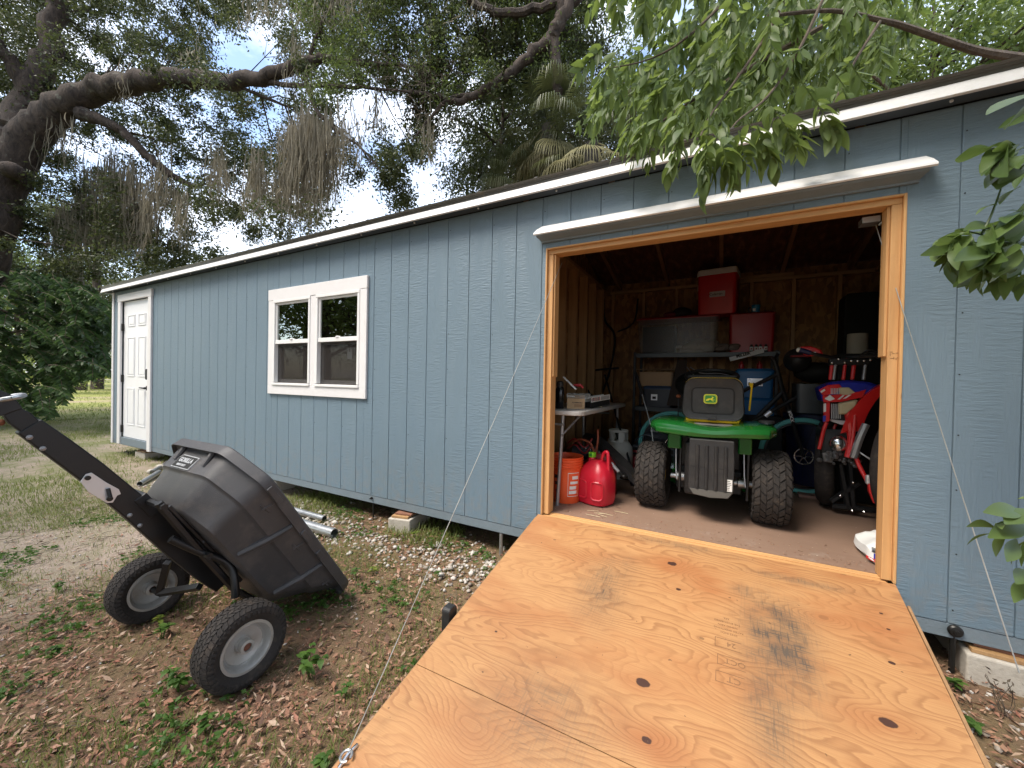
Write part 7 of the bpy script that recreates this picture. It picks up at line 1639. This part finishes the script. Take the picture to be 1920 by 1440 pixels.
# leaf litter
def lk(x, y):
    near = np.clip((x+2.6+.5*np.sin(y*3))/1.6, 0, 1); d = np.where(y < -.9, 1.0, .55)*near; d = np.maximum(d, .10); d *= np.clip(.15+1.2*patchn(x, y, 1.3)*(.6+.6*patchn(x, y, 4.1, 2)), .42, 1); return d*off_ramp(x, y)
x, y = scatter(110000, -4.6, .9, -3.2, .25, lk); x2, y2 = scatter(9000, 1.95, 3.2, -1.4, .2, lambda x, y: .8*off_ramp(x, y)); x = np.concatenate([x, x2]); y = np.concatenate([y, y2]); N = len(x)
C_ = np.stack([x, y, gzn(x, y)+rng.uniform(.002, .022, N)], 1); a = rng.uniform(0, 6.28, N); D_ = np.stack([np.cos(a), np.sin(a), rng.normal(0, .16, N)], 1)
D_ = unit(D_); S_ = unit(np.stack([-D_[:, 1], D_[:, 0], rng.normal(0, .30, N)], 1)); L_ = (.008+.034*rng.random(N)**1.8)[:, None]*np.where(rng.random(N) < .12, 1.5, 1)[:, None]; Wd = L_*rng.uniform(.14, .46, N)[:, None]
Nn = np.cross(D_, S_); m_ = C_+D_*L_*.5; V = np.stack([C_, m_+S_*Wd*.5+Nn*Wd*.22, C_+D_*L_+Nn*L_*rng.uniform(-.1, .25, (N, 1)), m_-S_*Wd*.5+Nn*Wd*.22], 1).reshape(-1, 3); i = np.arange(N)*4
tag(np_mesh('leaf_litter', V, np.concatenate([np.stack([i, i+1, i+2], 1), np.stack([i, i+2, i+3], 1)]), M['litter'], None, np.tile(rng.random(N), 2)), 'dry reddish brown leaves and bark bits covering the ground', 'leaf litter', kind='stuff')
# fallen twigs
mb = MB()
x, y = scatter(900, -4.2, .15, -3.0, .1, lambda x, y: .75*off_ramp(x, y))
for a_, b_ in zip(x, y):
    p = Vector((a_, b_, gz(a_, b_)+.010)); t = rng.uniform(0, 6.28); L_ = rng.uniform(.03, .16)**1.0; d = Vector((math.cos(t), math.sin(t), rng.uniform(-.05, .2)))*L_
    mb.tube([p, p+d*.5+Vector(rng.normal(0, L_*.07, 3)), p+d], [.0022, .0017, .0008], 4, cap=False)
tag(mb.build('fallen_twigs', M['bark2']), 'thin dead twigs strewn over the leaf litter', 'twigs', kind='stuff')
# white gravel along the shed
def gk(x, y): b = np.exp(-((y+.28)/.26)**2); return (b*np.clip(.25+1.1*patchn(x, y, 1.1, 2), 0, 1)*off_ramp(x, y))*(x > -5.5)
x, y = scatter(7500, -4.5, .3, -1.0, .35, gk); x2, y2 = scatter(1500, 2.0, 3.1, -1.0, .1, lambda x, y: .22*off_ramp(x, y)+0*x); x3, y3 = scatter(3600, -4.2, -.2, -3.0, -.6, lambda x, y: .30+0*x)
sz = np.concatenate([rng.uniform(.006, .020, len(x))*np.where(rng.random(len(x)) < .12, 1.6, 1), rng.uniform(.006, .016, len(x2)), rng.uniform(.003, .010, len(x3))]); x = np.concatenate([x, x2, x3]); y = np.concatenate([y, y2, y3]); N = len(x)
oc = np.array([(1, 0, 0), (-1, 0, 0), (0, 1, 0), (0, -1, 0), (0, 0, 1), (0, 0, -1), (.6, .6, .5), (-.6, .6, .55), (.6, -.6, .5), (-.6, -.6, .5)]); from_f = [(4, 0, 6), (4, 6, 2), (4, 2, 7), (4, 7, 1), (4, 1, 9), (4, 9, 3), (4, 3, 8), (4, 8, 0), (5, 2, 0), (5, 1, 2), (5, 3, 1), (5, 0, 3), (0, 2, 6), (2, 1, 7), (1, 3, 9), (3, 0, 8)]
V = (oc[None]*rng.uniform(.6, 1.2, (N, 10, 1))*rng.uniform(.75, 1.25, (N, 1, 3))); V = V*sz[:, None, None]; V[:, :, 2] *= .7; V += np.stack([x, y, gzn(x, y)+sz*.35], 1)[:, None, :]
F = (np.arange(N)[:, None, None]*10+np.array(from_f)[None]).reshape(-1, 3); tag(np_mesh('gravel', V.reshape(-1, 3), F, M['stone'], None, np.repeat(rng.random(N), 16)), 'white limestone gravel scattered along the foot of the shed', 'gravel', kind='stuff')
# grass blades
def grass(n, x0, x1, y0, y1, keep, hmin, hmax, w_, nm, lab):
    x, y = scatter(n, x0, x1, y0, y1, keep); N = len(x); b = np.stack([x, y, gzn(x, y)-.003], 1); h = rng.uniform(hmin, hmax, N); a = rng.uniform(0, 6.28, N); ln = rng.uniform(.2, 1.1, N)*h
    tip = b+np.stack([np.cos(a)*ln, np.sin(a)*ln, h*.8], 1); s_ = np.stack([-np.sin(a), np.cos(a), 0*a], 1)*w_; mid = b+(tip-b)*.5+np.array([0, 0, 1])*(h*.18)[:, None]
    V = np.stack([b-s_, b+s_, mid+s_*.8, tip, mid-s_*.8], 1).reshape(-1, 3); i = np.arange(N)*5; F = np.concatenate([np.stack([i, i+1, i+2], 1), np.stack([i, i+2, i+4], 1), np.stack([i+4, i+2, i+3], 1)])
    tag(np_mesh(nm, V, F, M['grass'], None, np.tile(rng.random(N), 3)), lab, 'grass', kind='stuff')
def g1(x, y):
    p = patchn(x, y, .9, 1.0); k = np.clip((p-.38)*3.2, 0, 1)*.85+.12; k *= np.where((x < -1.9) & (y < -1.4), .45+.55*(patchn(x, y, 1.7, 3) > .62), 1); return k*off_ramp(x, y)*np.where(y > -.05, .4, 1)
grass(130000, -5.2, .25, -3.4, .3, g1, .018, .060, .0015, 'short_grass', 'short thin grass tufts among the litter')
grass(90000, -14, -4.6, -3.5, 6, lambda x, y: np.clip((patchn(x, y, .6, 1)-.30)*2.2, .08, 1), .03, .08, .003, 'lawn_grass', 'short lawn grass left of the shed')
grass(60000, -40, -13, -6, 30, lambda x, y: np.clip((patchn(x, y, .25, 1)-.25)*2.2, .1, 1), .05, .11, .008, 'far_lawn_grass', 'sunny lawn grass farther off to the left')
grass(5000, -3.4, 0.2, -.25, .35, lambda x, y: (patchn(x, y, 1.4, 5) > .6)*1.0, .05, .12, .0025, 'shed_edge_grass', 'taller tufts in the shade under the shed edge')
# small low weeds that nobody could count
def wk(x, y): return np.clip((patchn(x, y, 1.6, 4.0)-.60)*3.0, 0, 1)*off_ramp(x, y)
x, y = scatter(6500, -4.2, .2, -2.9, .1, wk); nb = len(x); k = 6; a = rng.uniform(0, 6.28, (nb, k)); hh = rng.uniform(.010, .035, nb)
C_ = np.stack([np.repeat(x, k), np.repeat(y, k), np.repeat(gzn(x, y)+hh, k)], 1); D_ = np.stack([np.cos(a).ravel(), np.sin(a).ravel(), rng.uniform(-.1, .5, nb*k)], 1); L_ = rng.uniform(.012, .030, nb*k)
tag(leaf_cloud('low_weeds', C_, D_, L_, L_*.62, M['weed']), 'tiny green seedlings dotted over the leaf litter', 'ground cover', kind='stuff')
# weeds one can point to
def weed(label, u, v, s_, mat='weed', n=16, h=.10, plane=None, group=None, y=None):
    p = onZ(u, v, -.415 if v > 1000 else -.37); p.z = gz(p.x, p.y); g = empty('weed', p, 0, label, 'weed', group)
    mb = MB(); Cs, Ds, Ls = [], [], []
    for k in range(max(2, n//6)):
        a = rng.uniform(0, 6.28); tp = Vector((math.cos(a)*h*.55*rng.random(), math.sin(a)*h*.55*rng.random(), h*rng.uniform(.6, 1.05))); mid = tp*.5+Vector((0, 0, .01)); mb.tube([(0, 0, -.01), mid, tp], [.0022, .0018, .0012], 4, cap=False)
        for j in range(6):
            q = mid.lerp(tp, j/5); b = rng.uniform(0, 6.28); Cs.append(v2a(q)); Ds.append((math.cos(b), math.sin(b), rng.uniform(-.1, .45))); Ls.append(s_*rng.uniform(.6, 1.15)*(.7 if j == 5 else 1))
    mb.build('stem', M['weed'], g)
    me = leaf_mesh('weed_leaf_mesh', 1, .58, M[mat], .12, .15, 4, 0, .4, .25)
    for c, d, L_ in zip(Cs, Ds, Ls):
        dd = Vector(d).normalized(); xx = dd.cross(Vector((0, 0, 1))).normalized(); zz = xx.cross(dd); o = bpy.data.objects.new('leaf', me); COL.objects.link(o); o.matrix_world = Matrix.Translation(c) @ Matrix((xx, dd, zz)).transposed().to_4x4() @ Matrix.Scale(L_, 4); o.parent = g
for a in ((
    'leafy green weed between the two cart wheels', 305, 1195, .042, 'weed', 26, .07), ('weed with toothed leaves in front of the near cart wheel', 335, 1295, .050, 'weed', 30, .10), ('tall green weed right of the near cart wheel', 580, 1265, .048, 'weed', 34, .16),
    ('yellowish weed just behind the near cart wheel, left side', 300, 1172, .035, 'weed_y', 14, .05), ('bright weed at the rear lip of the cart tub', 600, 1125, .036, 'weed', 20, .10), ('weed at the low right corner of the cart tub', 668, 1105, .036, 'weed', 16, .09),
    ('yellow green weed beside the low corner of the tub', 700, 1092, .032, 'weed_y', 8, .06), ('weed growing against the near wheel on its right', 545, 1170, .030, 'weed', 18, .08), ('broad leaf weed under the cart frame', 420, 1100, .040, 'weed', 26, .10),
    ('low weed at the bottom edge left of the ramp corner', 615, 1432, .040, 'weed', 12, .05), ('small weed by the ramp edge below the cable', 650, 1300, .032, 'weed', 14, .05), ('leafy weed half way along the left ramp edge', 820, 1100, .030, 'weed', 16, .06),
    ('small pale weed among the white gravel', 775, 1022, .030, 'weed_y', 14, .06), ('weed standing by the wall above the pipes', 655, 942, .034, 'weed', 30, .17), ('weed against the wall left of the pipes', 565, 925, .034, 'weed', 26, .16),
    ('green bush peeping behind the drawbar and tub', 235, 950, .050, 'weed_y', 36, .16), ('low weed left of the far cart wheel', 110, 1105, .036, 'weed', 22, .05), ('second low weed left of the far wheel, nearer', 95, 1225, .034, 'weed', 18, .05),
    ('weed patch at the foot of the picture right of the litter', 385, 1370, .036, 'weed', 16, .06), ('leafy weed near the ramp bumper', 745, 1050, .026, 'weed', 12, .05), ('weed in the shade beside the right ramp edge', 1790, 1320, .040, 'weed', 14, .05), ('low weed at the lower right corner by the ramp', 1830, 1400, .045, 'weed', 14, .05)):
    weed(*a)
# thin dead weed by the right block
dw = empty('dry_weed', (0, 0, 0), 0, 'thin dry weed in front of the large right block', 'weed'); p = onZ(1880, 1345, -.365); p.z = gz(p.x, p.y)
mb = MB(); 
for k in range(7): mb.tube(smoothpath([p, p+Vector((rng.normal(0, .02), rng.normal(0, .01), .05)), p+Vector((rng.normal(0, .05), rng.normal(0, .02), .12+.03*rng.random()))], 3), .0014, 4, cap=False)
mb.build('stalks', M['bark2'], dw); Cs = np.array([v2a(p)+np.array([rng.normal(0, .04), rng.normal(0, .02), rng.uniform(.08, .15)]) for _ in range(18)]); leaf_cloud('dry_leaves', Cs, rng.normal(size=(18, 3)), .022, .008, M['bark2'], dw)
